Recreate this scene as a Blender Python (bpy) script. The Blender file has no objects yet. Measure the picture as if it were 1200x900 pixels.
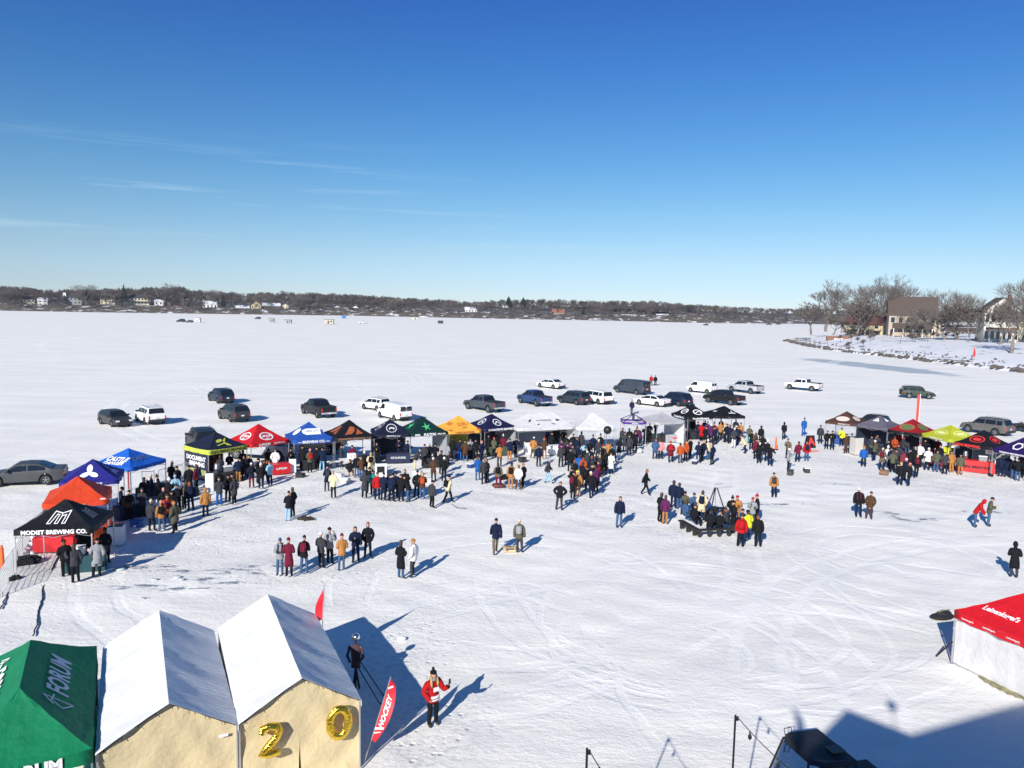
import bpy, math, random
import numpy as np
from mathutils import Vector, Matrix
random.seed(7); rng = np.random.default_rng(7)
R = math.radians
sc = bpy.context.scene
col = sc.collection
# ------------------------------------------------------------------ camera
CH, F = 12.3, 901.0
PITCH, ROLL = math.atan(89 / F), R(1.15)
fw = np.array([0, math.cos(PITCH), -math.sin(PITCH)])
r0 = np.array([1.0, 0, 0]); u0 = np.cross(r0, fw)
cr = r0 * math.cos(ROLL) + u0 * math.sin(ROLL)
cu = -r0 * math.sin(ROLL) + u0 * math.cos(ROLL)
def ray(x, y): return fw * F + cr * (x - 600) + cu * (450 - y)
def at(x, y, z=0.0):
    d = ray(x, y); t = (z - CH) / d[2]
    return Vector((d[0] * t, d[1] * t, z))
def atY(x, y, Y):
    d = ray(x, y); t = Y / d[1]
    return Vector((d[0] * t, Y, CH + d[2] * t))
cam = bpy.data.objects.new('camera', bpy.data.cameras.new('camera')); col.objects.link(cam)
m = Matrix(((cr[0], cu[0], -fw[0], 0), (cr[1], cu[1], -fw[1], 0), (cr[2], cu[2], -fw[2], CH), (0, 0, 0, 1)))
cam.matrix_world = m
cam.data.sensor_width = 36; cam.data.lens = F / 1200 * 36; cam.data.clip_end = 9000; cam.data.clip_start = .1
sc.camera = cam
# ------------------------------------------------------------------ light
SAZ, SEL = R(22.5), R(27)          # shadows run towards this azimuth (clockwise from +Y)
w = bpy.data.worlds.new('World'); sc.world = w; w.use_nodes = True
nt = w.node_tree; nt.nodes.clear()
out = nt.nodes.new('ShaderNodeOutputWorld'); bg = nt.nodes.new('ShaderNodeBackground')
sky = nt.nodes.new('ShaderNodeTexSky'); sky.sky_type = 'NISHITA'; sky.sun_disc = False
sky.sun_elevation = SEL; sky.sun_rotation = SAZ + math.pi
sky.altitude = 0; sky.air_density = 1.0; sky.dust_density = 0.0; sky.ozone_density = 2.0
bg.inputs[1].default_value = SKY = 0.085
tc = nt.nodes.new('ShaderNodeTexCoord')
mp = nt.nodes.new('ShaderNodeMapping'); mp.inputs['Scale'].default_value = (2.2, 2.2, 60.0); mp.inputs['Location'].default_value = (0, 0, 3.7); mp.inputs['Rotation'].default_value = (R(-1.6), R(-1.0), R(33))
nz = nt.nodes.new('ShaderNodeTexNoise'); nz.inputs['Scale'].default_value = 1.0; nz.inputs['Detail'].default_value = 7; nz.inputs['Roughness'].default_value = .62
cr1 = nt.nodes.new('ShaderNodeValToRGB'); cr1.color_ramp.elements[0].position = .54; cr1.color_ramp.elements[1].position = .80
sep = nt.nodes.new('ShaderNodeSeparateXYZ')
mr = nt.nodes.new('ShaderNodeMapRange'); mr.inputs[1].default_value = .05; mr.inputs[2].default_value = .11; mr.inputs[3].default_value = 0; mr.inputs[4].default_value = 1
mr2 = nt.nodes.new('ShaderNodeMapRange'); mr2.inputs[1].default_value = .13; mr2.inputs[2].default_value = .2; mr2.inputs[3].default_value = 1; mr2.inputs[4].default_value = 0
mx = nt.nodes.new('ShaderNodeMapRange'); mx.inputs[1].default_value = -.3; mx.inputs[2].default_value = .3; mx.inputs[3].default_value = 1; mx.inputs[4].default_value = .0
m1 = nt.nodes.new('ShaderNodeMath'); m1.operation = 'MULTIPLY'
m2 = nt.nodes.new('ShaderNodeMath'); m2.operation = 'MULTIPLY'
m3 = nt.nodes.new('ShaderNodeMath'); m3.operation = 'MULTIPLY'
m4 = nt.nodes.new('ShaderNodeMath'); m4.operation = 'MULTIPLY'; m4.inputs[1].default_value = .75
mix = nt.nodes.new('ShaderNodeMixRGB'); mix.inputs[2].default_value = (6.0, 8.0, 9.2, 1)
L = nt.links.new
L(tc.outputs['Generated'], mp.inputs[0]); L(mp.outputs[0], nz.inputs[0]); L(nz.outputs[0], cr1.inputs[0])
L(tc.outputs['Generated'], sep.inputs[0]); L(sep.outputs[2], mr.inputs[0]); L(sep.outputs[2], mr2.inputs[0]); L(sep.outputs[0], mx.inputs[0])
L(cr1.outputs[0], m1.inputs[0]); L(mr.outputs[0], m1.inputs[1]); L(m1.outputs[0], m2.inputs[0]); L(mr2.outputs[0], m2.inputs[1])
L(m2.outputs[0], m3.inputs[0]); L(mx.outputs[0], m3.inputs[1]); L(m3.outputs[0], m4.inputs[0])
tint = nt.nodes.new('ShaderNodeValToRGB'); te = tint.color_ramp; te.elements[0].position = 0.0; te.elements[0].color = (.40, .53, .86, 1); te.elements[1].position = .7; te.elements[1].color = (.20, .43, .68, 1)
for p_, c_ in ((.023, (.40, .52, .80, 1)), (.068, (.40, .50, .66, 1)), (.123, (.33, .49, .63, 1)), (.18, (.25, .46, .64, 1)), (.28, (.165, .39, .67, 1)), (.37, (.13, .32, .68, 1))):
    e_ = te.elements.new(p_); e_.color = c_
tm = nt.nodes.new('ShaderNodeMixRGB'); tm.blend_type = 'MULTIPLY'; tm.inputs[0].default_value = 1
L(sep.outputs[2], tint.inputs[0]); L(sky.outputs[0], tm.inputs[1]); L(tint.outputs[0], tm.inputs[2])
vs = nt.nodes.new('ShaderNodeVectorMath'); vs.operation = 'SCALE'; vs.inputs['Scale'].default_value = 1.4; L(tm.outputs[0], vs.inputs[0]); L(vs.outputs[0], mix.inputs[1]); L(m4.outputs[0], mix.inputs[0]); L(mix.outputs[0], bg.inputs[0]); L(bg.outputs[0], out.inputs[0])
sun = bpy.data.lights.new('sun', 'SUN'); sun.energy = 4.6; sun.angle = R(.53); sun.color = (1, .955, .87)
so = bpy.data.objects.new('sun', sun); col.objects.link(so)
sd = Vector((math.sin(SAZ) * math.cos(SEL), math.cos(SAZ) * math.cos(SEL), -math.sin(SEL)))
so.rotation_euler = sd.to_track_quat('-Z', 'Y').to_euler(); so.location = (0, -20, 40)
sc.view_settings.view_transform = 'Standard'; sc.view_settings.look = 'None'; sc.view_settings.exposure = 0.45; sc.view_settings.gamma = 1
# ------------------------------------------------------------------ materials
MATS = {}
def mat(name, c, rough=.7, metal=0, noise=.12, nscale=6, bump=0, bscale=20, spec=.5, alpha=None, trans=0, stretch=None, thin=0):
    if name in MATS: return MATS[name]
    M = bpy.data.materials.new(name); M.use_nodes = True; MATS[name] = M
    t = M.node_tree; b = t.nodes['Principled BSDF']
    b.inputs['Roughness'].default_value = rough; b.inputs['Metallic'].default_value = metal
    b.inputs['Specular IOR Level'].default_value = spec
    if trans: b.inputs['Transmission Weight'].default_value = trans
    c = tuple(c) + (1,)
    tcn = t.nodes.new('ShaderNodeTexCoord'); src = tcn.outputs['Object']
    if stretch:
        q = t.nodes.new('ShaderNodeMapping'); q.inputs['Scale'].default_value = stretch; t.links.new(src, q.inputs[0]); src = q.outputs[0]
    n = t.nodes.new('ShaderNodeTexNoise'); n.inputs['Scale'].default_value = nscale; n.inputs['Detail'].default_value = 4
    t.links.new(src, n.inputs[0])
    mxx = t.nodes.new('ShaderNodeMixRGB'); mxx.inputs[1].default_value = tuple(v * (1 - noise) for v in c[:3]) + (1,)
    mxx.inputs[2].default_value = tuple(min(1, v * (1 + noise)) for v in c[:3]) + (1,)
    t.links.new(n.outputs[0], mxx.inputs[0]); t.links.new(mxx.outputs[0], b.inputs['Base Color'])
    if bump:
        n2 = t.nodes.new('ShaderNodeTexNoise'); n2.inputs['Scale'].default_value = bscale; n2.inputs['Detail'].default_value = 4
        t.links.new(src, n2.inputs[0])
        bp = t.nodes.new('ShaderNodeBump'); bp.inputs['Strength'].default_value = bump; bp.inputs['Distance'].default_value = .05
        t.links.new(n2.outputs[0], bp.inputs['Height']); t.links.new(bp.outputs[0], b.inputs['Normal'])
    if thin:
        tr_ = t.nodes.new('ShaderNodeBsdfTranslucent'); t.links.new(mxx.outputs[0], tr_.inputs[0]); ms = t.nodes.new('ShaderNodeMixShader'); ms.inputs[0].default_value = thin
        t.links.new(b.outputs[0], ms.inputs[1]); t.links.new(tr_.outputs[0], ms.inputs[2]); t.links.new(ms.outputs[0], t.nodes['Material Output'].inputs[0])
    return M
def srgb(*v): return tuple((x / 255 / 12.92 if x < 10.3 else ((x / 255 + .055) / 1.055) ** 2.4) for x in v)
CC = dict(k=('black', (.010, .011, .014)), n=('navy', (.009, .015, .042)), g=('grey', (.04, .042, .05)), G=('silver', (.26, .27, .29)),
          b=('denim', (.045, .09, .19)), B=('azure', (.015, .09, .33)), r=('red', (.38, .012, .015)), m=('maroon', (.13, .012, .03)),
          p=('plum', (.09, .018, .075)), o=('orange', (.40, .07, .02)), t=('tan', (.38, .17, .055)), w=('white', (.75, .76, .78)),
          c=('cream', (.62, .52, .34)), y=('lime', (.6, .62, .04)), v=('olive', (.09, .09, .06)), e=('brown', (.075, .038, .022)),
          i=('pink', (.7, .25, .26)), l=('sky-blue', (.25, .45, .62)), s=('teal', (.02, .22, .23)), u=('camouflage', (.12, .09, .055)),
          Y=('lemon', (.62, .62, .36)), j=('blue jeans', (.05, .10, .20)))
def cloth(k):
    if k == 'u':
        M = MATS.get('cloth_camo')
        if not M:
            M = mat('cloth_camo', (.12, .09, .055), .9, noise=.75, nscale=9)
        return M
    return mat('cloth_' + CC[k][0].replace(' ', '_'), CC[k][1], .9, noise=.35, nscale=5, bump=.9, bscale=9, spec=.12)
# ------------------------------------------------------------------ mesh helpers
class MB:
    def __init__(s): s.v = []; s.f = []; s.m = []
    def add(s, v, f, mi=0):
        o = len(s.v); s.v += [tuple(p) for p in v]; s.f += [tuple(i + o for i in q) for q in f]; s.m += [mi] * len(f); return s
    def box(s, x0, y0, z0, x1, y1, z1, mi=0, bev=0):
        if bev:
            b = bev; v = []
            for z, k in ((z0, b), (z0 + b, 0), (z1 - b, 0), (z1, b)):
                v += [(x0 + k + b * (k == 0), y0 + k, z), (x1 - k - b * (k == 0), y0 + k, z), (x1 - k, y0 + k + b * (k == 0), z), (x1 - k, y1 - k - b * (k == 0), z),
                      (x1 - k - b * (k == 0), y1 - k, z), (x0 + k + b * (k == 0), y1 - k, z), (x0 + k, y1 - k - b * (k == 0), z), (x0 + k, y0 + k + b * (k == 0), z)]
            f = [(7, 6, 5, 4, 3, 2, 1, 0), tuple(range(24, 32))]
            for r_ in range(3):
                for i in range(8): f.append((r_ * 8 + i, r_ * 8 + (i + 1) % 8, r_ * 8 + 8 + (i + 1) % 8, r_ * 8 + 8 + i))
            return s.add(v, f, mi)
        v = [(x0, y0, z0), (x1, y0, z0), (x1, y1, z0), (x0, y1, z0), (x0, y0, z1), (x1, y0, z1), (x1, y1, z1), (x0, y1, z1)]
        return s.add(v, [(3, 2, 1, 0), (4, 5, 6, 7), (0, 1, 5, 4), (1, 2, 6, 5), (2, 3, 7, 6), (3, 0, 4, 7)], mi)
    def tube(s, pts, rad, n=6, mi=0, cap=True):
        pts = [Vector(p) for p in pts]
        if not hasattr(rad, '__len__'): rad = [rad] * len(pts)
        v = []; f = []
        up = None
        for i, p in enumerate(pts):
            d = (pts[min(i + 1, len(pts) - 1)] - pts[max(i - 1, 0)]).normalized()
            a = d.cross(Vector((0, 0, 1)))
            if a.length < .05: a = Vector((1, 0, 0))
            a.normalize(); b = a.cross(d)
            for k in range(n):
                t = 2 * math.pi * k / n; v.append(p + (a * math.cos(t) + b * math.sin(t)) * rad[i])
        for i in range(len(pts) - 1):
            for k in range(n): f.append((i * n + k, i * n + (k + 1) % n, (i + 1) * n + (k + 1) % n, (i + 1) * n + k))
        if cap: f += [tuple(range(n - 1, -1, -1)), tuple(range((len(pts) - 1) * n, len(pts) * n))]
        return s.add(v, f, mi)
    def lathe(s, prof, n=12, c=(0, 0, 0), mi=0, sx=1, sy=1):
        v = []; f = []
        for (r_, z) in prof:
            for k in range(n):
                t = 2 * math.pi * k / n; v.append((c[0] + r_ * sx * math.cos(t), c[1] + r_ * sy * math.sin(t), c[2] + z))
        for i in range(len(prof) - 1):
            for k in range(n): f.append((i * n + k, i * n + (k + 1) % n, (i + 1) * n + (k + 1) % n, (i + 1) * n + k))
        f += [tuple(range(n - 1, -1, -1)), tuple(range((len(prof) - 1) * n, len(prof) * n))]
        return s.add(v, f, mi)
    def ball(s, c, r_, n=10, mi=0, sz=1, sx=1, sy=1):
        m_ = n // 2 + 1
        return s.lathe([(max(.001, math.sin(math.pi * i / m_)) * r_, -math.cos(math.pi * i / m_) * r_ * sz) for i in range(m_ + 1)], n, c, mi, sx, sy)
    def mesh(s, name, mats, smooth=False):
        me = bpy.data.meshes.new(name); me.from_pydata(s.v, [], s.f)
        for q in (mats if isinstance(mats, (list, tuple)) else [mats]): me.materials.append(q)
        if any(s.m): me.polygons.foreach_set('material_index', s.m)
        if smooth: me.polygons.foreach_set('use_smooth', [True] * len(me.polygons))
        me.update(); return me
    def build(s, name, mats, parent=None, smooth=False, loc=None, rz=0):
        return link(name, s.mesh(name, mats, smooth), parent, loc, rz)
def link(name, me, parent=None, loc=None, rz=0):
    o = bpy.data.objects.new(name, me); col.objects.link(o)
    if parent: o.parent = parent
    if loc is not None: o.location = loc
    if rz: o.rotation_euler.z = rz
    return o
def tag(o, label=None, cat=None, group=None, kind=None):
    if label: o['label'] = label
    if cat: o['category'] = cat
    if group: o['group'] = group
    if kind: o['kind'] = kind
    return o
def thing(name, label, cat, loc=(0, 0, 0), rz=0, group=None):
    o = bpy.data.objects.new(name, None); col.objects.link(o); o.empty_display_size = .2
    o.location = loc; o.rotation_euler.z = rz
    return tag(o, label, cat, group)
def copy_tree(o, parent=None):
    c = o.copy(); col.objects.link(c); c.parent = parent
    for ch in list(o.children): copy_tree(ch, c)
    return c
_tc = {}
def text_mesh(s, size=1, bold=.02, shear=0, sp=1):
    cu_ = bpy.data.curves.new('lettering', 'FONT'); cu_.body = s; cu_.size = size; cu_.offset = bold * size; cu_.align_x = 'CENTER'; cu_.align_y = 'CENTER'; cu_.shear = shear
    cu_.space_character = sp; cu_.resolution_u = 2; cu_.fill_mode = 'FRONT'
    o = bpy.data.objects.new('lettering', cu_); col.objects.link(o)
    dg = bpy.context.evaluated_depsgraph_get(); me = bpy.data.meshes.new_from_object(o.evaluated_get(dg))
    bpy.data.objects.remove(o); bpy.data.curves.remove(cu_)
    V = [tuple(v.co) for v in me.vertices]; Fc = [tuple(p.vertices) for p in me.polygons]; bpy.data.meshes.remove(me)
    return V, Fc
def ordinal(n):
    A = 'first second third fourth fifth sixth seventh eighth ninth tenth eleventh twelfth thirteenth fourteenth fifteenth sixteenth seventeenth eighteenth nineteenth twentieth'.split()
    if n <= 20: return A[n - 1]
    return ('twenty-' if n < 30 else 'thirty-') + A[(n % 10) - 1] if n % 10 else 'thirtieth'
# ------------------------------------------------------------------ ground
def ground_material():
    M = bpy.data.materials.new('snow'); M.use_nodes = True; t = M.node_tree; N = t.nodes; K = t.links.new
    b = N['Principled BSDF']; b.inputs['Roughness'].default_value = .75; b.inputs['Specular IOR Level'].default_value = .2
    tcn = N.new('ShaderNodeTexCoord'); P = tcn.outputs['Object']
    def noise(scale, det=4, rough=.55, st=(1, 1, 1), rot=0):
        q = N.new('ShaderNodeMapping'); q.inputs['Scale'].default_value = st; q.inputs['Rotation'].default_value = (0, 0, rot); K(P, q.inputs[0])
        n = N.new('ShaderNodeTexNoise'); n.inputs['Scale'].default_value = scale; n.inputs['Detail'].default_value = det; n.inputs['Roughness'].default_value = rough
        K(q.outputs[0], n.inputs[0]); return n.outputs[0]
    def math_(op, a, b_=None, clamp=False):
        n = N.new('ShaderNodeMath'); n.operation = op; n.use_clamp = clamp
        for i, q in enumerate((a, b_)):
            if q is None: continue
            if isinstance(q, (int, float)): n.inputs[i].default_value = q
            else: K(q, n.inputs[i])
        return n.outputs[0]
    def ramp(a, lo, hi, o0=0., o1=1.):
        n = N.new('ShaderNodeMapRange'); n.inputs[1].default_value = lo; n.inputs[2].default_value = hi; n.inputs[3].default_value = o0; n.inputs[4].default_value = o1
        n.interpolation_type = 'SMOOTHSTEP'; K(a, n.inputs[0]); return n.outputs[0]
    def mixc(f_, a, b_):
        n = N.new('ShaderNodeMixRGB')
        for i, q in ((0, f_), (1, a), (2, b_)):
            if isinstance(q, tuple): n.inputs[i].default_value = q + (1,)
            else: K(q, n.inputs[i])
        return n.outputs[0]
    wind = noise(.05, 6, .65, (1, 6, 1), .12)        # long drifts
    patch = noise(.35, 5, .6, (.35, 1.3, 1), -.15)
    fine = noise(7, 6, .78)
    tread = noise(2.6, 5, .7, (1, 1.3, 1), .4)
    c1 = mixc(ramp(wind, .35, .65), (.83, .81, .76), (.93, .90, .845))
    c1 = mixc(ramp(patch, .56, .74, 0, .3), c1, (.68, .67, .65))
    sepn = N.new('ShaderNodeSeparateXYZ'); K(P, sepn.inputs[0])
    # trampled ground round the stalls and tyre arcs on the lake
    def ell(cx, cy, rx, ry, ang=0):
        q = N.new('ShaderNodeMapping'); q.vector_type = 'TEXTURE'; q.inputs['Location'].default_value = (cx, cy, 0); q.inputs['Scale'].default_value = (rx, ry, 1); q.inputs['Rotation'].default_value = (0, 0, ang)
        K(P, q.inputs[0]); fl = N.new('ShaderNodeVectorMath'); fl.operation = 'LENGTH'; K(q.outputs[0], fl.inputs[0]); return fl.outputs['Value']
    # bare ice showing through
    ice = None
    blot = noise(3.2, 6, .75, (.45, 1.3, 1))
    for (px_, py_, rx, ry, a) in ICE:
        c = at(px_, py_); e = ramp(ell(c.x, c.y, rx * 1.2, ry * 1.5, a), .1, 1.15, .62, 0)
        e = ramp(math_('ADD', e, math_('MULTIPLY', blot, 2.2)), 1.62, 1.85)
        ice = e if ice is None else math_('MAXIMUM', ice, e)
    c2 = mixc(ice, c1, (.17, .21, .26))
    # larger smooth ice near the right bank
    c = at(1022, 429); e = ramp(math_('ADD', ell(c.x, c.y, 7.5, 30, R(12)), math_('MULTIPLY', wind, 1.2)), 1.35, 1.6, .85, 0)
    c2 = mixc(e, c2, (.33, .40, .46))
    # tracks
    trk = None
    wob = noise(.25, 3)
    for (cx, cy, rad, wd) in TRACKS:
        dd = ell(cx, cy, 1, 1)
        dd = math_('ADD', dd, math_('MULTIPLY', wob, 1.0))
        dd = math_('ABSOLUTE', math_('SUBTRACT', dd, rad + .5))
        dd = math_('ABSOLUTE', math_('SUBTRACT', dd, .8))
        e = ramp(dd, wd * .4, wd, 1, 0)
        trk = e if trk is None else math_('MAXIMUM', trk, e)
    brk = ramp(noise(.12, 3), .40, .55)
    trk = math_('MULTIPLY', trk, brk)
    c3 = mixc(math_('MULTIPLY', trk, .42), c2, (.98, .965, .93))
    # footprints, thickest where people stand
    vo = N.new('ShaderNodeTexVoronoi'); vo.inputs['Scale'].default_value = 2.6; vo.inputs['Randomness'].default_value = 1.0; K(P, vo.inputs[0])
    zone = None
    for (px_, py_, rx, ry, a) in FEET:
        c = at(px_, py_); z_ = ramp(ell(c.x, c.y, rx, ry, a), .5, 1.3, 1, 0); zone = z_ if zone is None else math_('MAXIMUM', zone, z_)
    zone = math_('MULTIPLY', zone, ramp(noise(.6, 4, .6), .35, .55, .35, 1))
    foot = math_('MULTIPLY', ramp(vo.outputs['Distance'], .10, .26, 1, 0), zone)
    c3 = mixc(math_('MULTIPLY', foot, .28), c3, (.52, .54, .57)); c3 = mixc(math_('MULTIPLY', math_('MULTIPLY', zone, ramp(noise(4, 5, .75), .44, .66)), .62), c3, (.50, .52, .55))
    # grit
    c4 = mixc(ramp(noise(11, 3, .8), .60, .74, 0, .6), c3, (.60, .61, .62))
    K(c4, b.inputs['Base Color'])
    h = math_('ADD', math_('MULTIPLY', wind, .3), math_('MULTIPLY', fine, .10))
    h = math_('ADD', h, math_('MULTIPLY', tread, .17))
    h = math_('ADD', h, math_('MULTIPLY', patch, .13))
    h = math_('SUBTRACT', h, math_('MULTIPLY', trk, .05)); h = math_('SUBTRACT', h, math_('MULTIPLY', foot, .12))
    bp = N.new('ShaderNodeBump'); bp.inputs['Strength'].default_value = .5; bp.inputs['Distance'].default_value = .5
    K(h, bp.inputs['Height']); K(bp.outputs[0], b.inputs['Normal'])
    K(ramp(ice, 0, 1, .75, .25), b.inputs['Roughness'])
    return M
ICE = [(150, 665, 3.2, .35, .1), (205, 668, 3.0, .3, .05), (262, 668, 3.4, .3, .05), (215, 690, 3.6, .3, .1), (165, 687, 2.6, .3, .1), (270, 683, 2.6, .3, .1), (300, 672, 2.4, .3, 0), (190, 663, 1.3, .5, 0), (232, 679, 2.2, .45, .1), (140, 690, .9, .3, 0), (260, 672, 1.2, .3, 0), (843, 567, .9, .35, 0), (850, 571, 1.6, .25, 0), (1040, 600, 1.8, .7, -.5), (1055, 606, 2.2, .8, -.7), (1085, 608, 2.6, .5, 0),
       (980, 567, 3, .5, 0), (360, 598, 1.6, .6, .2), (355, 607, 1.4, .5, 0), (330, 662, 2.2, .5, .2), (900, 590, 6, .4, 0), (300, 664, 1.6, .35, 0), (170, 700, .5, .2, 0), (1150, 600, 4, .5, 0)]
FEET = [(180, 610, 9, 8, 0), (110, 650, 6, 5, 0), (270, 575, 9, 6, .4), (330, 560, 9, 5, .3), (470, 575, 12, 7, .2), (600, 555, 12, 8, .2), (690, 560, 7, 14, -.2), (760, 530, 10, 7, 0), (840, 530, 10, 8, 0), (830, 618, 6, 6, 0), (1000, 535, 8, 9, -.7), (1100, 560, 12, 8, -.8), (370, 665, 6, 2.5, .2), (420, 800, 3, 6, -.3), (500, 850, 2, 3, 0)]
TRACKS = [(6, 27, 3.6, .18), (9, 33, 9.5, .2), (0, 33, 7, .2), (-90, 95, 70, .5), (-30, 70, 48, .35), (50, 95, 38, .35), (-1, 28, 5, .22), (3, 26, 9, .25), (8, 30, 6, .2), (12, 24, 7.5, .22), (-4, 40, 16, .3), (30, 20, 22, .3), (10, 110, 60, .5), (-60, 120, 45, .5), (60, 170, 80, .7), (-20, 260, 120, 1.0), (-120, 60, 90, .4), (-55, 20, 27, .2), (-60, 22, 30, .2), (20, 38, 5, .2), (19, 33, 3.5, .2)]
def ground():
    ys = np.concatenate([np.linspace(-60, 12, 12), np.linspace(13, 60, 160), np.geomspace(61, 900, 110), np.linspace(950, 6000, 12)])
    xs = np.concatenate([-np.geomspace(6000, 62, 60), np.linspace(-60, 60, 240), np.geomspace(62, 6000, 60)])
    X, Y = np.meshgrid(xs, ys)
    Z = np.zeros_like(X)
    g = np.random.default_rng(3)
    for lam, amp in ((9, .03), (4, .025), (1.7, .015), (.9, .008)):
        for k in range(5):
            a = g.uniform(0, math.pi); ph = g.uniform(0, 6.28); l_ = lam * g.uniform(.8, 1.25)
            Z += amp / 2.2 * np.sin((X * math.cos(a) + Y * math.sin(a)) * 2 * math.pi / l_ + ph)
    fade = np.clip((75 - np.abs(Y - 40)) / 30, 0, 1) * np.clip((60 - np.abs(X)) / 15, 0, 1)
    Z = Z * fade - .02
    v = np.stack([X, Y, Z], -1).reshape(-1, 3); ny, nx = X.shape
    idx = np.arange(nx * ny).reshape(ny, nx)
    f = np.stack([idx[:-1, :-1], idx[:-1, 1:], idx[1:, 1:], idx[1:, :-1]], -1).reshape(-1, 4)
    me = bpy.data.meshes.new('snow_covered_ice'); me.from_pydata(v.tolist(), [], f.tolist()); me.polygons.foreach_set('use_smooth', [True] * len(f))
    me.materials.append(ground_material()); tag(link('snow_covered_ice', me), kind='structure')
ground()
# ------------------------------------------------------------------ canopies
def proj(p):
    v = np.array(p) - np.array([0, 0, CH]); D = v @ fw
    return 600 + F * (v @ cr) / D, 450 - F * (v @ cu) / D
def poly_ellipse(rx, ry, n=20, hole=0):
    V = []; Fc = []
    for k in range(n):
        t = 2 * math.pi * k / n; V.append((rx * math.cos(t), ry * math.sin(t), 0))
    if hole:
        for k in range(n):
            t = 2 * math.pi * k / n; V.append((rx * hole * math.cos(t), ry * hole * math.sin(t), 0))
        Fc = [(k, (k + 1) % n, n + (k + 1) % n, n + k) for k in range(n)]
    else: Fc = [tuple(range(n))]
    return V, Fc
def poly(pts): return [(x, y, 0) for x, y in pts], [tuple(range(len(pts)))]
def stroke(pts, wd):
    V = []; Fc = []
    for (a, b) in zip(pts[:-1], pts[1:]):
        d = Vector((b[0] - a[0], b[1] - a[1])).normalized() * wd / 2; n_ = Vector((-d.y, d.x)); o = len(V)
        a2 = Vector(a) - d * .8; b2 = Vector(b) + d * .8
        V += [(a2.x + n_.x, a2.y + n_.y, 0), (a2.x - n_.x, a2.y - n_.y, 0), (b2.x - n_.x, b2.y - n_.y, 0), (b2.x + n_.x, b2.y + n_.y, 0)]; Fc.append((o, o + 1, o + 2, o + 3))
    return V, Fc
def shift(sh, dx, dy, rot=0, s=1):
    V, Fc = sh; c, q = math.cos(rot) * s, math.sin(rot) * s
    return [(x * c - y * q + dx, x * q + y * c + dy, 0) for x, y, *_ in V], Fc
metal_leg = mat('tent_frame_metal', (.55, .56, .58), .4, .7, noise=.05)
metal_dark = mat('dark_steel', (.03, .03, .035), .45, .6, noise=.1)
white_ink = mat('white_print', (.8, .8, .82), .8, noise=.03)
def fabric(name, c): return mat('canopy_' + name, c, .62, noise=.2, nscale=1.6, bump=.8, bscale=4, spec=.3, thin=.14)
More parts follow.
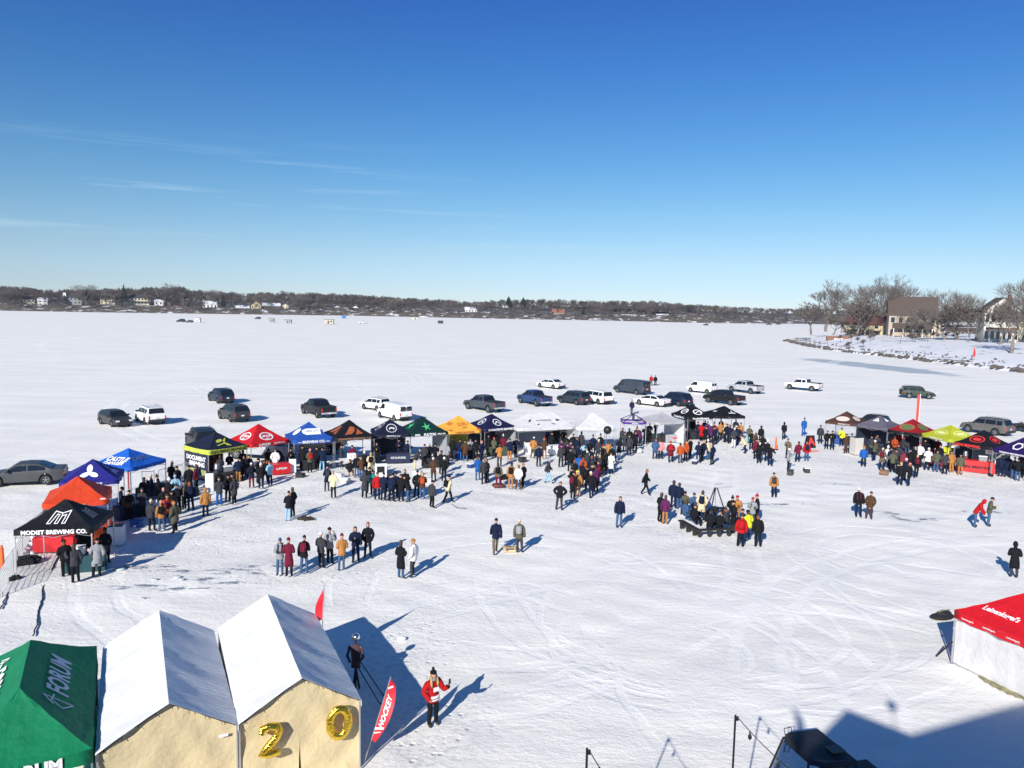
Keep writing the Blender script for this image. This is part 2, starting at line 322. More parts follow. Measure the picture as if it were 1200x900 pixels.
class Canopy:
    def __init__(s, label, A, ang, w_, d_, ze, zp, colr, val=None, vh=.25, vlift=0, group='pop-up canopies over the beer stalls', slope=1.22, legs=True, name='canopy_tent', top=True):
        s.w, s.d, s.ze, s.zp, s.vh, s.sl = w_, d_, ze, zp, vh, slope
        s.root = thing(name, label, 'canopy tent', (A.x, A.y, 0), ang, group); s.ang = ang
        val = val or colr; s.h = min(w_, d_) / 2
        mb = MB(); rings = 7; n = 8
        r_ = random.Random(label)
        if top:
            V = []
            for k in range(rings + 1):
                q = k / rings; ins = s.h * q
                x0, x1, y0, y1 = ins, w_ - ins, ins, d_ - ins
                for (ax, ay, bx, by) in ((x0, y0, x1, y0), (x1, y0, x1, y1), (x1, y1, x0, y1), (x0, y1, x0, y0)):
                    for i in range(n):
                        u = i / n; sag = .05 * math.sin(math.pi * u) * (1 - q) ** .7 * (k > 0 or 1)
                        V.append((ax + (bx - ax) * u, ay + (by - ay) * u, s.z(q) - sag + r_.uniform(-.02, .02) * (0 < q < 1)))
            m_ = 4 * n; Fc = []
            for k in range(rings):
                for i in range(m_): Fc.append((k * m_ + i, k * m_ + (i + 1) % m_, (k + 1) * m_ + (i + 1) % m_, (k + 1) * m_ + i))
            mb.add(V, Fc)
            o = mb.build('roof_fabric', colr, s.root, True)
            o.data.set_sharp_from_angle(angle=R(9))
        vb = MB(); V = []; n2 = 10
        for (ax, ay, bx, by) in ((0, 0, w_, 0), (w_, 0, w_, d_), (w_, d_, 0, d_), (0, d_, 0, 0)):
            nx, ny = (by - ay) / max(w_, d_), -(bx - ax) / max(w_, d_)
            for i in range(n2):
                u = i / n2; wv = .035 * math.sin(u * 19 + len(label)); V.append((ax + (bx - ax) * u + nx * .004, ay + (by - ay) * u + ny * .004, ze - .05 * math.sin(math.pi * u) + .003))
                V.append((ax + (bx - ax) * u + nx * (.012 + wv), ay + (by - ay) * u + ny * (.012 + wv), ze - vh - .02 * math.sin(math.pi * u)))
        q = len(V); vb.add(V, [(2 * i, 2 * i + 1, (2 * i + 3) % q, (2 * i + 2) % q) for i in range(q // 2)])
        vb.build('valance', val, s.root, True)
        if legs:
            for (x, y) in ((.03, .03), (w_ - .03, .03), (w_ - .03, d_ - .03), (.03, d_ - .03)):
                lb = MB(); lb.box(x - .022, y - .022, .02, x + .022, y + .022, ze - .06); lb.box(x - .06, y - .06, 0, x + .06, y + .06, .022); lb.box(x - .03, y - .03, 1.25, x + .03, y + .03, 1.36)
                lb.build('leg', metal_leg, s.root)
                if y < 1 and int(x * 10 + len(label)) % 2: MB().box(x - .16, y - .12, .02, x + .16, y + .12, .2, bev=.05).build('weight_bag', metal_dark, s.root)
            tb = MB()
            cx, cy = w_ / 2, d_ / 2
            for (ax, ay, bx, by) in ((0, 0, w_, 0), (w_, 0, w_, d_), (w_, d_, 0, d_), (0, d_, 0, 0)):
                a = Vector((ax, ay, 0)); b = Vector((bx, by, 0)); mm = (a + b) / 2
                ia = (Vector((cx, cy, 0)) - a) * .03; ib = (Vector((cx, cy, 0)) - b) * .03
                for (p, q_) in ((a + ia, mm), (mm, b + ib)):
                    tb.tube([(p.x, p.y, ze - .1), (q_.x, q_.y, ze - .38)], .013, 4); tb.tube([(p.x, p.y, ze - .38), (q_.x, q_.y, ze - .1)], .013, 4)
            for (p0, p1_) in (((0, cy), (w_, cy)), ((cx, 0), (cx, d_))): tb.tube([(p0[0], p0[1], ze - .38), (cx, cy, ze - .3), (p1_[0], p1_[1], ze - .38)], .013, 4)
            if top: tb.tube([(cx, cy, zp - .08), (cx, cy, ze - .32)], .02, 5)
            tb.build('truss', metal_leg, s.root)
    def z(s, q): return s.ze + (s.zp - s.ze) * q ** s.sl
    def pt(s, face, u, t, off=.03):
        q = max(0, min(1, t / s.h)); z = s.z(q) + off - .03 * (1 - q)
        if face == 0: return (s.w / 2 + u, t - off * .6, z)
        if face == 1: return (s.w - t + off * .6, s.d / 2 + u, z)
        if face == 2: return (s.w / 2 - u, s.d - t + off * .6, z)
        return (t - off * .6, s.d / 2 - u, z)
    def mark(s, face, shapes, m_, name='lettering', off=.03):
        mb = MB()
        for V, Fc in shapes: mb.add([s.pt(face, x, y, off) for x, y, *_ in V], Fc)
        return mb.build(name, m_, s.root)
    def text(s, face, txt, u, t, size, m_, rot=0, shear=0, name='lettering', **k):
        return s.mark(face, [shift(text_mesh(txt, size, shear=shear, **k), u, t, rot)], m_, name)
    def vtext(s, face, txt, u, size, m_, name='valance_lettering', dz=0, off=.045, **k):
        V, Fc = text_mesh(txt, size, **k); zc = s.ze - s.vh / 2 - .03 + dz; W = []
        for x, y, *_ in V:
            if face == 0: W.append((s.w / 2 + u + x, -off, zc + y))
            elif face == 1: W.append((s.w + off, s.d / 2 + u + x, zc + y))
            else: W.append((-off, s.d / 2 - u - x, zc + y))
        return MB().add(W, Fc).build(name, m_, s.root)
    def wall(s, side, m_, z0=.05, z1=None, name='side_wall'):
        z1 = z1 or s.ze - .1; ax, ay, bx, by = ((.06, .06, s.w - .06, .06), (s.w - .06, .06, s.w - .06, s.d - .06), (.06, s.d - .06, s.w - .06, s.d - .06), (.06, .06, .06, s.d - .06))[side]
        mb = MB(); V = []; n = 12
        L_ = math.hypot(bx - ax, by - ay); nx, ny = (by - ay) / L_, -(bx - ax) / L_
        for i in range(n + 1):
            u = i / n; wv = .025 * math.sin(u * 23)
            for z, k in ((z0, 1), ((z0 + z1) / 2, .6), (z1, 0)): V.append((ax + (bx - ax) * u + nx * wv * k, ay + (by - ay) * u + ny * wv * k, z))
        mb.add(V, [(3 * i + j, 3 * i + 3 + j, 3 * i + 4 + j, 3 * i + 1 + j) for i in range(n) for j in (0, 1)])
        return mb.build(name, m_, s.root, True)
def tent(label, A, B, peak, colr, val=None, w_=None, d_=3.05, dx=0, **k):
    a = at(A[0], A[1], 2.0); b = at(B[0], B[1], 2.0); ang = math.atan2(b.y - a.y, b.x - a.x)
    w_ = w_ or min(3.2, max(2.85, (b - a).length))
    c = a + Vector((math.cos(ang), math.sin(ang), 0)) * w_ / 2 + Vector((-math.sin(ang), math.cos(ang), 0)) * d_ / 2
    zp = min((abs(proj((c.x, c.y, z))[1] - peak[1]), z) for z in np.arange(2.8, 3.75, .02))[1]
    return Canopy(label, a, ang, w_, d_, 2.25, zp, colr, val, **k)
K_ = fabric('black', (.009, .010, .013)); NV = fabric('navy', (.010, .013, .035))
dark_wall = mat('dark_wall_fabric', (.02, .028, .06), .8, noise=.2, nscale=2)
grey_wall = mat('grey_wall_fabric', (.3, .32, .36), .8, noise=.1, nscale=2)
ringv = lambda rx, ry: [poly_ellipse(rx, ry, 24, .82)]
# 1 black canopy, angular M mark
T = tent('black canopy with large white angular emblem and white lettering, nearest on the left', (16, 628), (108, 625), (70, 585), K_)
T.vtext(0, 'MODIST BREWING CO.', .05, .255, white_ink, bold=.04, dz=.02)
Mk = [stroke([(-.47, 0), (-.28, .62), (.02, .52), (.34, .64), (.26, .0)], .045), stroke([(-.47, 0), (-.34, 0), (-.17, .48), (-.08, .44), (-.16, 0), (-.04, 0), (.03, .38), (.2, .45), (.14, 0), (.26, 0)], .04), stroke([(.02, .52), (.03, .38)], .04)]
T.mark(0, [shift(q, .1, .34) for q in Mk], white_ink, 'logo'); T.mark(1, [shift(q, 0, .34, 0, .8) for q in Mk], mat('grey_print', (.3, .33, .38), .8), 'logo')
T.mark(3, [shift(poly([(-.7, 0), (.5, .1), (.7, .35), (.55, .3), (-.5, .18)]), 0, .3)], white_ink, 'logo')
# 2 orange
OR = fabric('orange', (.66, .06, .018))
T = tent('plain orange canopy behind the nearest black one', (49, 597), (127, 591), (98, 558), OR)
T.vtext(0, '— BEER —', -.1, .22, white_ink, dz=.03); T.text(1, 'BREWING', .1, .45, .38, mat('pale_red_print', (.6, .16, .12), .8), shear=.2); T.mark(0, [shift(poly([(-.12, -.04), (.12, -.04), (.12, .04), (-.12, .04)]), 1.2, .1)], white_ink, 'logo')
T.wall(3, metal_leg if 0 else mat('white_wall_fabric', (.7, .7, .72), .8, noise=.06), z0=1.2)
# 3 dark blue trefoil
DB = fabric('royal_blue', (.022, .022, .22))
T = tent('violet-blue canopy with white three-leaf emblem, behind the orange one', (69, 571), (139, 567), (114, 538), DB)
tre = [shift(poly_ellipse(.15, .26, 16), .26 * math.cos(a), .26 * math.sin(a), a - math.pi / 2) for a in (R(90), R(210), R(330))]
T.mark(0, [shift(q, -.05, .62) for q in tre], white_ink, 'logo'); T.vtext(0, 'CIDER HOUSE', .25, .13, white_ink)
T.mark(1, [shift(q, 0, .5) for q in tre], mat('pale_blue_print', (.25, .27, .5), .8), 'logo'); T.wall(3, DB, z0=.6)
# 4 light blue
LB = fabric('azure_blue', (.012, .12, .55))
T = tent('bright azure canopy with red corner pole, behind the violet-blue one', (153, 553), (187, 544), (142, 525), LB, w_=3.05)
T.text(3, 'CASTLE', 0, .62, .45, white_ink, shear=.2, bold=.04); T.text(3, 'DANGER', 0, .28, .36, white_ink, shear=.2, bold=.04)
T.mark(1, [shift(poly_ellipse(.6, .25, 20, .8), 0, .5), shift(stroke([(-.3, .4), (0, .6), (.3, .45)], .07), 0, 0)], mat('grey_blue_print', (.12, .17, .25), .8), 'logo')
T.text(0, 'CASTLE', 0, .62, .4, mat('grey_blue_print', (.12, .17, .25)), shear=.2)
MB().tube([(3.09, 3.0, 0), (3.09, 3.0, 2.6)], .035, 6).build('corner_pole', mat('red_paint', (.6, .03, .02), .4), T.root)
# 6 document: navy roof, lime valance
LM = fabric('lime', (.55, .62, .08))
T = tent('navy canopy with lime valance, hop emblem and printed side wall', (244, 532), (290, 525), (252, 506), fabric('midnight', (.012, .016, .04)), LM, d_=3.05, vh=.34)
T.vtext(0, 'DOCUMENT BREWING', 0, .27, mat('navy_print', (.012, .016, .04), .8), bold=.03)
hop = [shift(poly_ellipse(.28, .12, 14), -.25, .75, .3), shift(poly_ellipse(.2, .09, 14), .15, .4, -.6), shift(stroke([(-.6, .35), (0, .5), (.3, .9), (.05, .7), (.1, .3), (.35, .22)], .07), 0, 0)]
T.mark(0, hop, LM, 'logo')
W = T.wall(3, mat('print_wall', (.015, .02, .045), .8, noise=.1))
def walltext(T, side, txt, u, z, size, m_, off=.06, **k):
    V, Fc = text_mesh(txt, size, **k)
    if side == 3: W_ = [(-off + .06, T.d / 2 - u - x, z + y) for x, y, *_ in V]
    elif side == 0: W_ = [(T.w / 2 + u + x, -off + .06, z + y) for x, y, *_ in V]
    elif side == 2: W_ = [(T.w / 2 + u + x, T.d - .12, z + y) for x, y, *_ in V]
    MB().add(W_, Fc).build('lettering', m_, T.root)
walltext(T, 3, 'DOCUMENT', .0, 1.5, .42, white_ink, bold=.04); walltext(T, 3, 'BREWING', .1, 1.1, .42, white_ink, bold=.04)
MB().box(-.005, .3, .2, .0, 2.9, .78).build('printed_band', mat('leafy_print', (.28, .32, .14), .8, noise=.7, nscale=4), T.root)
T.wall(2, NV)
# 7 red
T = tent('red canopy with white oval emblem, between navy and blue canopies', (294, 525), (343, 518), (307, 497), fabric('red', (.56, .012, .02)))
T.vtext(0, 'LUPULIN', -.5, .24, white_ink, bold=.045, dz=.02); T.vtext(0, 'BREWING CO.', .72, .14, white_ink, bold=.03, dz=.02); T.vtext(3, 'LUPULIN BREWING', 0, .2, white_ink, bold=.04)
for f_ in (0, 3):
    T.mark(f_, [shift(q, 0, .55) for q in ringv(.55, .33)], white_ink, 'logo'); T.text(f_, 'LUPULIN', 0, .58, .23, white_ink, bold=.04); T.text(f_, 'BEER', 0, .36, .16, white_ink)
# 8 blue, white label emblem
BL = fabric('cobalt', (.02, .085, .38))
T = tent('cobalt blue canopy with white label emblem, right of the red canopy', (344, 520), (391, 517), (361, 494), BL, vh=.32)
T.mark(0, [shift(poly([(-.75, -.1), (-.5, -.28), (.6, -.28), (.62, .2), (-.4, .22), (-.75, .1)]), .05, .75)], white_ink, 'logo'); T.text(0, 'LAKE CITY', .05, .75, .22, mat('blue_print', (.03, .09, .35)), name='lettering')
for q in T.root.children:
    if q.name.startswith('lettering'):
        for v_ in q.data.vertices: v_.co.z += .012
T.mark(3, [shift(poly_ellipse(.45, .3, 16), 0, .6)], white_ink, 'logo')
T.vtext(0, '— BREWING CO. —', 0, .26, white_ink, bold=.04)
# 9 black with copper art
T = tent('black canopy with copper printed artwork on its roof', (392, 517), (439, 514), (409, 492), K_)
cop = mat('copper_print', (.34, .085, .03), .7, noise=.6, nscale=5)
art = [poly([(-.7, .25), (-.2, .3), (.1, .5), (.25, .9), (-.1, 1.0), (-.35, .7)]), poly([(.15, .25), (.75, .3), (.35, .8), (.3, .5)])]
T.mark(0, art, cop, 'artwork'); T.mark(3, art, cop, 'artwork'); T.vtext(0, 'UNMAPPED BREWING CO.', 0, .22, mat('dull_copper_print', (.3, .16, .1)), bold=.03)
# 10 black blue round seal
T = tent('blue-black canopy with round animal seal, left of the star canopy', (438, 513), (481, 512), (454, 491), NV)
def seal(T, f_, r_=.42):
    T.mark(f_, [shift(q, 0, .62) for q in [poly_ellipse(r_, r_ * .95, 24, .85)]] + [shift(poly([(-.22, -.05), (-.1, .12), (.15, .1), (.28, -.02), (.14, -.14), (.08, .0), (-.1, -.03), (-.14, -.15)]), 0, .62)], mat('pale_print', (.55, .56, .6), .8), 'logo')
seal(T, 0); seal(T, 3); T.vtext(0, 'BREWING CO', .1, .17, mat('pale_print', (.55, .56, .6)))
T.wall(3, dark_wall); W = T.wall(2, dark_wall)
# 11 green star
GR = fabric('bottle_green', (.006, .03, .028))
T = tent('dark green canopy with bright green stars and white lettering', (481, 512), (526, 509), (496, 488), GR)
star = [(math.cos(R(90 + k * 36)) * (.42 if k % 2 == 0 else .12), math.sin(R(90 + k * 36)) * (.42 if k % 2 == 0 else .12)) for k in range(10)]
grn = mat('green_print', (.05, .5, .2), .8)
for f_ in (0, 3): T.mark(f_, [shift(poly(star), 0, .62, .15)], grn, 'star')
T.vtext(0, 'FULTON', .05, .27, white_ink, bold=.05); T.vtext(0, 'BEER', -1.0, .2, white_ink, bold=.04); T.vtext(0, 'MPLS, MN', 1.05, .16, white_ink, bold=.04); T.wall(1, grey_wall)
# 12 yellow
T = tent('golden yellow canopy with red round marks', (526, 509), (564, 507), (538, 487), fabric('gold', (.82, .42, .06)))
rb = mat('brick_print', (.55, .12, .04), .8)
T.text(0, 'SURLY', .05, .68, .38, rb, shear=.2, rot=.1); T.text(0, 'BEER', .05, .36, .18, rb); T.text(3, 'SURLY', 0, .6, .38, rb, shear=.2)
T.vtext(0, 'SURLY BREWING', -.05, .22, rb, bold=.03)
for s_ in (-1.25, 1.2): T.mark(0, [shift(poly_ellipse(.17, .13, 14), s_, .1)], rb, 'logo')
T.wall(2, mat('olive_yellow_wall', (.34, .36, .05), .8))
# 13 navy
T = tent('deep navy canopy with round white seals, left of the big white one', (568, 506), (605, 503), (579, 485), fabric('deep_navy', (.012, .012, .055)))
for f_ in (0, 3): T.mark(f_, [shift(poly_ellipse(.38, .36, 24, .82), 0, .64), shift(stroke([(-.2, .52), (0, .75), (.2, .55)], .08), 0, 0)], white_ink, 'logo')
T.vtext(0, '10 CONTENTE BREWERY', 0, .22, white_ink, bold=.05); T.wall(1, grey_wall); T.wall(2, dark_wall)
# 14 big white
WH = fabric('white', (.66, .66, .67))
bk = mat('black_print', (.015, .015, .017), .8)
T = tent('large white double-length canopy with black curved lettering', (607, 505.5), (676, 502.5), (632, 484), WH, w_=5.4, d_=3.05)
T.text(0, 'HAMMERED', 0, .8, .25, bk, bold=0, sp=1.15)
T.mark(0, [poly([(-1.5, .72), (-1.25, .95), (-1.15, .95), (-1.3, .7)]), poly([(1.15, .7), (1.15, .95), (1.55, .8), (1.3, .72)]), poly([(-.8, .38), (-.55, .5), (-.5, .44), (-.75, .32)]), poly([(.6, .5), (.95, .4), (.9, .34), (.58, .45)])], bk, 'logo')
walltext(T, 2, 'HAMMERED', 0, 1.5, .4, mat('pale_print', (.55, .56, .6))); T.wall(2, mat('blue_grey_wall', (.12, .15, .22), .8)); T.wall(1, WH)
# 15 second white
T = tent('plain white canopy right of the lettered white one', (676, 504), (725, 504), (696, 484), WH, w_=3.4)
# 16 purple open
T = tent('small purple open-framed canopy with no roof cloth', (731, 497.5), (757, 498), (743, 486), K_, fabric('purple', (.085, .03, .26)), w_=2.05, d_=2.05, top=False, vh=.2)
hb = MB(); c_ = Vector((1.02, 1.02, 2.85))
for p in ((0, 0), (2.05, 0), (2.05, 2.05), (0, 2.05)): hb.tube([(p[0], p[1], 2.24), c_], .035, 5)
hb.box(.92, .92, 2.2, 1.12, 1.12, 2.9); hb.build('hub_frame', mat('purple_dark', (.03, .02, .09), .6), T.root); T.vtext(0, 'BREWING', 0, .13, white_ink)
# 17 pale grey
GY = fabric('pale_grey', (.45, .45, .47))
T = tent('plain pale grey canopy with white side wall', (770, 498), (803, 496), (775, 483), GY); T.wall(1, WH); 
# 18, 19 black
T = tent('black canopy with two white ring emblems, right of the pale grey one', (806, 492), (836, 491), (808, 474), K_)
for f_ in (0, 3): T.mark(f_, [shift(poly_ellipse(.5, .3, 20, .75), 0, .6), shift(stroke([(-.3, .5), (.1, .7), (.35, .6)], .07), 0, 0)], white_ink, 'logo')
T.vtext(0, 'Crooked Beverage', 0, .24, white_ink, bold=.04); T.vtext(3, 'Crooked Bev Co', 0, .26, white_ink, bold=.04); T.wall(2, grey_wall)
T = tent('plain black canopy with small white mark, last of the middle row', (838, 490.5), (873, 490.5), (847, 475.5), K_)
T.text(0, 'BARREL', .4, .5, .2, white_ink, bold=.04); T.mark(0, [shift(poly_ellipse(.06, .1, 8), .4, .72)], white_ink, 'logo'); T.mark(3, [shift(poly([(-.3, 0), (.3, .1), (.3, .25), (-.3, .12)]), 0, .5)], white_ink, 'logo')
# right row
BRN = fabric('brown', (.085, .038, .028))
T = tent('brown canopy with pale oval emblems, first of the right-hand row', (967, 496), (1003, 500), (995, 482), BRN)
for f_ in (0, 1): T.mark(f_, [shift(poly_ellipse(.62, .3, 20), 0, .52)], mat('beige_print', (.6, .5, .45), .8), 'logo')
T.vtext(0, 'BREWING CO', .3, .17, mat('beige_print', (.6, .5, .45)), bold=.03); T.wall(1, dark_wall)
T = tent('mauve grey canopy with white patches between brown and red canopies', (1003, 500), (1040, 505), (1033, 487), fabric('mauve', (.13, .12, .16)))
for f_ in (0, 1): T.mark(f_, [shift(poly([(-.3, .0), (.3, 0), (.05, .4)]), 0, .75)], white_ink, 'logo')
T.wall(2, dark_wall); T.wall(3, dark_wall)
T = tent('dark red canopy with green oval emblems below the tall red banner', (1040, 506), (1076, 511), (1072, 491), fabric('dark_red', (.30, .012, .018)), K_)
for f_ in (0, 1): T.mark(f_, [shift(poly_ellipse(.55, .28, 20), 0, .55)], mat('moss_print', (.10, .13, .05), .8), 'logo'); T.mark(f_, [shift(poly_ellipse(.62, .34, 20, .9), 0, .55)], mat('brass_print', (.35, .22, .06), .8), 'ring')
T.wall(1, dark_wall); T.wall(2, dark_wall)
T = tent('acid yellow-green canopy with leafy emblems', (1079, 511), (1118, 519.5), (1113, 498), fabric('acid', (.46, .50, .03)))
for f_ in (0, 1): T.mark(f_, [shift(poly_ellipse(.62, .3, 20, .84), 0, .6), shift(poly_ellipse(.4, .14, 16), 0, .6)], mat('pale_lime_print', (.72, .74, .3), .8), 'logo')
T.vtext(0, 'BREWING & TAP', .1, .18, white_ink, bold=.03); T.wall(2, dark_wall)
T = tent('black canopy with red ring emblems over the red counter', (1118, 521), (1163, 528), (1155, 504), K_)
rp = mat('red_print', (.62, .03, .03), .7)
for f_ in (0, 1): T.mark(f_, [shift(poly_ellipse(.58, .32, 20, .82), 0, .6), shift(poly_ellipse(.34, .14, 16), 0, .6)], rp, 'logo')
T.vtext(0, 'OMNI BREWING', -.45, .27, rp, bold=.05); T.vtext(1, 'OMNI BREWING', 0, .22, rp, bold=.05); T.wall(2, grey_wall)
T = tent('dark purple canopy at the right edge of the photo', (1163, 529), (1210, 538), (1200, 511), fabric('dark_purple', (.025, .010, .10)))
T.mark(0, [shift(poly_ellipse(.4, .34, 6, .7), 0, .6)], white_ink, 'logo'); T.vtext(0, 'WINNING MILE BREWING', 0, .17, white_ink, bold=.03); T.wall(2, dark_wall)
# green tent near camera (3 x 6 with ridge)
GN = fabric('emerald', (.004, .20, .085)); ang = math.atan2(-1.42, -2.72) + math.pi
A0 = Vector((-9.36 - 3.05 * math.cos(ang), 16.62 - 3.05 * math.sin(ang), 0))
T = Canopy('emerald green ridge canopy with white lettering, bottom left corner', A0, ang, 3.02, 5.9, 2.12, 3.2, GN, group='large tents in the foreground', slope=1.15, vh=.34)
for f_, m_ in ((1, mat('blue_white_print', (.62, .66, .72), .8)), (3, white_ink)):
    T.text(f_, 'FORUM', .1, .78, .62, m_, shear=.15, bold=.03); T.mark(f_, [shift(stroke([(-.35, .1), (0, .35), (0, -.4), (-.4, -.15), (-.15, .15), (.25, .1)], .045), -1.25, .78, 0, .8)], m_, 'logo')
T.vtext(0, '#FORUM', .2, .36, white_ink, bold=.05); T.wall(1, GN)
# right: red canopy with white walls
A0 = at(1113.5, 777); ang = math.atan2(-.934, .357)
T = Canopy('low red canopy with white side walls at the right edge', A0, ang, 3.4, 3.05, 1.98, 3.0, fabric('scarlet', (.62, .01, .02)), group='large tents in the foreground', slope=1.1, vh=.3)
T.text(0, "Leinenkugel's", -.35, .5, .24, white_ink, shear=.35, bold=.03)
for s_ in (-1.15, -.35, .5, 1.3): T.vtext(0, "Leinenkugel's", s_, .085, white_ink, shear=.3)
T.wall(0, WH, z1=1.8); T.wall(3, WH, z1=1.8) if 0 else None
T.wall(1, WH, z1=1.8)
b_ = MB()
V = []
for k in range(25):
    wd = .05 + .22 * math.sin(math.pi * k / 24) ** .6 * (.8 + .2 * math.sin(k * 1.9))
    for j in range(4): V.append((1.1 + k * .085, .04 - wd * j / 3, .05 * (1 - j / 3) + .02 + .015 * math.sin(k * 1.3 + j * 2)))
b_.add(V, [(4 * k + j, 4 * k + j + 1, 4 * k + j + 5, 4 * k + j + 4) for k in range(24) for j in range(3)])
tag(b_.build('snow_blanket', mat('floral_cloth', (.26, .24, .13), .9, noise=.95, nscale=4), None, True, A0, ang), 'patterned cloth tucked under the white wall of the red canopy', 'blanket')
# ---- white ridge shelters
poly_w = mat('white_tarpaulin', (.86, .87, .88), .42, noise=.12, nscale=2.5, bump=.7, bscale=6, stretch=(.25, 2.2, 1), spec=.4, thin=.12)
canvas = mat('tan_canvas', (.58, .48, .29), .75, noise=.07, nscale=1.0, bump=.5, bscale=7)
def shelter(label, A, B, dep, ze, zr, doorway):
    ang = math.atan2(B.y - A.y, B.x - A.x); W_ = (B - A).length
    root = thing('ridge_shelter', label, 'shelter tent', (A.x, A.y, 0), ang, 'large tents in the foreground')
    rr = random.Random(label); nx, ny = 14, 30
    V = []
    for j in range(ny + 1):
        y = -.12 + (dep + .24) * j / ny
        rib = abs(math.sin(math.pi * 3 * j / ny))
        for i in range(nx + 1):
            u = -1.03 + 2.06 * i / nx
            h = zr - (zr - ze) * abs(u) - .05 * math.sin(math.pi * min(1, abs(u))) * rib + .02 * math.sin(y * 5 + u * 7 + 2 * math.sin(u * 5)) * (1 - abs(abs(u) - .5)) + .012 * abs(math.sin(y * 6.5 - u * 11))
            V.append((W_ / 2 * (1 + u), y, h + rr.uniform(-.006, .006)))
    n = nx + 1
    mb = MB(); mb.add(V, [(j * n + i, j * n + i + 1, (j + 1) * n + i + 1, (j + 1) * n + i) for j in range(ny) for i in range(nx)])
    V = []
    for j in range(ny + 1):
        y = -.12 + (dep + .24) * j / ny
        for sx in (-.035, W_ + .035): V += [(sx, y, ze - .02), (sx + rr.uniform(-.012, .012), y, ze - .2)]
    mb.add(V, [(4 * j, 4 * j + 1, 4 * j + 5, 4 * j + 4) for j in range(ny)] + [(4 * j + 2, 4 * j + 3, 4 * j + 7, 4 * j + 6) for j in range(ny)])
    mb.build('roof_tarpaulin', poly_w, root, True).data.set_sharp_from_angle(angle=R(35))
    # gable canvas with folds, front (split for a door) and back
    for nm, yy in (('front_canvas', .02), ('rear_canvas', dep - .02)):
        nxx, nz_ = 36, 12; V = []; Fc = []
        for i in range(nxx + 1):
            x = W_ * i / nxx; top = zr - .1 - (zr - ze) * abs(2 * x / W_ - 1)
            for k in range(nz_ + 1):
                z = .02 + (top - .02) * k / nz_
                f_ = .035 * math.sin(x * 6 + 3 * math.sin(z * 2.1 + x)) * (1 - z / 4) + .03 * math.sin(x * 4.3 + z * 5) + .02 * abs(math.sin(x * 5 - z * 3.7))
                xo = 0
                if doorway and nm == 'front_canvas' and i in (17, 18): xo = (W_ * 17.5 / nxx - x) * (k / 5 * .95 + .05 if k < 5 else .98 if k == 5 else 0)
                V.append((x + xo, yy + f_ * (1 if 0 < i < nxx else .3), z))
        for i in range(nxx):
            for k in range(nz_):
                if doorway and nm == 'front_canvas' and i in (17,) and k < 5: continue
                Fc.append((i * (nz_ + 1) + k, (i + 1) * (nz_ + 1) + k, (i + 1) * (nz_ + 1) + k + 1, i * (nz_ + 1) + k + 1))
        MB().add(V, Fc).build(nm, canvas, root, True)
    for nm, xx in (('side_canvas', .05), ('side_canvas', W_ - .05)):
        V = []; nn = 40
        for j in range(nn + 1):
            y = .05 + (dep - .1) * j / nn; wv = .02 * math.sin(y * 5)
            V += [(xx + wv, y, .02), (xx + wv * .5, y, ze - .03)]
        MB().add(V, [(2 * j, 2 * j + 2, 2 * j + 3, 2 * j + 1) for j in range(nn)]).build(nm, canvas, root, True)
    fr = MB()
    for y in (0.08, dep / 3, 2 * dep / 3, dep - .08):
        fr.tube([(.03, y, ze - .06), (W_ / 2, y, zr - .06), (W_ - .03, y, ze - .06)], .022, 6)
    fr.tube([(W_ / 2, 0, zr - .06), (W_ / 2, dep, zr - .06)], .022, 6); fr.build('roof_frame', metal_leg, root)
    for x in (-.01, W_ + .01):
        for y in (-.03, dep / 3, 2 * dep / 3, dep + .03): MB().tube([(x, y, 0), (x, y, ze - .05)], .025, 6).build('leg', metal_leg, root)
    MB().box(W_ - .42, -.055, ze - .27, W_ - .2, -.05, ze - .2).build('label_patch', white_ink, root)
    tr = MB()
    for k in range(8): tr.tube([(.12 + k * W_ / 8.3, -.02, ze + (zr - ze) * (1 - abs(2 * (.12 + k * W_ / 8.3) / W_ - 1)) - .02), (.14 + k * W_ / 8.3, -.05, ze + (zr - ze) * (1 - abs(2 * (.14 + k * W_ / 8.3) / W_ - 1)) - .14)], .008, 4)
    tr.build('lashing', mat('black_rubber', (.01, .01, .01), .7), root)
    return root
FLs, FRs = Vector((-9.34, 16.71, 0)), Vector((-6.64, 18.06, 0))
S1 = shelter('white ridge shelter beside the green canopy, without balloons', FLs, FRs, 5.9, 1.98, 2.86, False)
S2 = shelter('white ridge shelter with gold number balloons on its tan front', Vector((-6.57, 18.10, 0)), Vector((-3.87, 19.38, 0)), 5.97, 1.98, 2.86, True)
MB().box(.4, .2, .03, 2.6, .24, 2.0).build('interior_shade_sheet', mat('interior_shade_black', (.012, .012, .014), .9), S2)  # near-black sheet behind the door slit, paints the shade inside the shelter
gold = mat('gold_foil', (.85, .55, .06), .16, .95, noise=.25, nscale=9, bump=.5, bscale=16)
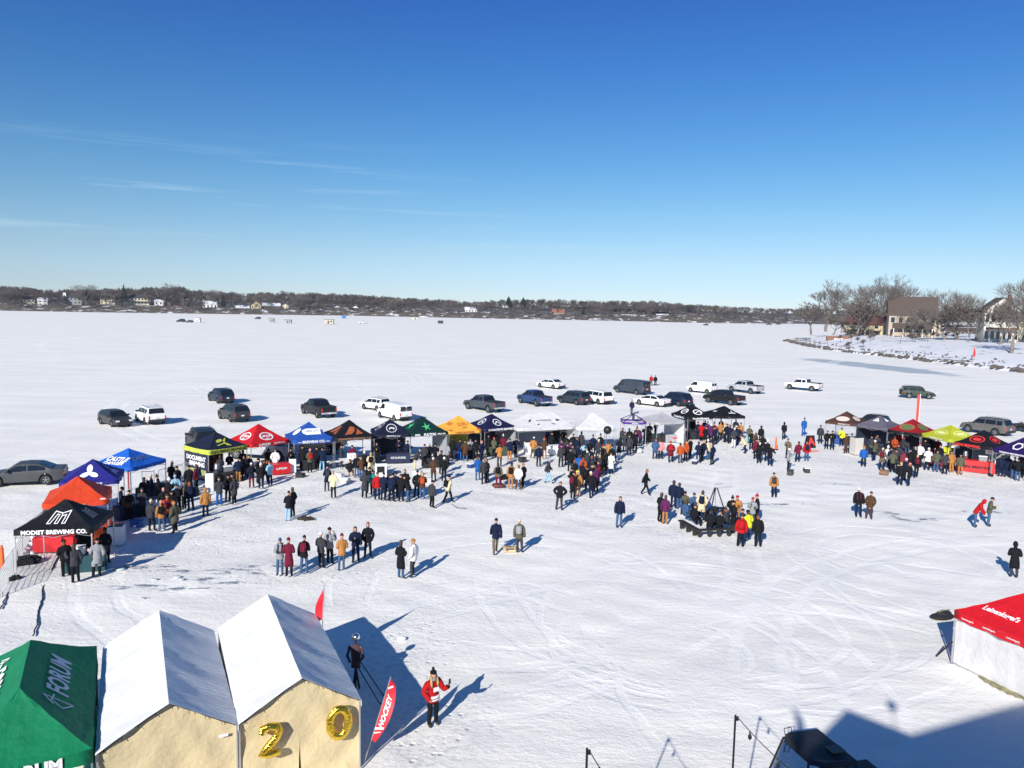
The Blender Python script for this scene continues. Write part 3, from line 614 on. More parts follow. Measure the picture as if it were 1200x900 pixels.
def foil(name, pts, rad, closed, label, u, z):
    mb = MB(); P = [Vector((x, -.0, y)) for x, y in pts]
    n = len(P); rr = [rad * (1 + .09 * math.sin(i * 2.4)) for i in range(n)]
    if not closed: rr[0] *= .7; rr[-1] *= .7
    # closed tube
    if closed:
        V = []; m_ = 12
        for i in range(n):
            d = (P[(i + 1) % n] - P[i - 1]).normalized(); a = Vector((0, 1, 0)); b = a.cross(d)
            for k in range(m_):
                t = 2 * math.pi * k / m_; V.append(P[i] + (a * math.cos(t) * .8 + b * math.sin(t)) * rr[i])
        mb.add(V, [(i * m_ + k, i * m_ + (k + 1) % m_, ((i + 1) % n) * m_ + (k + 1) % m_, ((i + 1) % n) * m_ + k) for i in range(n) for k in range(m_)])
    else:
        V = []; m_ = 12
        for i in range(n):
            d = (P[min(i + 1, n - 1)] - P[max(i - 1, 0)]).normalized(); a = Vector((0, 1, 0)); b = a.cross(d)
            for k in range(m_):
                t = 2 * math.pi * k / m_; V.append(P[i] + (a * math.cos(t) * .8 + b * math.sin(t)) * rr[i])
        mb.add(V, [(i * m_ + k, i * m_ + (k + 1) % m_, (i + 1) * m_ + (k + 1) % m_, (i + 1) * m_ + k) for i in range(n - 1) for k in range(m_)] + [tuple(range(m_)), tuple(range((n - 1) * m_, n * m_))])
    me = mb.mesh(name, gold, True); o = link(name, me); o.matrix_world = S2w @ Matrix.Translation((u, -.2, z)); return tag(o, label, 'balloon', 'gold number balloons')
S2w = Matrix.Translation(S2.location) @ Matrix.Rotation(S2.rotation_euler.z, 4, 'Z')
two = [(-.26, .24), (-.22, .36), (-.05, .42), (.14, .38), (.22, .24), (.16, .1), (.02, -.06), (-.14, -.2), (-.24, -.33), (-.1, -.36), (.08, -.36), (.24, -.36)]
zero = [(.24 * math.cos(t), .37 * math.sin(t)) for t in np.linspace(0, 2 * math.pi, 21)[:-1]]
foil('number_two_balloon', [(x * .9, y * .92) for x, y in two], .108, False, 'gold foil balloon shaped like the numeral 2', .72, 1.42)
foil('number_zero_balloon', zero, .108, True, 'gold foil balloon shaped like the numeral 0', 2.42, 1.52)
# ------------------------------------------------------------------ people
skin = mat('skin', (.50, .27, .19), .55, noise=.08); boot = mat('boots', (.02, .017, .015), .7, noise=.2); glove = mat('gloves', (.018, .018, .02), .8)
HAIR = dict(hb=mat('hair_brown', (.05, .026, .014), .6, noise=.3), hy=mat('hair_blond', (.42, .27, .11), .6, noise=.3), hr=mat('hair_ginger', (.22, .07, .025), .6, noise=.3))
def skel(arms='down', legs='stand', lean=0.0, slim=1.0):
    """joints: facing +Y"""
    J = {}; 
    hipz = .93
    if legs == 'sit': hipz = .52
    J['pelvis'] = (0, 0, hipz, .145 * slim, .115)
    def up(x, y, z):      # upper body point, leaned forward about the pelvis
        c, s = math.cos(lean), math.sin(lean); return (x, y * c + z * s, hipz + z * c - y * s)
    J['waist'] = up(0, .0, .16) + (.14 * slim, .105); J['chest'] = up(0, 0, .36) + (.165 * slim, .115); J['neckb'] = up(0, -.005, .52) + (.085, .08)
    J['neck'] = up(0, .01, .60) + (.052, .055)
    E_ = [('pelvis', 'waist', 'T'), ('waist', 'chest', 'T'), ('chest', 'neckb', 'T'), ('neckb', 'neck', 'N')]
    for s in (-1, 1):
        n = 'RL'[s > 0]
        J['sh' + n] = up(s * .175, 0, .475) + (.082, .082)
        a = arms if isinstance(arms, str) else arms[s > 0]
        if a == 'down': el, wr, hd = (s * .245, -.02, .20), (s * .26, .05, -.04), (s * .255, .09, -.14)
        elif a == 'hold': el, wr, hd = (s * .25, -.01, .19), (s * .13, .24, .25), (s * .07, .31, .30)
        elif a == 'pocket': el, wr, hd = (s * .285, -.06, .2), (s * .21, .09, .02), (s * .17, .13, -.02)
        elif a == 'hips': el, wr, hd = (s * .37, -.07, .22), (s * .22, .05, .07), (s * .16, .08, .03)
        elif a == 'drink': el, wr, hd = (s * .25, .12, .24), (s * .13, .27, .45), (s * .08, .27, .54)
        elif a == 'fwd': el, wr, hd = (s * .2, .18, .28), (s * .14, .42, .18), (s * .1, .5, .15)
        elif a == 'swingf': el, wr, hd = (s * .23, .08, .21), (s * .22, .25, .06), (s * .21, .31, .0)
        elif a == 'swingb': el, wr, hd = (s * .24, -.15, .22), (s * .25, -.2, -.02), (s * .25, -.2, -.11)
        elif a == 'phone': el, wr, hd = (s * .28, .16, .22), (s * .30, .36, .37), (s * .30, .41, .46)
        J['el' + n] = up(*el) + (.056, .056); J['wr' + n] = up(*wr) + (.043, .043); J['hd' + n] = up(*hd) + (.036, .03)
        E_ += [('chest', 'sh' + n, 'T'), ('sh' + n, 'el' + n, 'T'), ('el' + n, 'wr' + n, 'T'), ('wr' + n, 'hd' + n, 'H')]
        if legs == 'stand': hp, kn, an, to = (s * .09, 0, .86), (s * .11, .02, .49), (s * .12, -.02, .1), (s * .14, .14, .045)
        elif legs == 'wide': hp, kn, an, to = (s * .10, 0, .86), (s * .13, .03, .48), (s * .155, -.02, .1), (s * .18, .13, .045)
        elif legs == 'shift': hp, kn, an, to = (s * .09, 0, .86), (s * .12, .02 + .09 * (s > 0), .49 + .01 * (s > 0)), (s * .13, -.03 + .1 * (s > 0), .1), (s * (.15 + .05 * (s > 0)), .13 + .1 * (s > 0), .045)
        elif legs == 'walk':
            f_ = s; hp, kn, an, to = (s * .09, 0, .86), (s * .10, .1 * f_ + .06, .50), (s * .1, .27 * f_ - .02, .11), (s * .11, .27 * f_ + .13, .05 if f_ > 0 else .045)
        elif legs == 'sit': hp, kn, an, to = (s * .10, .03, .50), (s * .14, .46, .50), (s * .14, .48, .1), (s * .15, .63, .045)
        J['hp' + n] = hp + (.105, .1); J['kn' + n] = kn + (.076, .076); J['an' + n] = an + (.062, .066); J['to' + n] = to + (.05, .042)
        E_ += [('pelvis', 'hp' + n, 'P'), ('hp' + n, 'kn' + n, 'P'), ('kn' + n, 'an' + n, 'P'), ('an' + n, 'to' + n, 'B')]
    head = Vector(up(0, .03, .715)); return J, E_, head, lean
def head_geo(c, lean, S=1.0, nose=True):
    """head with face, facing +Y; returns verts/faces/material idx (0 skin, 4 eye, 5 mouth)"""
    V = []; Fc = []; M_ = []; n, m_ = 16, 12
    for i in range(m_ + 1):
        ph = math.pi * i / m_; z = -math.cos(ph) * .125; r_ = math.sin(ph)
        for k in range(n):
            t = 2 * math.pi * k / n; x = math.cos(t) * r_ * .078; y = math.sin(t) * r_ * .097
            if z < -.02: x *= 1 - .28 * (-.02 - z) / .1; y = y * (1 - .05) + .01
            if y > 0 and abs(x) < .022 and -.045 < z < .02: y += .024 * (1 - abs(z + .03) / .06)
            if y > 0 and .015 < abs(x) < .05 and 0 < z < .03: y -= .006
            V.append(Vector((x, y, z)) * S)
    for i in range(m_):
        for k in range(n): Fc.append((i * n + k, i * n + (k + 1) % n, (i + 1) * n + (k + 1) % n, (i + 1) * n + k)); M_.append(0)
    mb = MB(); mb.add(V, Fc)
    for s in (-1, 1):
        mb.ball((s * .033 * S, .083 * S, .008 * S), .011 * S, 6, 4); mb.ball((s * .08 * S, .0, -.01 * S), .025 * S, 6, 0, 1.2, .4, .7)
    mb.box(-.022 * S, .086 * S, -.062 * S, .022 * S, .094 * S, -.052 * S, 5)
    c_, s_ = math.cos(lean), math.sin(lean)
    V = [(x + c[0], y * c_ + z * s_ + c[1], z * c_ - y * s_ + c[2]) for x, y, z in mb.v]
    return V, mb.f, mb.m
eyeM = mat('eyes', (.02, .015, .012), .3); lipM = mat('lips', (.32, .10, .08), .5)
def skin_mesh(J, E_, sub=1):
    names = list(J); idx = {n: i for i, n in enumerate(names)}
    me = bpy.data.meshes.new('t'); me.from_pydata([J[n][:3] for n in names], [(idx[a], idx[b]) for a, b, _ in E_], [])
    o = link('t', me); md = o.modifiers.new('s', 'SKIN'); md.use_smooth_shade = True; md.branch_smoothing = .4
    sv = me.skin_vertices[0].data
    for n in names: sv[idx[n]].radius = J[n][3:5]; sv[idx[n]].use_root = (n == 'pelvis')
    o.modifiers.new('u', 'SUBSURF').levels = sub
    dg = bpy.context.evaluated_depsgraph_get(); r_ = bpy.data.meshes.new_from_object(o.evaluated_get(dg))
    V = [tuple(v.co) for v in r_.vertices]; Fc = [tuple(p.vertices) for p in r_.polygons]
    bpy.data.objects.remove(o); bpy.data.meshes.remove(me); bpy.data.meshes.remove(r_); return V, Fc
def classify(V, J, E_):
    P = np.array(V); best = np.full(len(P), 1e9); lab = np.zeros(len(P), int); code = {'T': 0, 'N': 1, 'H': 2, 'P': 3, 'B': 4}
    for a, b, t in E_:
        A = np.array(J[a][:3]); B = np.array(J[b][:3]); d = B - A; u = np.clip(((P - A) @ d) / (d @ d), 0, 1)
        dist = np.linalg.norm(P - (A + u[:, None] * d), axis=1) - (J[a][3] * (1 - u) + J[b][3] * u)
        k = dist < best - 1e-4; best[k] = dist[k]; lab[k] = code[t]
    return lab
def make_pose(arms, legs, lean=0, coat=0, slim=1.0, fingers=False, bulk=.032):
    J, E_, head, ln = skel(arms, legs, lean, slim)
    V, Fc = skin_mesh(J, E_, 1)
    lab = classify(V, J, E_)
    fl = [int(np.bincount(lab[list(f)]).argmax()) for f in Fc]
    mb = MB(); mi = {0: 1, 1: 0, 2: 3, 3: 1, 4: 2}
    for f, l_ in zip(Fc, fl): mb.f.append(f); mb.m.append(mi[l_])
    mb.v = list(V)
    if fingers:
        for s, n in ((-1, 'R'), (1, 'L')):
            h = Vector(J['hd' + n][:3]); w_ = Vector(J['wr' + n][:3]); d = (h - w_).normalized(); a = Vector((1, 0, 0)); a = (a - d * a.dot(d)).normalized(); b = d.cross(a)
            for k, L_ in enumerate((.06, .075, .08, .07)):
                p = h + a * (k - 1.5) * .019; mb.tube([p, p + d * L_ * .5, p + d * L_ * .85 + b * .02 * s], [.011, .0095, .007], 6, 0)
            p = h - d * .02 + a * -.03 * s; mb.tube([p, p - a * .03 * s + d * .03, p - a * .03 * s + d * .055], [.012, .01, .008], 6, 0)
    hv, hf, hm = head_geo(head, ln); o = len(mb.v); mb.v += hv; mb.f += [tuple(i + o for i in q) for q in hf]; mb.m += hm
    body = mb.mesh('person_body', [skin, cloth('k'), boot, glove, eyeM, lipM], True)
    # jacket: torso and arm faces pushed outwards, with a hem
    tmp = bpy.data.meshes.new('n'); tmp.from_pydata(V, [], Fc); tmp.update(); nrm = [v.normal.copy() for v in tmp.vertices]; bpy.data.meshes.remove(tmp)
    piv = J['pelvis'][2]
    keep = []
    for f, l_ in zip(Fc, fl):
        c = sum((Vector(V[i]) for i in f), Vector()) / len(f)
        if l_ == 0 or (l_ == 3 and c.z > piv - .13 - coat and (legs != 'sit')) : keep.append(f)
    used = {}; W = []; G_ = []
    for f in keep:
        q = []
        for i in f:
            if i not in used:
                used[i] = len(W); p = Vector(V[i]); nn = nrm[i]
                k = bulk
                if p.z < piv + .12 and abs(p.x) < .24 and legs != 'sit': k += .012
                W.append(p + nn * k)
            q.append(used[i])
        G_.append(tuple(q))
    jb = MB(); jb.add(W, G_)
    if coat and legs != 'sit':
        prof = [(.17, piv + .06), (.185, piv - .06), (.2, piv - coat * .6), (.205, piv - coat)]; n = 14; VV = []
        for r_, z in prof:
            for k in range(n):
                t = 2 * math.pi * k / n; VV.append((math.cos(t) * r_ * 1.08, math.sin(t) * r_ * .85, z))
        jb.add(VV, [(i * n + k, i * n + (k + 1) % n, (i + 1) * n + (k + 1) % n, (i + 1) * n + k) for i in range(3) for k in range(n)])
    # collar
    nb = Vector(J['neckb'][:3]); nk = Vector(J['neck'][:3])
    jb.tube([nb - (nk - nb) * .3, nk], [.095, .072], 10, cap=False)
    jack = jb.mesh('jacket', cloth('k'), True)
    return dict(body=body, jacket=jack, head=head, lean=ln)
POSES = dict(
    s=make_pose('down', 'stand'), h=make_pose('hold', 'stand'), p=make_pose('pocket', 'wide'), d=make_pose(('hold', 'drink'), 'stand', .03),
    w=make_pose(('swingf', 'swingb'), 'walk', .06), a=make_pose('hips', 'wide'), b=make_pose('fwd', 'stand', .55), B=make_pose('fwd', 'wide', .9), l=make_pose('hold', 'stand', .12),
    L=make_pose('hold', 'stand', .03, coat=.34), S=make_pose('hold', 'sit', .12), f=make_pose(('hold', 'fwd'), 'wide', .1), H=make_pose(('phone', 'pocket'), 'stand', -.02, fingers=True, slim=.9))
POSES.update({'1': make_pose(('pocket', 'down'), 'shift', .02), '2': make_pose(('down', 'hold'), 'shift', .04), '3': make_pose(('phone', 'pocket'), 'stand'), '4': make_pose('hold', 'shift', .03, coat=.16),
    '5': make_pose('pocket', 'shift', 0, coat=.24), '6': make_pose(('hold', 'drink'), 'shift', 0, coat=.1), '7': make_pose(('drink', 'pocket'), 'stand', -.02, slim=.88), '8': make_pose('hold', 'shift', .18, slim=1.12)})
CUPAT = {k: v for k, v in (('h', ('hold', .0)), ('d', ('drink', .03)), ('4', ('hold', .03)), ('6', ('drink', 0)), ('l', ('hold', .12)), ('2', ('hold', .04)))}
def head_mesh(kind):
    mb = MB(); n, m_ = 14, 7
    def dome(rx, ry, rz, z0, zc, yo=0):
        V = []; k0 = len(mb.v)
        for i in range(m_ + 1):
            u = i / m_; zz = z0 + (rz - z0) * u if False else 0
            ph = math.asin(max(-1, min(1, z0 / rz))) + (math.pi / 2 - math.asin(max(-1, min(1, z0 / rz)))) * u
            for k in range(n):
                t = 2 * math.pi * k / n; V.append((math.cos(t) * math.cos(ph) * rx, yo + math.sin(t) * math.cos(ph) * ry, zc + math.sin(ph) * rz))
        mb.add(V, [(i * n + k, i * n + (k + 1) % n, (i + 1) * n + (k + 1) % n, (i + 1) * n + k) for i in range(m_) for k in range(n)])
    if kind in ('beanie', 'pom'):
        dome(.092, .11, .125, .01, .03); mb.lathe([(.088, 0), (.098, .012), (.098, .045), (.088, .055)], 14, (0, 0, .028), sx=1, sy=1.16)
        if kind == 'pom': mb.ball((0, -.01, .185), .045, 8)
    elif kind == 'cap':
        dome(.09, .108, .11, .0, .035); mb.add([(-.07, .08, .05), (.07, .08, .05), (.05, .19, .035), (-.05, .19, .035), (-.07, .08, .04), (.07, .08, .04), (.05, .19, .028), (-.05, .19, .028)], [(0, 1, 2, 3), (7, 6, 5, 4), (3, 2, 6, 7), (0, 3, 7, 4), (1, 5, 6, 2)])
    elif kind in ('hair', 'longhair'):
        V = []; long = kind == 'longhair'
        rows = 10 if long else 8
        for i in range(rows + 1):
            ph = math.pi / 2 - (math.pi * .62) * min(i, 7) / 7; zz = .02 + math.sin(ph) * .135; rr_ = math.cos(ph)
            if i > 7: zz -= (i - 7) * .085; rr_ = .9
            for k in range(11):
                t = math.pi * (1.0 + k / 10) if i > 3 else math.pi * (-.5 + 2 * k / 10) 
                t = R(180 - 25 * (i > 2)) + (R(180 + 50 * (i > 2))) * k / 10 if i > 2 else R(-90) + 2 * math.pi * k / 10
                if i > 2: t = R(160) + R(220) * k / 10
                else: t = R(160) + R(360) * k / 10 * (220 + 140 * (1 - i / 3)) / 360 
                V.append((math.cos(t) * max(.03, rr_) * .095, math.sin(t) * max(.03, rr_) * .115 - .005, zz))
        mb.add(V, [(i * 11 + k, i * 11 + k + 1, (i + 1) * 11 + k + 1, (i + 1) * 11 + k) for i in range(rows) for k in range(10)])
        dome(.088, .108, .132, .06, .02)
    elif kind == 'hood':
        V = []
        for i in range(8):
            ph = math.pi / 2 - math.pi * .85 * i / 7; rr_ = max(.06, math.cos(ph)); zz = .015 + math.sin(ph) * .16
            for k in range(13):
                t = R(130) + R(280) * k / 12 if i > 1 else R(110) + R(330) * k / 12
                V.append((math.cos(t) * rr_ * .115, math.sin(t) * rr_ * .135 - .005, zz))
        mb.add(V, [(i * 13 + k, i * 13 + k + 1, (i + 1) * 13 + k + 1, (i + 1) * 13 + k) for i in range(7) for k in range(12)])
        dome(.10, .125, .16, .09, .015)
    return mb.mesh(kind, cloth('k'), True)
HM = {k: head_mesh(k) for k in ('beanie', 'pom', 'cap', 'hair', 'longhair', 'hood')}
pk = MB(); pk.box(-.15, -.30, .08, .15, -.13, .50, bev=.05); pk.box(-.11, -.35, .1, .11, -.29, .3, bev=.03); pk.box(-.12, -.14, .1, -.08, .16, .5); pk.box(.08, -.14, .1, .12, .16, .5)
PACK = pk.mesh('backpack', cloth('k'), False)
HN = dict(hb=('brown hair', 'hair'), hy=('blond hair', 'longhair'), hr=('ginger hair', 'hair'))
cup = MB().lathe([(.03, 0), (.037, .11), (.034, .11), (.028, .01)], 8).mesh('cup', mat('beer_cup', (.5, .35, .15), .3))
def person(x, y, jk, pn, hd, face='b', pose='h', pack=None, scale=None, label=None, group='visitors on the snow', gz=0, coat=None):
    loc = at(x, y) if not isinstance(x, Vector) else x
    q = rng.random(4)
    if pose not in POSES: pose = 'h'
    if pose == 'h': pose = 'hh1p2d3l4s5p6d7858124'[rng.integers(21)]
    P = POSES[pose]
    sc_ = scale or .965 + .07 * q[0]
    if pose == 'sit': pass
    loc = Vector((loc.x, loc.y, gz - .01))
    # 'b' looks away from the lens, 'f' towards it, 'l','r' to photo left or right
    los = math.atan2(-loc.x, loc.y)
    rz = los + {'b': 0, 'f': math.pi, 'l': math.pi / 2, 'r': -math.pi / 2, 'L': math.pi / 4, 'R': -math.pi / 4, 'F': math.pi * .78, 'G': -math.pi * .78}[face] + (q[1] - .5) * .5
    q4 = rng.random(2); root = thing('person', label, 'person', loc, rz, group); root.scale = (sc_ * (.87 + .17 * q4[0]), sc_ * (.87 + .17 * q4[0]), sc_ * (.97 + .05 * q4[1]))
    b = link('body', P['body'], root)
    sl = b.material_slots[1]; sl.link = 'OBJECT'; sl.material = MATS.get('cloth_' + CC[pn][0].replace(' ', '_')) if pn != 'u' else cloth('u')
    if sl.material is None: sl.material = cloth(pn)
    def put(me, name, m_, at_head=True):
        o = link(name, me, root); o.material_slots[0].link = 'OBJECT'; o.material_slots[0].material = m_
        if at_head: o.location = P['head']; o.rotation_euler.x = -P['lean']
        return o
    put(P['jacket'], 'jacket', cloth(jk), False)
    if hd in HN:
        kind = HN[hd][1]; put(HM[kind], 'hair', HAIR[hd]); desc = HN[hd][0]
    elif hd == 'H': put(HM['hood'], 'hood', cloth(jk)); desc = 'hood up'
    else:
        big = q[2]
        kind = 'pom' if big < .22 else ('cap' if big > .86 else 'beanie'); put(HM[kind], 'hat', cloth(hd)); desc = CC[hd][0] + (' cap' if kind == 'cap' else ' hat')
        if q[3] < .3 and face in 'bLR': put(HM['hair'], 'hair', HAIR[('hb', 'hb', 'hy', 'hr')[int(q[1] * 4)]]).scale = (.96, .96, .96)
    if pack:
        o = put(PACK, 'backpack', cloth(pack), False); o.location = (0, 0, .98); o.rotation_euler.x = -P['lean']
    if pose in CUPAT and q[3] > .35:
        z_ = {'hold': (.07, .33, 1.20), 'drink': (.08, .29, 1.44)}[CUPAT[pose][0]]; c_ = link('cup', cup, root); c_.location = z_
    root.rotation_euler.x = (q[1] - .5) * .08; root.rotation_euler.y = (q4[1] - .5) * .09
    if not pack and q[2] > .88 and pose != 'S':
        pack = 'kgnm'[int(q[0] * 4)]; o = put(PACK, 'backpack', cloth(pack), False); o.location = (0, 0, .98); o.rotation_euler.x = -P['lean']
    jn = CC[jk][0] + (' jacket' if pose != 'L' else ' coat')
    pnn = 'blue jeans' if pn in 'jb' else CC[pn][0] + ' trousers'
    root['_d'] = (jn + ', ' + pnn + ', ' + desc); root['_x'] = float(x) if not isinstance(x, Vector) else float(proj(x)[0])
    return root
_ALL = []
def crowd(place, group, data):
    L_ = []
    for ln in data.strip().split('\n'):
        for it in ln.split(';'):
            it = it.split()
            if not it: continue
            x, y, jk, pn, hd = it[:5]; face = it[5] if len(it) > 5 else 'b'; pose = it[6] if len(it) > 6 else 'h'; pack = it[7] if len(it) > 7 else None
            o = person(float(x), float(y), jk, pn, hd, face, pose, pack, group=group); L_.append(o)
    L_.sort(key=lambda o: o['_x'])
    for i, o in enumerate(L_):
        k = len(L_); pos = ('leftmost' if i == 0 else 'rightmost' if i == k - 1 else ordinal(i + 1) + ' from left')
        o['label'] = 'person, ' + o['_d'] + ', ' + pos + ' ' + place
    for o in L_:
        del o['_d'], o['_x']
    return L_
crowd('at nearest black canopy', 'visitors at the left stalls', '''
78 676 k k k b h; 89 683 g k hb b h; 113 677 G k k b h; 124 661 k k k b h; 95 656 k k k f h; 104 654 k r k f h''')
crowd('outside violet-blue canopy', 'visitors at the left stalls', '''
151 610 e k k b h; 167 607 g k g b h; 168 593 k k k b h; 178 589 n n c l d; 187 589 k k k l l; 141 606 n k k r h
201 573 k j k R h; 209 578 k k k L h; 207 587 l k l b h; 197 594 k k w R d; 216 597 u k k L h; 224 598 n n o b s; 209 602 k k g b l k
178 623 g k c R h; 190 623 t j i b h; 196 618 o j e b h; 206 624 v k t L h; 193 607 k k i f h; 203 610 k n k b h''')
crowd('at navy-and-lime canopy', 'visitors at the left stalls', '''
241 606 t k H b s; 257 593 g B e b h; 267 589 k k k b h; 271 586 k g k f h; 275 591 g k k L h; 250 561 o k e b h; 258 563 g g hb b h; 269 558 n t k f h
279 565 n t k b h; 286 563 k k k R d; 222 577 k k k b h; 230 576 m k hb L s''')
crowd('before bright red canopy', 'visitors at the left stalls', '''
295 572 n m w b h; 301 567 k k k r h; 306 573 k n w b h; 311 567 k k k b h; 317 569 l n g L h; 314 551 k t k f b; 323 554 w n g b h; 292 561 n k k b s
285 556 n k k b h''')
crowd('near cobalt blue canopy', 'visitors at the left stalls', '''
363 554 v k i b h r; 371 550 k k k f h; 377 552 n l k b h; 383 576 n g k b h; 391 584 Y k G b h; 354 551 k k k b s; 341 552 k k k f h''')
crowd('of pair by ash heap', 'visitors on open snow', '337 611 k l k b h; 343 606 k k hb L p')
crowd('under copper-art and seal canopies', 'visitors at the left stalls', '''
400 547 g e k r h; 413 548 m n k f h; 424 563 e j e b h; 418 560 k j k b h; 428 556 k k w R h; 434 558 c c hy b L; 468 540 n n k f h; 477 541 n g k f h; 410 560 k t k b S; 442 545 k k k f h''')
crowd('in row before star canopy', 'visitors in the middle crowd', '''
427 584 g k k b L; 437 581 s k k R h; 442 586 r n k b s; 449 587 n n k b h; 454 586 k k n b h; 458 588 n k k R h; 470 588 k k g b h; 479 588 k j k L b; 488 584 k k k b h
495 585 e b hy b h o; 506 595 g k k R s; 525 589 c k k R w k; 463 584 n n k f h; 433 578 k k k f h; 475 582 k k hb f h''')
crowd('under star and golden canopies', 'visitors in the middle crowd', '''
498 547 g k k b h; 503 546 k k l b h; 510 546 k k k R h; 508 564 e k w b h; 520 564 k k w b h; 517 556 k k k R d; 524 544 G g g R h; 531 538 k k k b h; 545 541 e j k b h; 557 540 k k k b h; 564 542 n n i L h
538 540 n B k b s; 486 551 g c g r b; 551 538 G k k f h''')
crowd('of three below golden canopy', 'visitors in the middle crowd', '560 563 B j k b h; 567 567 g k hb f h; 571 566 k k hb F h')
crowd('round small black grill', 'visitors in the middle crowd', '584 571 u m k b h; 598 573 t t k b s k; 607 574 w e hr b p; 613 572 k k t L h')
crowd('under deep navy canopy', 'visitors in the middle crowd', '585 547 t g hb b h; 579 536 v k r R h; 590 533 m n w b h; 597 539 n t k b h; 604 536 n k k R h; 573 534 k k k f h; 582 530 k k c f h')
crowd('before large lettered white canopy', 'visitors in the middle crowd', '''
624 537 t v w b h; 631 547 n n k b s; 638 538 e t o b h; 646 530 k k k R h; 657 541 p k g b h; 664 540 g g k b h; 669 542 p k g b h; 662 534 k k k b h; 672 532 k k k b h; 676 537 n n k b h; 681 529 g g k b s; 651 524 k n k f h; 640 523 n k e f h; 660 525 k g k f h''')
crowd('between queue and black grill', 'visitors in the middle crowd', '642 566 g l l r w; 655 597 k g hb f a')
crowd('in rear of dense queue', 'visitors in the middle crowd', '''
657 548 g k k b h; 664 546 k k g b h; 671 548 g k g R h; 668 553 k k n b h; 676 548 n B k b h; 683 545 l b n b h; 690 541 k k k b h; 695 533 n n n b h; 700 540 g k w b h; 703 532 k k k b h; 706 548 k k r L h; 713 541 t k hb b h; 716 548 k k k b h; 710 552 k k hb L h; 719 541 b k hb R h
692 552 n k k L h; 684 551 k k k R h''')
crowd('in front of dense queue', 'visitors in the middle crowd', '''
677 582 t t y b s; 670 577 k k k L h; 673 566 g k g b h; 678 560 B k k b h; 684 563 o k k R h; 687 575 k k k L h; 692 562 n k k b h; 693 583 k n w b w; 700 569 m k e R h; 695 573 k k k L h; 681 571 k k g R h; 687 556 g k w b h; 702 560 k k k b h; 708 556 k e k b h; 671 585 k k k R s; 716 556 w k k b L; 698 577 p k k L h''')
crowd('by purple frame canopy', 'visitors in the middle crowd', '''
725 537 k w k b L; 732 530 g g k b h; 737 534 g k g b h; 738 524 k k hb b h; 745 522 k k k f h; 750 523 p n k L b; 756 521 k k hb b h; 761 517 g k g b h; 768 512 g k k L h; 782 511 k k k f b; 743 530 k k e R h; 729 523 g k g R h''')
crowd('in line below grey canopy', 'visitors in the middle crowd', '''
767 538 b n g b h; 774 538 i k hb b s; 786 542 m k r b h r; 797 543 o g hb b s; 803 541 o k k R h; 808 538 k n k L h; 818 543 n n k b h; 823 541 k k k L h; 830 539 c j w L h; 834 545 n k hb L h''')
crowd('under two middle black canopies', 'visitors in the middle crowd', '''
812 512 k k k f h; 818 515 n n k b h; 822 517 r k i b L; 829 515 B k k b h; 836 517 m m k b h; 843 516 t k e b h; 826 521 k k k R h; 833 520 p k w b h; 849 518 c k hy L h; 851 519 k k g b h; 855 520 n k k b h; 859 525 g w w b h; 863 521 k k w L h; 866 522 n n k b h; 868 516 t k k b h; 845 511 k e k f h
838 521 n k k L h; 825 512 n k k f h; 862 512 g k k f h''')
crowd('right of middle black canopies', 'visitors in the middle crowd', '''
878 520 v s g b h; 873 531 c k e l b; 884 531 e k hb L h; 885 538 m k k b s; 889 538 k k k L h; 891 520 k k H b s; 889 543 k k w b h; 902 546 k n l R f; 898 541 k k w b h; 893 533 k e hb b h; 880 527 k k k b h''')
crowd('near orange traffic tube', 'visitors on open snow', '''
918 515 k k H b w; 941 511 B B k b w; 923 537 u k k f h; 923 552 G k w r h; 934 542 m n k b h; 945 541 r j e b s; 907 583 t k k b s''')
crowd('left of brown canopy', 'visitors at the right stalls', '961 520 g k k f s; 968 526 k k k f h; 975 527 k k k f h')
crowd('before brown and mauve canopies', 'visitors at the right stalls', '''
986 523 y n k f h; 991 531 e e k L h; 996 531 k k k b s; 1012 547 B k t b s; 1024 540 v n w L h; 1020 533 g n k f h; 1033 551 u n c b h; 1038 547 w n w R h; 1044 550 n k k b h; 1046 554 v k k b h; 1027 532 g k k f h''')
crowd('before dark red canopy', 'visitors at the right stalls', '''
1048 534 o k k b h o; 1052 529 r k e f h; 1058 535 g n r R h; 1063 532 g b g b h; 1054 569 k k hy b s; 1059 563 n n w R h; 1065 570 k n i L h; 1073 560 k k k b w; 1052 545 g k k b h; 1066 552 k k k L h; 1041 539 k k k f h; 1070 547 k k hb b h
1049 553 g k k L h''')
crowd('before acid green canopy', 'visitors at the right stalls', '''
1077 543 w n r b h; 1086 551 w k w b h; 1096 553 v j k b s; 1107 556 g k e b h; 1115 554 t t e L h; 1125 557 v t k b s; 1109 543 y k k f h; 1098 536 m r k f h; 1083 538 k k k f h; 1091 535 k m k f h; 1101 545 k k k b h''')
crowd('under right-edge purple canopy', 'visitors at the right stalls', '''
1172 559 n n k b s; 1180 560 n n k b h; 1187 562 k j k b h; 1192 564 k j k b h; 1197 551 o k k f h; 1200 561 v k t b h; 1168 548 k k k f h''')
crowd('round the fire tripod', 'people round the fire', '''
773 612 k k hb R h; 779 614 p t hb b s; 789 596 n n g b s; 796 597 n j g b s; 821 610 c k c b h; 863 614 t t r f h; 859 622 k k k l h; 870 632 g k g l h
867 641 r k g b s r; 877 634 y j k L h; 881 617 G g r f h; 886 614 k k r l h; 888 641 k k g b s; 803 601 v k k f S; 813 602 b k g f S; 828 608 B k k f S; 857 607 k g k f S''')
crowd('in row of eight', 'visitors on open snow', '''
328 674 G j b f h; 339 676 m k m b L; 356 673 k j k b h; 377 666 g k w R h; 387 661 G k k R h; 400 669 t j m b h; 417 658 n n hb f h; 431 654 k k hr f p''')
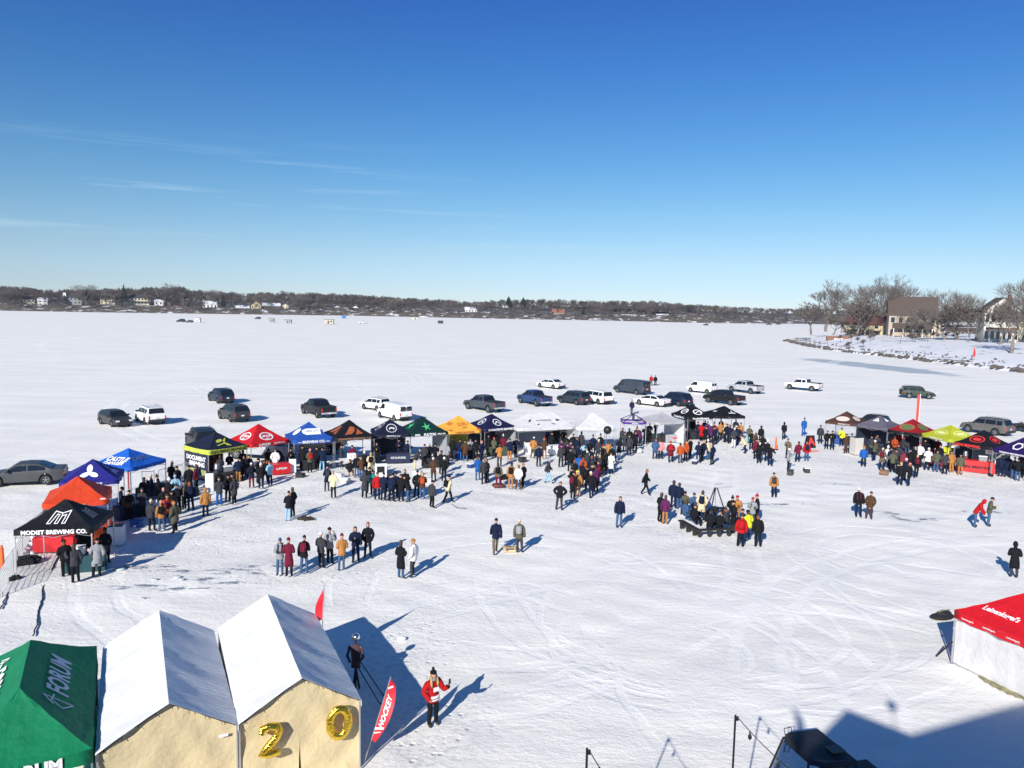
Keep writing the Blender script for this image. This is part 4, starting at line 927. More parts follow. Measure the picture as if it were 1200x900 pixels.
crowd('of pair beyond that row', 'visitors on open snow', '470 678 k b hb R L; 484 676 w g t L h')
crowd('of two carrying wooden sled', 'visitors on open snow', '580 649 n u n b w; 609 648 v g c b s G')
crowd('crossing snow beside fire ring', 'visitors on open snow', '725 618 n j hb f s; 756 580 k k hr r w')
crowd('on right-hand open snow', 'visitors on open snow', '1006 606 k n w f h; 1018 608 e e e f h; 1142 617 r j H r b; 1158 616 v j n r l; 1188 677 k g H b L')
crowd('among the parked vehicles', 'visitors on open snow', '740 486 n g k b w; 763 452 r k r f s; 768 452 k k k b s')
# sitting on the benches by the fire
def sit(x, y, jk, pn, hd, face, pos):
    o = person(x, y, jk, pn, hd, face, 'S', group='people round the fire'); o['label'] = 'seated person, ' + o['_d'] + ', ' + pos; del o['_d'], o['_x']
sit(831, 626, 'k', 'k', 'k', 'b', 'left of two on the front bench'); sit(842, 626, 'k', 'k', 'g', 'b', 'right of two on the front bench')
sit(801, 612, 'b', 'j', 'hb', 'R', 'left end of the bench ring'); sit(812, 618, 'k', 'k', 'g', 'R', 'on the angled left bench'); sit(851, 622, 'g', 'k', 'g', 'L', 'beside the tripod, right side')
# woman taking a photo, foreground
P = POSES['H']
o = person(507, 850, 'r', 'k', 'k', 'G', 'H', label='woman in red and white hockey jersey raising a phone, long blond hair', scale=.99)
o.rotation_euler.z = math.atan2(-at(507, 850).x, at(507, 850).y) - R(148); hero = o; o.rotation_euler.x = 0; o.rotation_euler.y = 0
del o['_d'], o['_x']
lh = link('hair', HM['longhair'], o); lh.material_slots[0].link = 'OBJECT'; lh.material_slots[0].material = HAIR['hy']; lh.location = P['head']; lh.scale = (1.06, 1.04, .98); lh.location = Vector(P['head']) + Vector((0, 0, -.025))
for s in (-1, 1):
    MB().tube([(s * .085, .02, 1.62), (s * .10, .07, 1.5), (s * .11, .10, 1.38), (s * .10, .12, 1.28)], [.03, .04, .045, .02], 7).build('hair', HAIR['hy'], o, True)
MB().lathe([(.1, 0), (.115, .03), (.105, .07), (.09, .09)], 12, (0, .01, 1.46)).build('scarf', cloth('G'), o, True)
st = MB()
st.lathe([(.222, 0), (.226, .0), (.222, .07), (.218, .07)], 16, (0, 0, .93), sx=.95, sy=.78); st.lathe([(.222, 0), (.226, 0), (.224, .03), (.220, .03)], 16, (0, 0, .86), sx=.95, sy=.78)
st.build('jersey_stripes', white_ink, o, True)
MB().box(-.09, .172, 1.16, .09, .18, 1.3, bev=.003).build('jersey_crest', white_ink, o)
J, E_, hh, ln = skel(('phone', 'pocket'), 'stand', -.02)
for n in 'RL':
    a = Vector(J['sh' + n][:3]); b = Vector(J['el' + n][:3]); MB().tube([a.lerp(b, .45), a.lerp(b, .62)], .086, 10).build('sleeve_band', white_ink, o, True)
h = Vector(J['hdR'][:3]) + Vector((0, .03, .06)); ph = MB().box(-.037, -.004, -.075, .037, .004, .075, bev=.002).build('phone', mat('phone_black', (.01, .01, .012), .2), None)
ph.matrix_world = Matrix.Translation(o.location) @ Matrix.Rotation(o.rotation_euler.z, 4, 'Z') @ Matrix.Translation(h); tag(ph, 'black phone held up by the woman in the red jersey', 'phone')
# ------------------------------------------------------------------ vehicles
glassM = mat('tinted_glass', (.012, .015, .02), .12, noise=.05, spec=.8); tyreM = mat('tyre', (.015, .015, .016), .85); rimM = mat('alloy', (.42, .43, .45), .3, .8)
trimM = mat('black_trim', (.02, .02, .022), .6); tailM = mat('tail_light', (.45, .01, .012), .3); headM = mat('head_light', (.7, .72, .75), .15); plateM = mat('number_plate', (.6, .62, .66), .5); chrome = mat('chrome', (.6, .6, .62), .2, .9)
def paint(c, nm): return mat('paint_' + nm, c, .4, .2 if max(c) < .6 else 0, noise=.3, nscale=1.2, spec=.5)
# type: length, half width, height, belt, hood z, windscreen base/top, roof end, rear base, tail z, wheelbase(front axle, rear axle), wheel radius
TYPES = dict(
    sedan=dict(L=4.8, W=.92, H=1.45, belt=.92, hood=.86, xw=1.15, xr=.35, xe=-.95, xb=-1.75, tail=1.02, fa=1.45, ra=-1.35, wr=.33, sill=.24),
    hatch=dict(L=4.4, W=.9, H=1.5, belt=.95, hood=.9, xw=1.1, xr=.35, xe=-1.55, xb=-2.05, tail=1.0, fa=1.35, ra=-1.3, wr=.33, sill=.25),
    suv=dict(L=4.7, W=.95, H=1.74, belt=1.08, hood=1.05, xw=1.15, xr=.5, xe=-1.9, xb=-2.25, tail=1.1, fa=1.42, ra=-1.35, wr=.37, sill=.32),
    boxy=dict(L=4.6, W=.9, H=1.78, belt=1.1, hood=1.08, xw=.95, xr=.5, xe=-2.1, xb=-2.2, tail=1.1, fa=1.4, ra=-1.3, wr=.38, sill=.38),
    bigsuv=dict(L=5.2, W=1.0, H=1.9, belt=1.18, hood=1.15, xw=1.25, xr=.6, xe=-2.1, xb=-2.45, tail=1.2, fa=1.6, ra=-1.4, wr=.41, sill=.36),
    minivan=dict(L=5.0, W=.98, H=1.75, belt=1.05, hood=.98, xw=1.65, xr=.75, xe=-2.1, xb=-2.35, tail=1.05, fa=1.6, ra=-1.4, wr=.35, sill=.28),
    van=dict(L=5.7, W=1.0, H=2.1, belt=1.2, hood=1.15, xw=1.95, xr=1.25, xe=-2.7, xb=-2.8, tail=1.2, fa=1.9, ra=-1.6, wr=.37, sill=.35),
    minicargo=dict(L=4.4, W=.9, H=1.85, belt=1.1, hood=1.0, xw=1.5, xr=.8, xe=-2.1, xb=-2.18, tail=1.15, fa=1.4, ra=-1.45, wr=.33, sill=.28),
    pickup=dict(L=5.7, W=1.0, H=1.9, belt=1.22, hood=1.18, xw=1.35, xr=.75, xe=-.75, xb=-.95, tail=1.25, fa=1.85, ra=-1.75, wr=.42, sill=.45, bed=True))
def interp(x, P):
    for (a, za), (b, zb) in zip(P[:-1], P[1:]):
        if x <= b: return za + (zb - za) * max(0, (x - a)) / max(1e-6, b - a)
    return P[-1][1]
def car_meshes(ty):
    t = TYPES[ty]; h = t['L'] / 2; W = t['W']
    bed = t.get('bed'); deck = t['tail']
    top = [(-h, t['sill'] + .35), (-h + .03, deck - .06), (-h + .12, deck), (t['xb'], deck if bed else max(deck, t['belt'])), (t['xe'], t['H'] - .05), ((t['xe'] + t['xr']) / 2, t['H']), (t['xr'], t['H'] - .04), (t['xw'], t['hood'] + .02), (h - .55, t['hood'] - .08), (h - .12, t['hood'] - .2), (h, t['sill'] + .3)]
    if ty in ('suv', 'boxy', 'bigsuv', 'minivan', 'van', 'minicargo', 'hatch'): top[2] = (-h + .05, deck); 
    xs = sorted(set([round(-h + t['L'] * i / 70, 4) for i in range(71)] + [t['xb'], t['xe'], t['xr'], t['xw'], -h + .03, h - .02]))
    def belt(x): return min(interp(x, top), t['belt'] + (.03 if x < 0 else 0))
    def halfw(x):
        e = max(0, (abs(x) - (h - .7)) / .7); return W * (1 - .14 * e ** 2.2)
    def ring(x):
        zt = interp(x, top); zb = belt(x); w_ = halfw(x); s = t['sill']
        for ax in (t['fa'], t['ra']):
            R_ = t['wr'] + .075
            if abs(x - ax) < R_: s = max(s, t['wr'] + math.sqrt(max(0, R_ * R_ - (x - ax) ** 2)))
        s = min(s, zb - .08)
        s0 = max(s, t['sill'] + .12 * max(0, (abs(x) - (h - .4)) / .4))
        cab = max(0, zt - zb); wt = w_ * (1 - .22 * min(1, cab / .55) * (.35 if ty in ('van', 'minicargo', 'boxy') else 1)) if cab > 0 else w_ * .93
        return [(x, w_ * .8, s0), (x, w_ * .985, s0 + .02), (x, w_, s0 + (zb - s0) * .45), (x, w_ * .985, s0 + (zb - s0) * .8), (x, w_ * .965, zb), (x, wt, zb + cab * .86), (x, wt * .90, zt - .012 if cab > .1 else zt), (x, wt * .5, zt + .0), (x, 0, zt + .012)]
    V = []; Fc = []; nr = 9
    for x in xs:
        r_ = ring(x); V += r_ + [(a, -b, c) for a, b, c in r_[-2::-1]]
    n = 2 * nr - 1
    for i in range(len(xs) - 1):
        for k in range(n - 1): Fc.append((i * n + k, i * n + k + 1, (i + 1) * n + k + 1, (i + 1) * n + k))
        Fc.append((i * n + n - 1, i * n, (i + 1) * n, (i + 1) * n + n - 1))
    Fc += [tuple(range(n))[::-1], tuple(range((len(xs) - 1) * n, len(xs) * n))]
    body = MB(); body.add(V, Fc)
    if bed:
        fl = body   # pickup bed: dark well drawn as its own part below
    out = {'body': body}
    if bed:
        b = MB(); b.box(-h + .14, -W * .80, deck + .004, t['xb'] - .05, W * .80, deck + .014); out['bed_liner'] = b
        rl = MB()
        for s in (-1, 1): rl.box(-h + .1, s * W * .87 - .05, deck, t['xb'], s * W * .87 + .05, deck + .05)
        rl.box(-h + .03, -W * .9, deck - .02, -h + .12, W * .9, deck + .05); out['bed_rail'] = rl
    # glass, sampled off the same surface
    def samp(x, u):   # u along 4(belt)..5(upper)
        r_ = ring(x); a, b = r_[4], r_[5]; return Vector([a[i] + (b[i] - a[i]) * u for i in range(3)])
    def sidewin(x0, x1, s):
        g = MB(); n_ = 8; V = []
        for i in range(n_ + 1):
            x = x0 + (x1 - x0) * i / n_
            for u in (.08, .9):
                p = samp(x, u); V.append((p.x, s * (p.y + .012), p.z + .004))
        g.add(V, [(2 * i, 2 * i + 2, 2 * i + 3, 2 * i + 1) for i in range(n_)]); return g
    wins = []
    a0, a1 = t['xe'] + .02, t['xr'] + (t['xw'] - t['xr']) * .5
    if ty in ('van', 'minicargo'): cuts = [(t['xr'] - .55, a1)]
    elif bed: cuts = [(t['xe'] + .05, t['xe'] + .62), (t['xe'] + .72, a1)]
    elif ty == 'sedan': cuts = [(t['xe'] - .38, -.32), (-.24, a1)]
    else: cuts = [(t['xe'] + .02, t['xe'] + .62), (t['xe'] + .72, -.25), (-.17, a1)]
    for s in (-1, 1):
        for c in cuts: wins.append(('side_window', sidewin(c[0], c[1], s)))
    def slope(xa, xb, f0, f1):
        g = MB(); V = []
        for i in range(7):
            x = xa + (xb - xa) * (f0 + (f1 - f0) * i / 6); r_ = ring(x); zt = interp(x, top)
            for k in range(7):
                y = (-1 + 2 * k / 6) * (r_[6][1] * .97); V.append((x, y, zt + .012 + .012 * (1 - abs(y) / W)))
        sgn = 1 if xb < xa else -1
        nx = (interp(xa, top) - interp(xb, top)); dx = xb - xa; L_ = math.hypot(nx, dx); ox, oz = -nx / L_ * (1 if dx < 0 else -1) * 1, abs(dx) / L_
        ox = (abs(nx) / L_) * (1 if xa > 0 else -1)
        V = [(x + ox * .014, y, z + oz * .006) for x, y, z in V]
        g.add(V, [(i * 7 + k, i * 7 + k + 1, (i + 1) * 7 + k + 1, (i + 1) * 7 + k) for i in range(6) for k in range(6)]); return g
    wins.append(('windscreen', slope(t['xw'], t['xr'], .08, .92)))
    if ty in ('van', 'minicargo'):
        for s in (-1, 1): wins.append(('rear_window', MB().box(-h - .012, s * .08 if s > 0 else -.78, 1.35, -h + .03, .78 if s > 0 else -.08, 1.85) if ty == 'van' else MB().box(-h - .0, min(s * .08, s * .6), 1.2, -h + .1, max(s * .08, s * .6), 1.55)))
    else: wins.append(('rear_window', slope(t['xb'], t['xe'], .1, .9)))
    out['wins'] = wins
    wheels = []
    for ax in (t['fa'], t['ra']):
        for s in (-1, 1):
            y0 = s * (W - .20); y1 = s * (W + .005)
            ty_ = MB(); n_ = 20; prof = [(t['wr'] * .62, y1), (t['wr'] * .95, y1), (t['wr'], y1 - s * .03), (t['wr'], y0), (t['wr'] * .6, y0)]
            VV = []
            for r_, y in prof:
                for k in range(n_): a = 2 * math.pi * k / n_; VV.append((ax + r_ * math.cos(a), y, t['wr'] + r_ * math.sin(a)))
            ty_.add(VV, [(i * n_ + k, i * n_ + (k + 1) % n_, (i + 1) * n_ + (k + 1) % n_, (i + 1) * n_ + k) for i in range(4) for k in range(n_)] + [tuple(range(4 * n_, 5 * n_))])
            rm = MB(); yy = y1 - s * .025
            VV = [(ax + t['wr'] * .62 * math.cos(2 * math.pi * k / n_), yy - s * .05, t['wr'] + t['wr'] * .62 * math.sin(2 * math.pi * k / n_)) for k in range(n_)]
            rm.add(VV, [tuple(range(n_))], 1)
            for k in range(5):
                a = 2 * math.pi * k / 5 + .3; q = [(math.cos(a + d) * r_ * t['wr'], math.sin(a + d) * r_ * t['wr']) for d, r_ in ((-.3, .15), (-.16, .6), (.16, .6), (.3, .15))]
                rm.add([(ax + x, yy, t['wr'] + z) for x, z in q], [(0, 1, 2, 3)])
            rm.tube([(ax, yy - s * .04, t['wr']), (ax, yy + s * .01, t['wr'])], t['wr'] * .2, 8)
            VV = []
            for r_ in (.63, .56):
                for k in range(n_): a = 2 * math.pi * k / n_; VV.append((ax + t['wr'] * r_ * math.cos(a), yy + s * .012, t['wr'] + t['wr'] * r_ * math.sin(a)))
            rm.add(VV, [(k, (k + 1) % n_, n_ + (k + 1) % n_, n_ + k) for k in range(n_)])
            wheels.append((ty_, rm))
    out['wheels'] = wheels
    li = []
    zt = t['belt'] - .12 if not bed else t['tail'] - .12
    big = ty in ('suv', 'bigsuv', 'minivan', 'boxy', 'pickup', 'van', 'minicargo')
    for s in (-1, 1):
        y0, y1 = sorted((s * W * .62, s * W * .875))
        if big: y0, y1 = sorted((s * W * .74, s * W * .872))
        li.append(('tail_light', MB().box(-h - .02, y0, zt - (.34 if big else .16), -h + .22, y1 + 0, zt, bev=.012), tailM))
        y0, y1 = sorted((s * W * .5, s * W * .86)); li.append(('headlight', MB().box(h - .28, y0, t['hood'] - .33, h + .012, y1, t['hood'] - .18, bev=.012), headM))
        y0, y1 = sorted((s * W * .97, s * (W + .19))); x_ = t['xw'] - .35; li.append(('wing_mirror', MB().box(x_ - .06, y0, t['belt'] + .02, x_ + .08, y1, t['belt'] + .19, bev=.02), trimM))
    li.append(('rear_bumper', MB().box(-h - .09, -W * .88, t['sill'] + .06, -h + .1, W * .88, t['sill'] + .28, bev=.03), chrome if bed else trimM))
    li.append(('front_bumper', MB().box(h - .1, -W * .82, t['sill'] + .03, h + .06, W * .82, t['sill'] + .22, bev=.03), trimM))
    li.append(('grille', MB().box(h - .05, -W * .42, t['sill'] + .26, h + .02, W * .42, t['hood'] - .2, bev=.01), trimM))
    li.append(('number_plate', MB().box(-h - .1 if bed else -h - .03, -.16, (t['sill'] + .09 if bed else t['belt'] - .42), -h, .16, (t['sill'] + .21 if bed else t['belt'] - .28)), plateM))
    li.append(('underbody', MB().box(-h + .25, -W * .78, t['sill'] - .06, h - .25, W * .78, t['sill'] + .1), trimM))
    if ty in ('suv', 'bigsuv', 'boxy'):
        for s in (-1, 1): li.append(('roof_rail', MB().tube([(t['xe'] + .15, s * W * .68, t['H'] - .02), (t['xe'] + .3, s * W * .68, t['H'] + .05), (t['xr'] - .3, s * W * .68, t['H'] + .05), (t['xr'] - .1, s * W * .68, t['H'] - .02)], .02, 5), trimM))
    if ty == 'boxy': li.append(('spare_wheel', MB().tube([(-h - .2, 0, 1.0), (-h - .02, 0, 1.0)], .36, 18), tyreM))
    # door seams and handles
    hd = MB()
    for s in (-1, 1):
        for x in ((t['xr'] - .75, t['xe'] + .6) if not bed else (t['xr'] - .7, t['xe'] + .3)):
            y0, y1 = sorted((s * W * .975, s * (W * 1.0 + .02))); hd.box(x, y0, t['belt'] - .14, x + .16, y1, t['belt'] - .11)
    li.append(('door_handle', hd, chrome))
    out['bits'] = li
    return out
CARM = {}
def vehicle(name, x, y, ty, c, cn, rel, label, cat='car', loc=None, scl=1.0):
    if ty not in CARM:
        q = car_meshes(ty); me = {}
        me['body'] = q['body'].mesh('body', trimM, True); 
        me['body'].set_sharp_from_angle(angle=R(32)) if hasattr(me['body'], 'set_sharp_from_angle') else None
        me['w'] = [(n, g.mesh(n, glassM, True)) for n, g in q['wins']]
        me['wh'] = [(a.mesh('tyre', tyreM, False), b.mesh('rim', [rimM, trimM])) for a, b in q['wheels']]
        me['b'] = [(n, g.mesh(n, m_)) for n, g, m_ in q['bits']]
        for k in ('bed_liner', 'bed_rail'):
            if k in q: me['b'].append((k, q[k].mesh(k, trimM)))
        CARM[ty] = me
    me = CARM[ty]; p = loc or at(x, y); los = math.atan2(p.y, p.x)
    root = thing(name, label, cat, (p.x, p.y, 0), los + R(rel), 'vehicles parked on the ice')
    b = link('body', me['body'], root); b.material_slots[0].link = 'OBJECT'; b.material_slots[0].material = paint(c, cn)
    for n, g in me['w']: link(n, g, root)
    for a, c_ in me['wh']:
        w_ = link('wheel', a, root); link('rim', c_, w_)
    for n, g in me['b']: link(n, g, root)
    root.scale = (scl, scl, scl); return root
DG, SG, BK, WHT, SIL, NVB = (.045, .048, .052), (.11, .115, .12), (.012, .013, .015), (.72, .73, .74), (.42, .44, .46), (.012, .022, .05)
vehicle('sedan_car', 30, 566, 'sedan', (.065, .07, .075), 'graphite', 78, 'dark grey sedan parked behind the orange and violet-blue canopies, cut by photo edge')
vehicle('hatchback_car', 135, 498, 'hatch', DG, 'charcoal', 180 + 22, 'charcoal hatchback facing the stalls, left of the white SUV')
vehicle('suv_car', 176, 495, 'suv', WHT, 'white', 16, 'white SUV seen from behind, beside the charcoal hatchback')
vehicle('suv_car', 259, 471, 'suv', NVB, 'ink', 20, 'dark blue-grey SUV seen from behind, farther of two at the left')
vehicle('suv_car', 274, 492, 'suv', DG, 'charcoal', 22, 'charcoal SUV seen from behind, nearer of two at the left')
vehicle('suv_car', 237, 527, 'bigsuv', BK, 'black', 10, 'black SUV hidden behind the navy and lime canopy')
vehicle('pickup_truck', 373, 487, 'pickup', BK, 'black', 24, 'black pickup seen from behind, alone above the cobalt canopy', 'pickup truck')
vehicle('suv_car', 440, 480, 'suv', WHT, 'white', 40, 'small white SUV partly behind the white passenger van', scl=.85)
vehicle('passenger_van', 462, 491, 'van', (.75, .76, .76), 'van_white', 30, 'large white passenger van behind the seal canopy', 'van', scl=.88)
vehicle('pickup_truck', 567, 481, 'pickup', (.06, .068, .08), 'slate', 42, 'slate grey pickup behind the golden and deep navy canopies', 'pickup truck')
vehicle('sedan_car', 645, 454.5, 'sedan', WHT, 'white', 48, 'white sedan farthest out, above the blue pickup')
vehicle('pickup_truck', 626, 474, 'pickup', (.02, .05, .15), 'deep_blue', 34, 'deep blue pickup below the farthest white sedan', 'pickup truck')
vehicle('hatchback_car', 672, 473, 'suv', (.03, .045, .065), 'steel_blue', 46, 'steel blue crossover touching the white minivan')
vehicle('minivan', 699, 472, 'minivan', WHT, 'white', 40, 'white minivan right of the steel blue crossover', 'van')
vehicle('full_size_van', 740, 461, 'van', (.04, .05, .07), 'grey_blue', 52, 'dark grey-blue full-size van near two standing people', 'van')
vehicle('sedan_car', 764, 475, 'sedan', WHT, 'white', 55, 'white sedan below the dark full-size van')
vehicle('suv_car', 791, 474.5, 'suv', NVB, 'ink', 48, 'ink blue SUV between the white sedan and black pickup')
vehicle('cargo_van', 822, 460, 'minicargo', WHT, 'white', 58, 'small windowless white cargo van', 'van')
vehicle('pickup_truck', 848, 473, 'pickup', BK, 'black', 54, 'black pickup right of the ink blue SUV', 'pickup truck')
vehicle('pickup_truck', 873, 460, 'pickup', SIL, 'silver', 52, 'silver pickup beyond the black pickup', 'pickup truck')
vehicle('pickup_truck', 941, 457, 'pickup', WHT, 'white', 68, 'white pickup standing alone towards the right', 'pickup truck')
vehicle('off_road_car', 1075, 466.5, 'boxy', (.035, .05, .035), 'forest', -78, 'dark green boxy off-road car above the red feather banner')
vehicle('suv_car', 1156, 508, 'bigsuv', (.12, .115, .11), 'taupe', 62, 'taupe full-size SUV behind the acid green canopy', scl=.93)
vehicle('pickup_truck', 309, 537, 'pickup', SIL, 'silver', 60, 'silver pickup behind the red canopy', 'pickup truck')
vehicle('pickup_truck', 364, 530, 'pickup', BK, 'black', 70, 'black pickup half hidden behind the cobalt canopy', 'pickup truck')
vehicle('suv_car', 1021, 500, 'suv', BK, 'black', 70, 'black SUV showing its roof behind the mauve canopy', scl=.8)
tb = MB(); tb.box(-1.3, -.6, .35, 1.3, .6, .5, bev=.03); tb.tube([(1.3, 0, .4), (2.2, 0, .35)], .05, 6); tb.box(-.9, -.3, .5, .6, .3, .85, bev=.08); tb.tube([(.2, -.35, .95), (.2, .35, .95)], .03, 6); tb.tube([(.2, 0, .8), (.35, 0, 1.0)], .04, 6)
tr = thing('snowmobile_trailer', 'black snowmobile on a small trailer behind the taupe SUV', 'trailer', at(1194, 505), R(20)); tb.build('deck_and_sled', trimM, tr)
for s in (-1, 1): MB().tube([(-.2, s * .62, .25), (-.2, s * .78, .25)], .25, 12).build('wheel', tyreM, tr)
# ------------------------------------------------------------------ stall furniture
def table(x, y, ang, cm, label, L_=1.8, h=.76, drape=True, group='serving tables at the stalls', items=4, txt=None):
    p = at(x, y); root = thing('serving_table', label, 'table', p, ang, group)
    mb = MB(); mb.box(-L_ / 2, -.38, h - .04, L_ / 2, .38, h, bev=.01)
    if drape:
        V = []; n = 40; pr = [(-L_ / 2, -.38), (L_ / 2, -.38), (L_ / 2, .38), (-L_ / 2, .38)]
        P = []
        for i in range(4):
            a, b = pr[i], pr[(i + 1) % 4]
            for k in range(10): u = k / 10; P.append((a[0] + (b[0] - a[0]) * u, a[1] + (b[1] - a[1]) * u))
        for i, (a, b) in enumerate(P):
            s_ = 1 + .02 * math.sin(i * 2.1); V += [(a * 1.01, b * 1.01, h - .01), (a * 1.02 * s_, b * 1.05 * s_, .04)]
        q = len(V); mb.add(V, [(2 * i, 2 * i + 1, (2 * i + 3) % q, (2 * i + 2) % q) for i in range(q // 2)])
        mb.build('tablecloth', cm, root, False)
    else:
        mb.build('table_top', cm, root)
        for sx in (-1, 1):
            for sy in (-1, 1): MB().tube([(sx * (L_ / 2 - .15), sy * .3, 0), (sx * (L_ / 2 - .15), sy * .3, h - .04)], .018, 5).build('leg', metal_dark, root)
    if txt:
        V, Fc = text_mesh(txt[0], txt[1], bold=.04); MB().add([(x_, -.42, .45 + y_) for x_, y_, *_ in V], Fc).build('lettering', txt[2], root)
    return root, p, ang, L_, h
steel = mat('brushed_steel', (.4, .41, .43), .3, .8)
def on_table(T_, u, kind, label, cm=None):
    root, p, ang, L_, h = T_; q = p + Vector((math.cos(ang) * u, math.sin(ang) * u, h)); 
    if kind == 'cooler':
        o = thing('drinks_cooler', label, 'cooler', q, ang, 'coolers on the serving tables'); MB().box(-.3, -.2, 0, .3, .2, .34, bev=.03).build('tub', cm, o); MB().box(-.31, -.21, .342, .31, .21, .4, bev=.02).build('lid', white_ink, o)
        for s in (-1, 1): MB().tube([(s * .12, -.2, .22), (s * .12, -.28, .22), (s * .12, -.28, .32)], .018, 5).build('tap', steel, o)
    elif kind == 'keg':
        tag(MB().lathe([(.12, 0), (.17, .03), (.17, .28), (.2, .3), (.2, .34), (.17, .36), (.17, .54), (.12, .58), (.15, .6), (.15, .66), (.12, .66)], 14).build('keg', steel, None, True, q), label, 'keg')
red_t = mat('red_vinyl', (.55, .012, .02), .5); blk_t = mat('black_tablecloth', (.015, .016, .02), .8, noise=.3); wht_t = mat('white_tablecloth', (.72, .73, .75), .7); nvy_t = mat('navy_tablecloth', (.015, .02, .06), .8); mar_t = mat('maroon_tablecloth', (.16, .012, .03), .8)
T1 = table(101, 668, R(20), mat('teal_tablecloth', (.012, .06, .08), .8), 'dark teal draped table at the nearest black canopy', 1.6); on_table(T1, -.3, 'cooler', 'white-lidded cooler on the dark teal table', wht_t)
T1 = table(66, 645, R(10), red_t, 'red draped table inside the nearest black canopy'); 
T1 = table(120, 632, R(60), mat('orange_cloth', (.7, .1, .02), .6), 'bright orange draped table under the orange canopy', 1.4); on_table(T1, .1, 'cooler', 'orange cooler under the orange canopy', mat('orange_plastic', (.7, .1, .02), .4))
T1 = table(153, 606, R(60), nvy_t, 'navy draped table under the violet-blue canopy'); T1 = table(178, 583, R(70), blk_t, 'black draped table under the azure canopy')
T1 = table(262, 566, R(45), blk_t, 'black draped table at the navy and lime canopy'); on_table(T1, .3, 'cooler', 'steel-grey cooler at the navy and lime canopy', steel); on_table(T1, -.45, 'keg', 'steel keg on the black table')
T1 = table(328, 555, R(35), red_t, 'red draped table at the red canopy', 1.3, txt=('LUPULIN', .2, white_ink)); T1 = table(367, 549, R(28), blk_t, 'black draped table at the cobalt canopy'); on_table(T1, .5, 'cooler', 'blue cooler at the cobalt canopy', mat('blue_plastic', (.02, .1, .4), .4))
T1 = table(412, 549, R(25), wht_t, 'white folding table at the copper-art canopy', 1.8, drape=False); on_table(T1, 0, 'cooler', 'white cooler at the copper-art canopy', wht_t)
T1 = table(466, 542, R(15), nvy_t, 'navy banner-fronted table at the seal canopy', 1.8, txt=('PITCHFORK', .22, mat('pale_print', (.5, .5, .5)))); 
T1 = table(509, 547, R(22), blk_t, 'black draped table under the star canopy'); T1 = table(543, 537, R(24), nvy_t, 'dark blue table under the golden canopy'); T1 = table(583, 533, R(24), mat('green_box', (.05, .07, .05), .7), 'dark green table under the deep navy canopy')
T1 = table(652, 532, R(22), wht_t, 'white draped table under the large white canopy', 2.4); T1 = table(768, 518, R(10), blk_t, 'black draped table beside the purple frame canopy')
T1 = table(790, 518, R(12), mat('patterned_cloth', (.3, .3, .33), .8, noise=.6, nscale=5), 'grey patterned table with a red oval under the pale grey canopy', 2.0, txt=('BREW', .25, rp)); T1 = table(815, 514, R(12), blk_t, 'black draped table under the ringed black canopy')
T1 = table(987, 521, R(-40), mat('blue_cloth', (.02, .07, .25), .8), 'blue draped table under the brown canopy'); T1 = table(1028, 533, R(-45), blk_t, 'black draped table under the mauve canopy'); T1 = table(1060, 541, R(-40), mar_t, 'maroon draped table under the dark red canopy')
T1 = table(1103, 547, R(-40), mar_t, 'dark maroon draped table under the acid green canopy')
T1 = table(1142, 553, R(-28), red_t, 'bright red counter with black lettering beside the sign post', 2.6, h=.95, txt=('OMNI BREWING', .3, bk)); on_table(T1, .5, 'cooler', 'grey cooler on the bright red counter', steel); on_table(T1, -.7, 'keg', 'steel keg on the bright red counter')
def bin_(x, y, cm, label, w_=.5, h=.95, lid=True):
    o = thing('waste_box', label, 'waste bin', at(x, y), R(15), 'waste boxes among the stalls'); MB().box(-w_ / 2, -w_ / 2, 0, w_ / 2, w_ / 2, h, bev=.01).build('box', cm, o)
    lb = MB(); lb.box(-w_ / 2 + .03, -w_ / 2 + .03, h + .002, w_ / 2 - .03, w_ / 2 - .03, h + .02); lb.build('liner', metal_dark, o); return o
wb = mat('white_card', (.72, .73, .76), .6, noise=.05)
bin_(137, 637, wb, 'white waste box beside the nearest black canopy', .7, .95); bin_(178, 602, wb, 'white waste box in shade below the azure canopy', .7, .9); bin_(246, 575, wb, 'tall white waste box at the navy and lime canopy', .5, 1.2)
bin_(343, 553, wb, 'white waste box between red and cobalt canopies', .5, 1.0); o = bin_(446, 558, wb, 'white waste box with black printed panel at the seal canopy', .8, 1.0); MB().box(-.3, -.41, .35, .25, -.405, .8).build('printed_panel', metal_dark, o)
bin_(618, 531, wb, 'white waste box left of the large white canopy', .5, .95); bin_(1003, 532, mat('card_beige', (.5, .48, .45), .7), 'beige waste boxes stack before the brown canopy', .8, 1.5)
# sandwich board, cones, sign posts, banners
o = thing('sandwich_board', 'black folding board with large red letter A beside the orange tube', 'sign', at(949, 524), R(10))
for s in (-1, 1):
    q = MB(); q.add([(-.4, s * .35, 0), (.4, s * .35, 0), (.4, 0, 1.1), (-.4, 0, 1.1), (-.4, s * .35 + .03, 0), (.4, s * .35 + .03, 0), (.4, .03, 1.1), (-.4, .03, 1.1)], [(0, 1, 2, 3), (7, 6, 5, 4), (0, 4, 5, 1), (1, 5, 6, 2), (3, 2, 6, 7), (0, 3, 7, 4)]); q.build('panel', metal_dark, o)
V, Fc = text_mesh('A', .9, bold=.05); MB().add([(x, -.37 + (y + .5) * .32, .55 + y) for x, y, *_ in V], Fc).build('letter', rp, o)
o = thing('fallen_sign', 'small red and white sign lying on the snow by the sandwich board', 'sign', at(953, 529), R(15)); MB().box(-.5, -.3, 0, .5, .3, .05, bev=.01).build('panel', mat('pale_pink_panel', (.75, .35, .33), .6), o); MB().box(-.35, -.15, .052, .35, -.02, .056).build('red_band', rp, o)
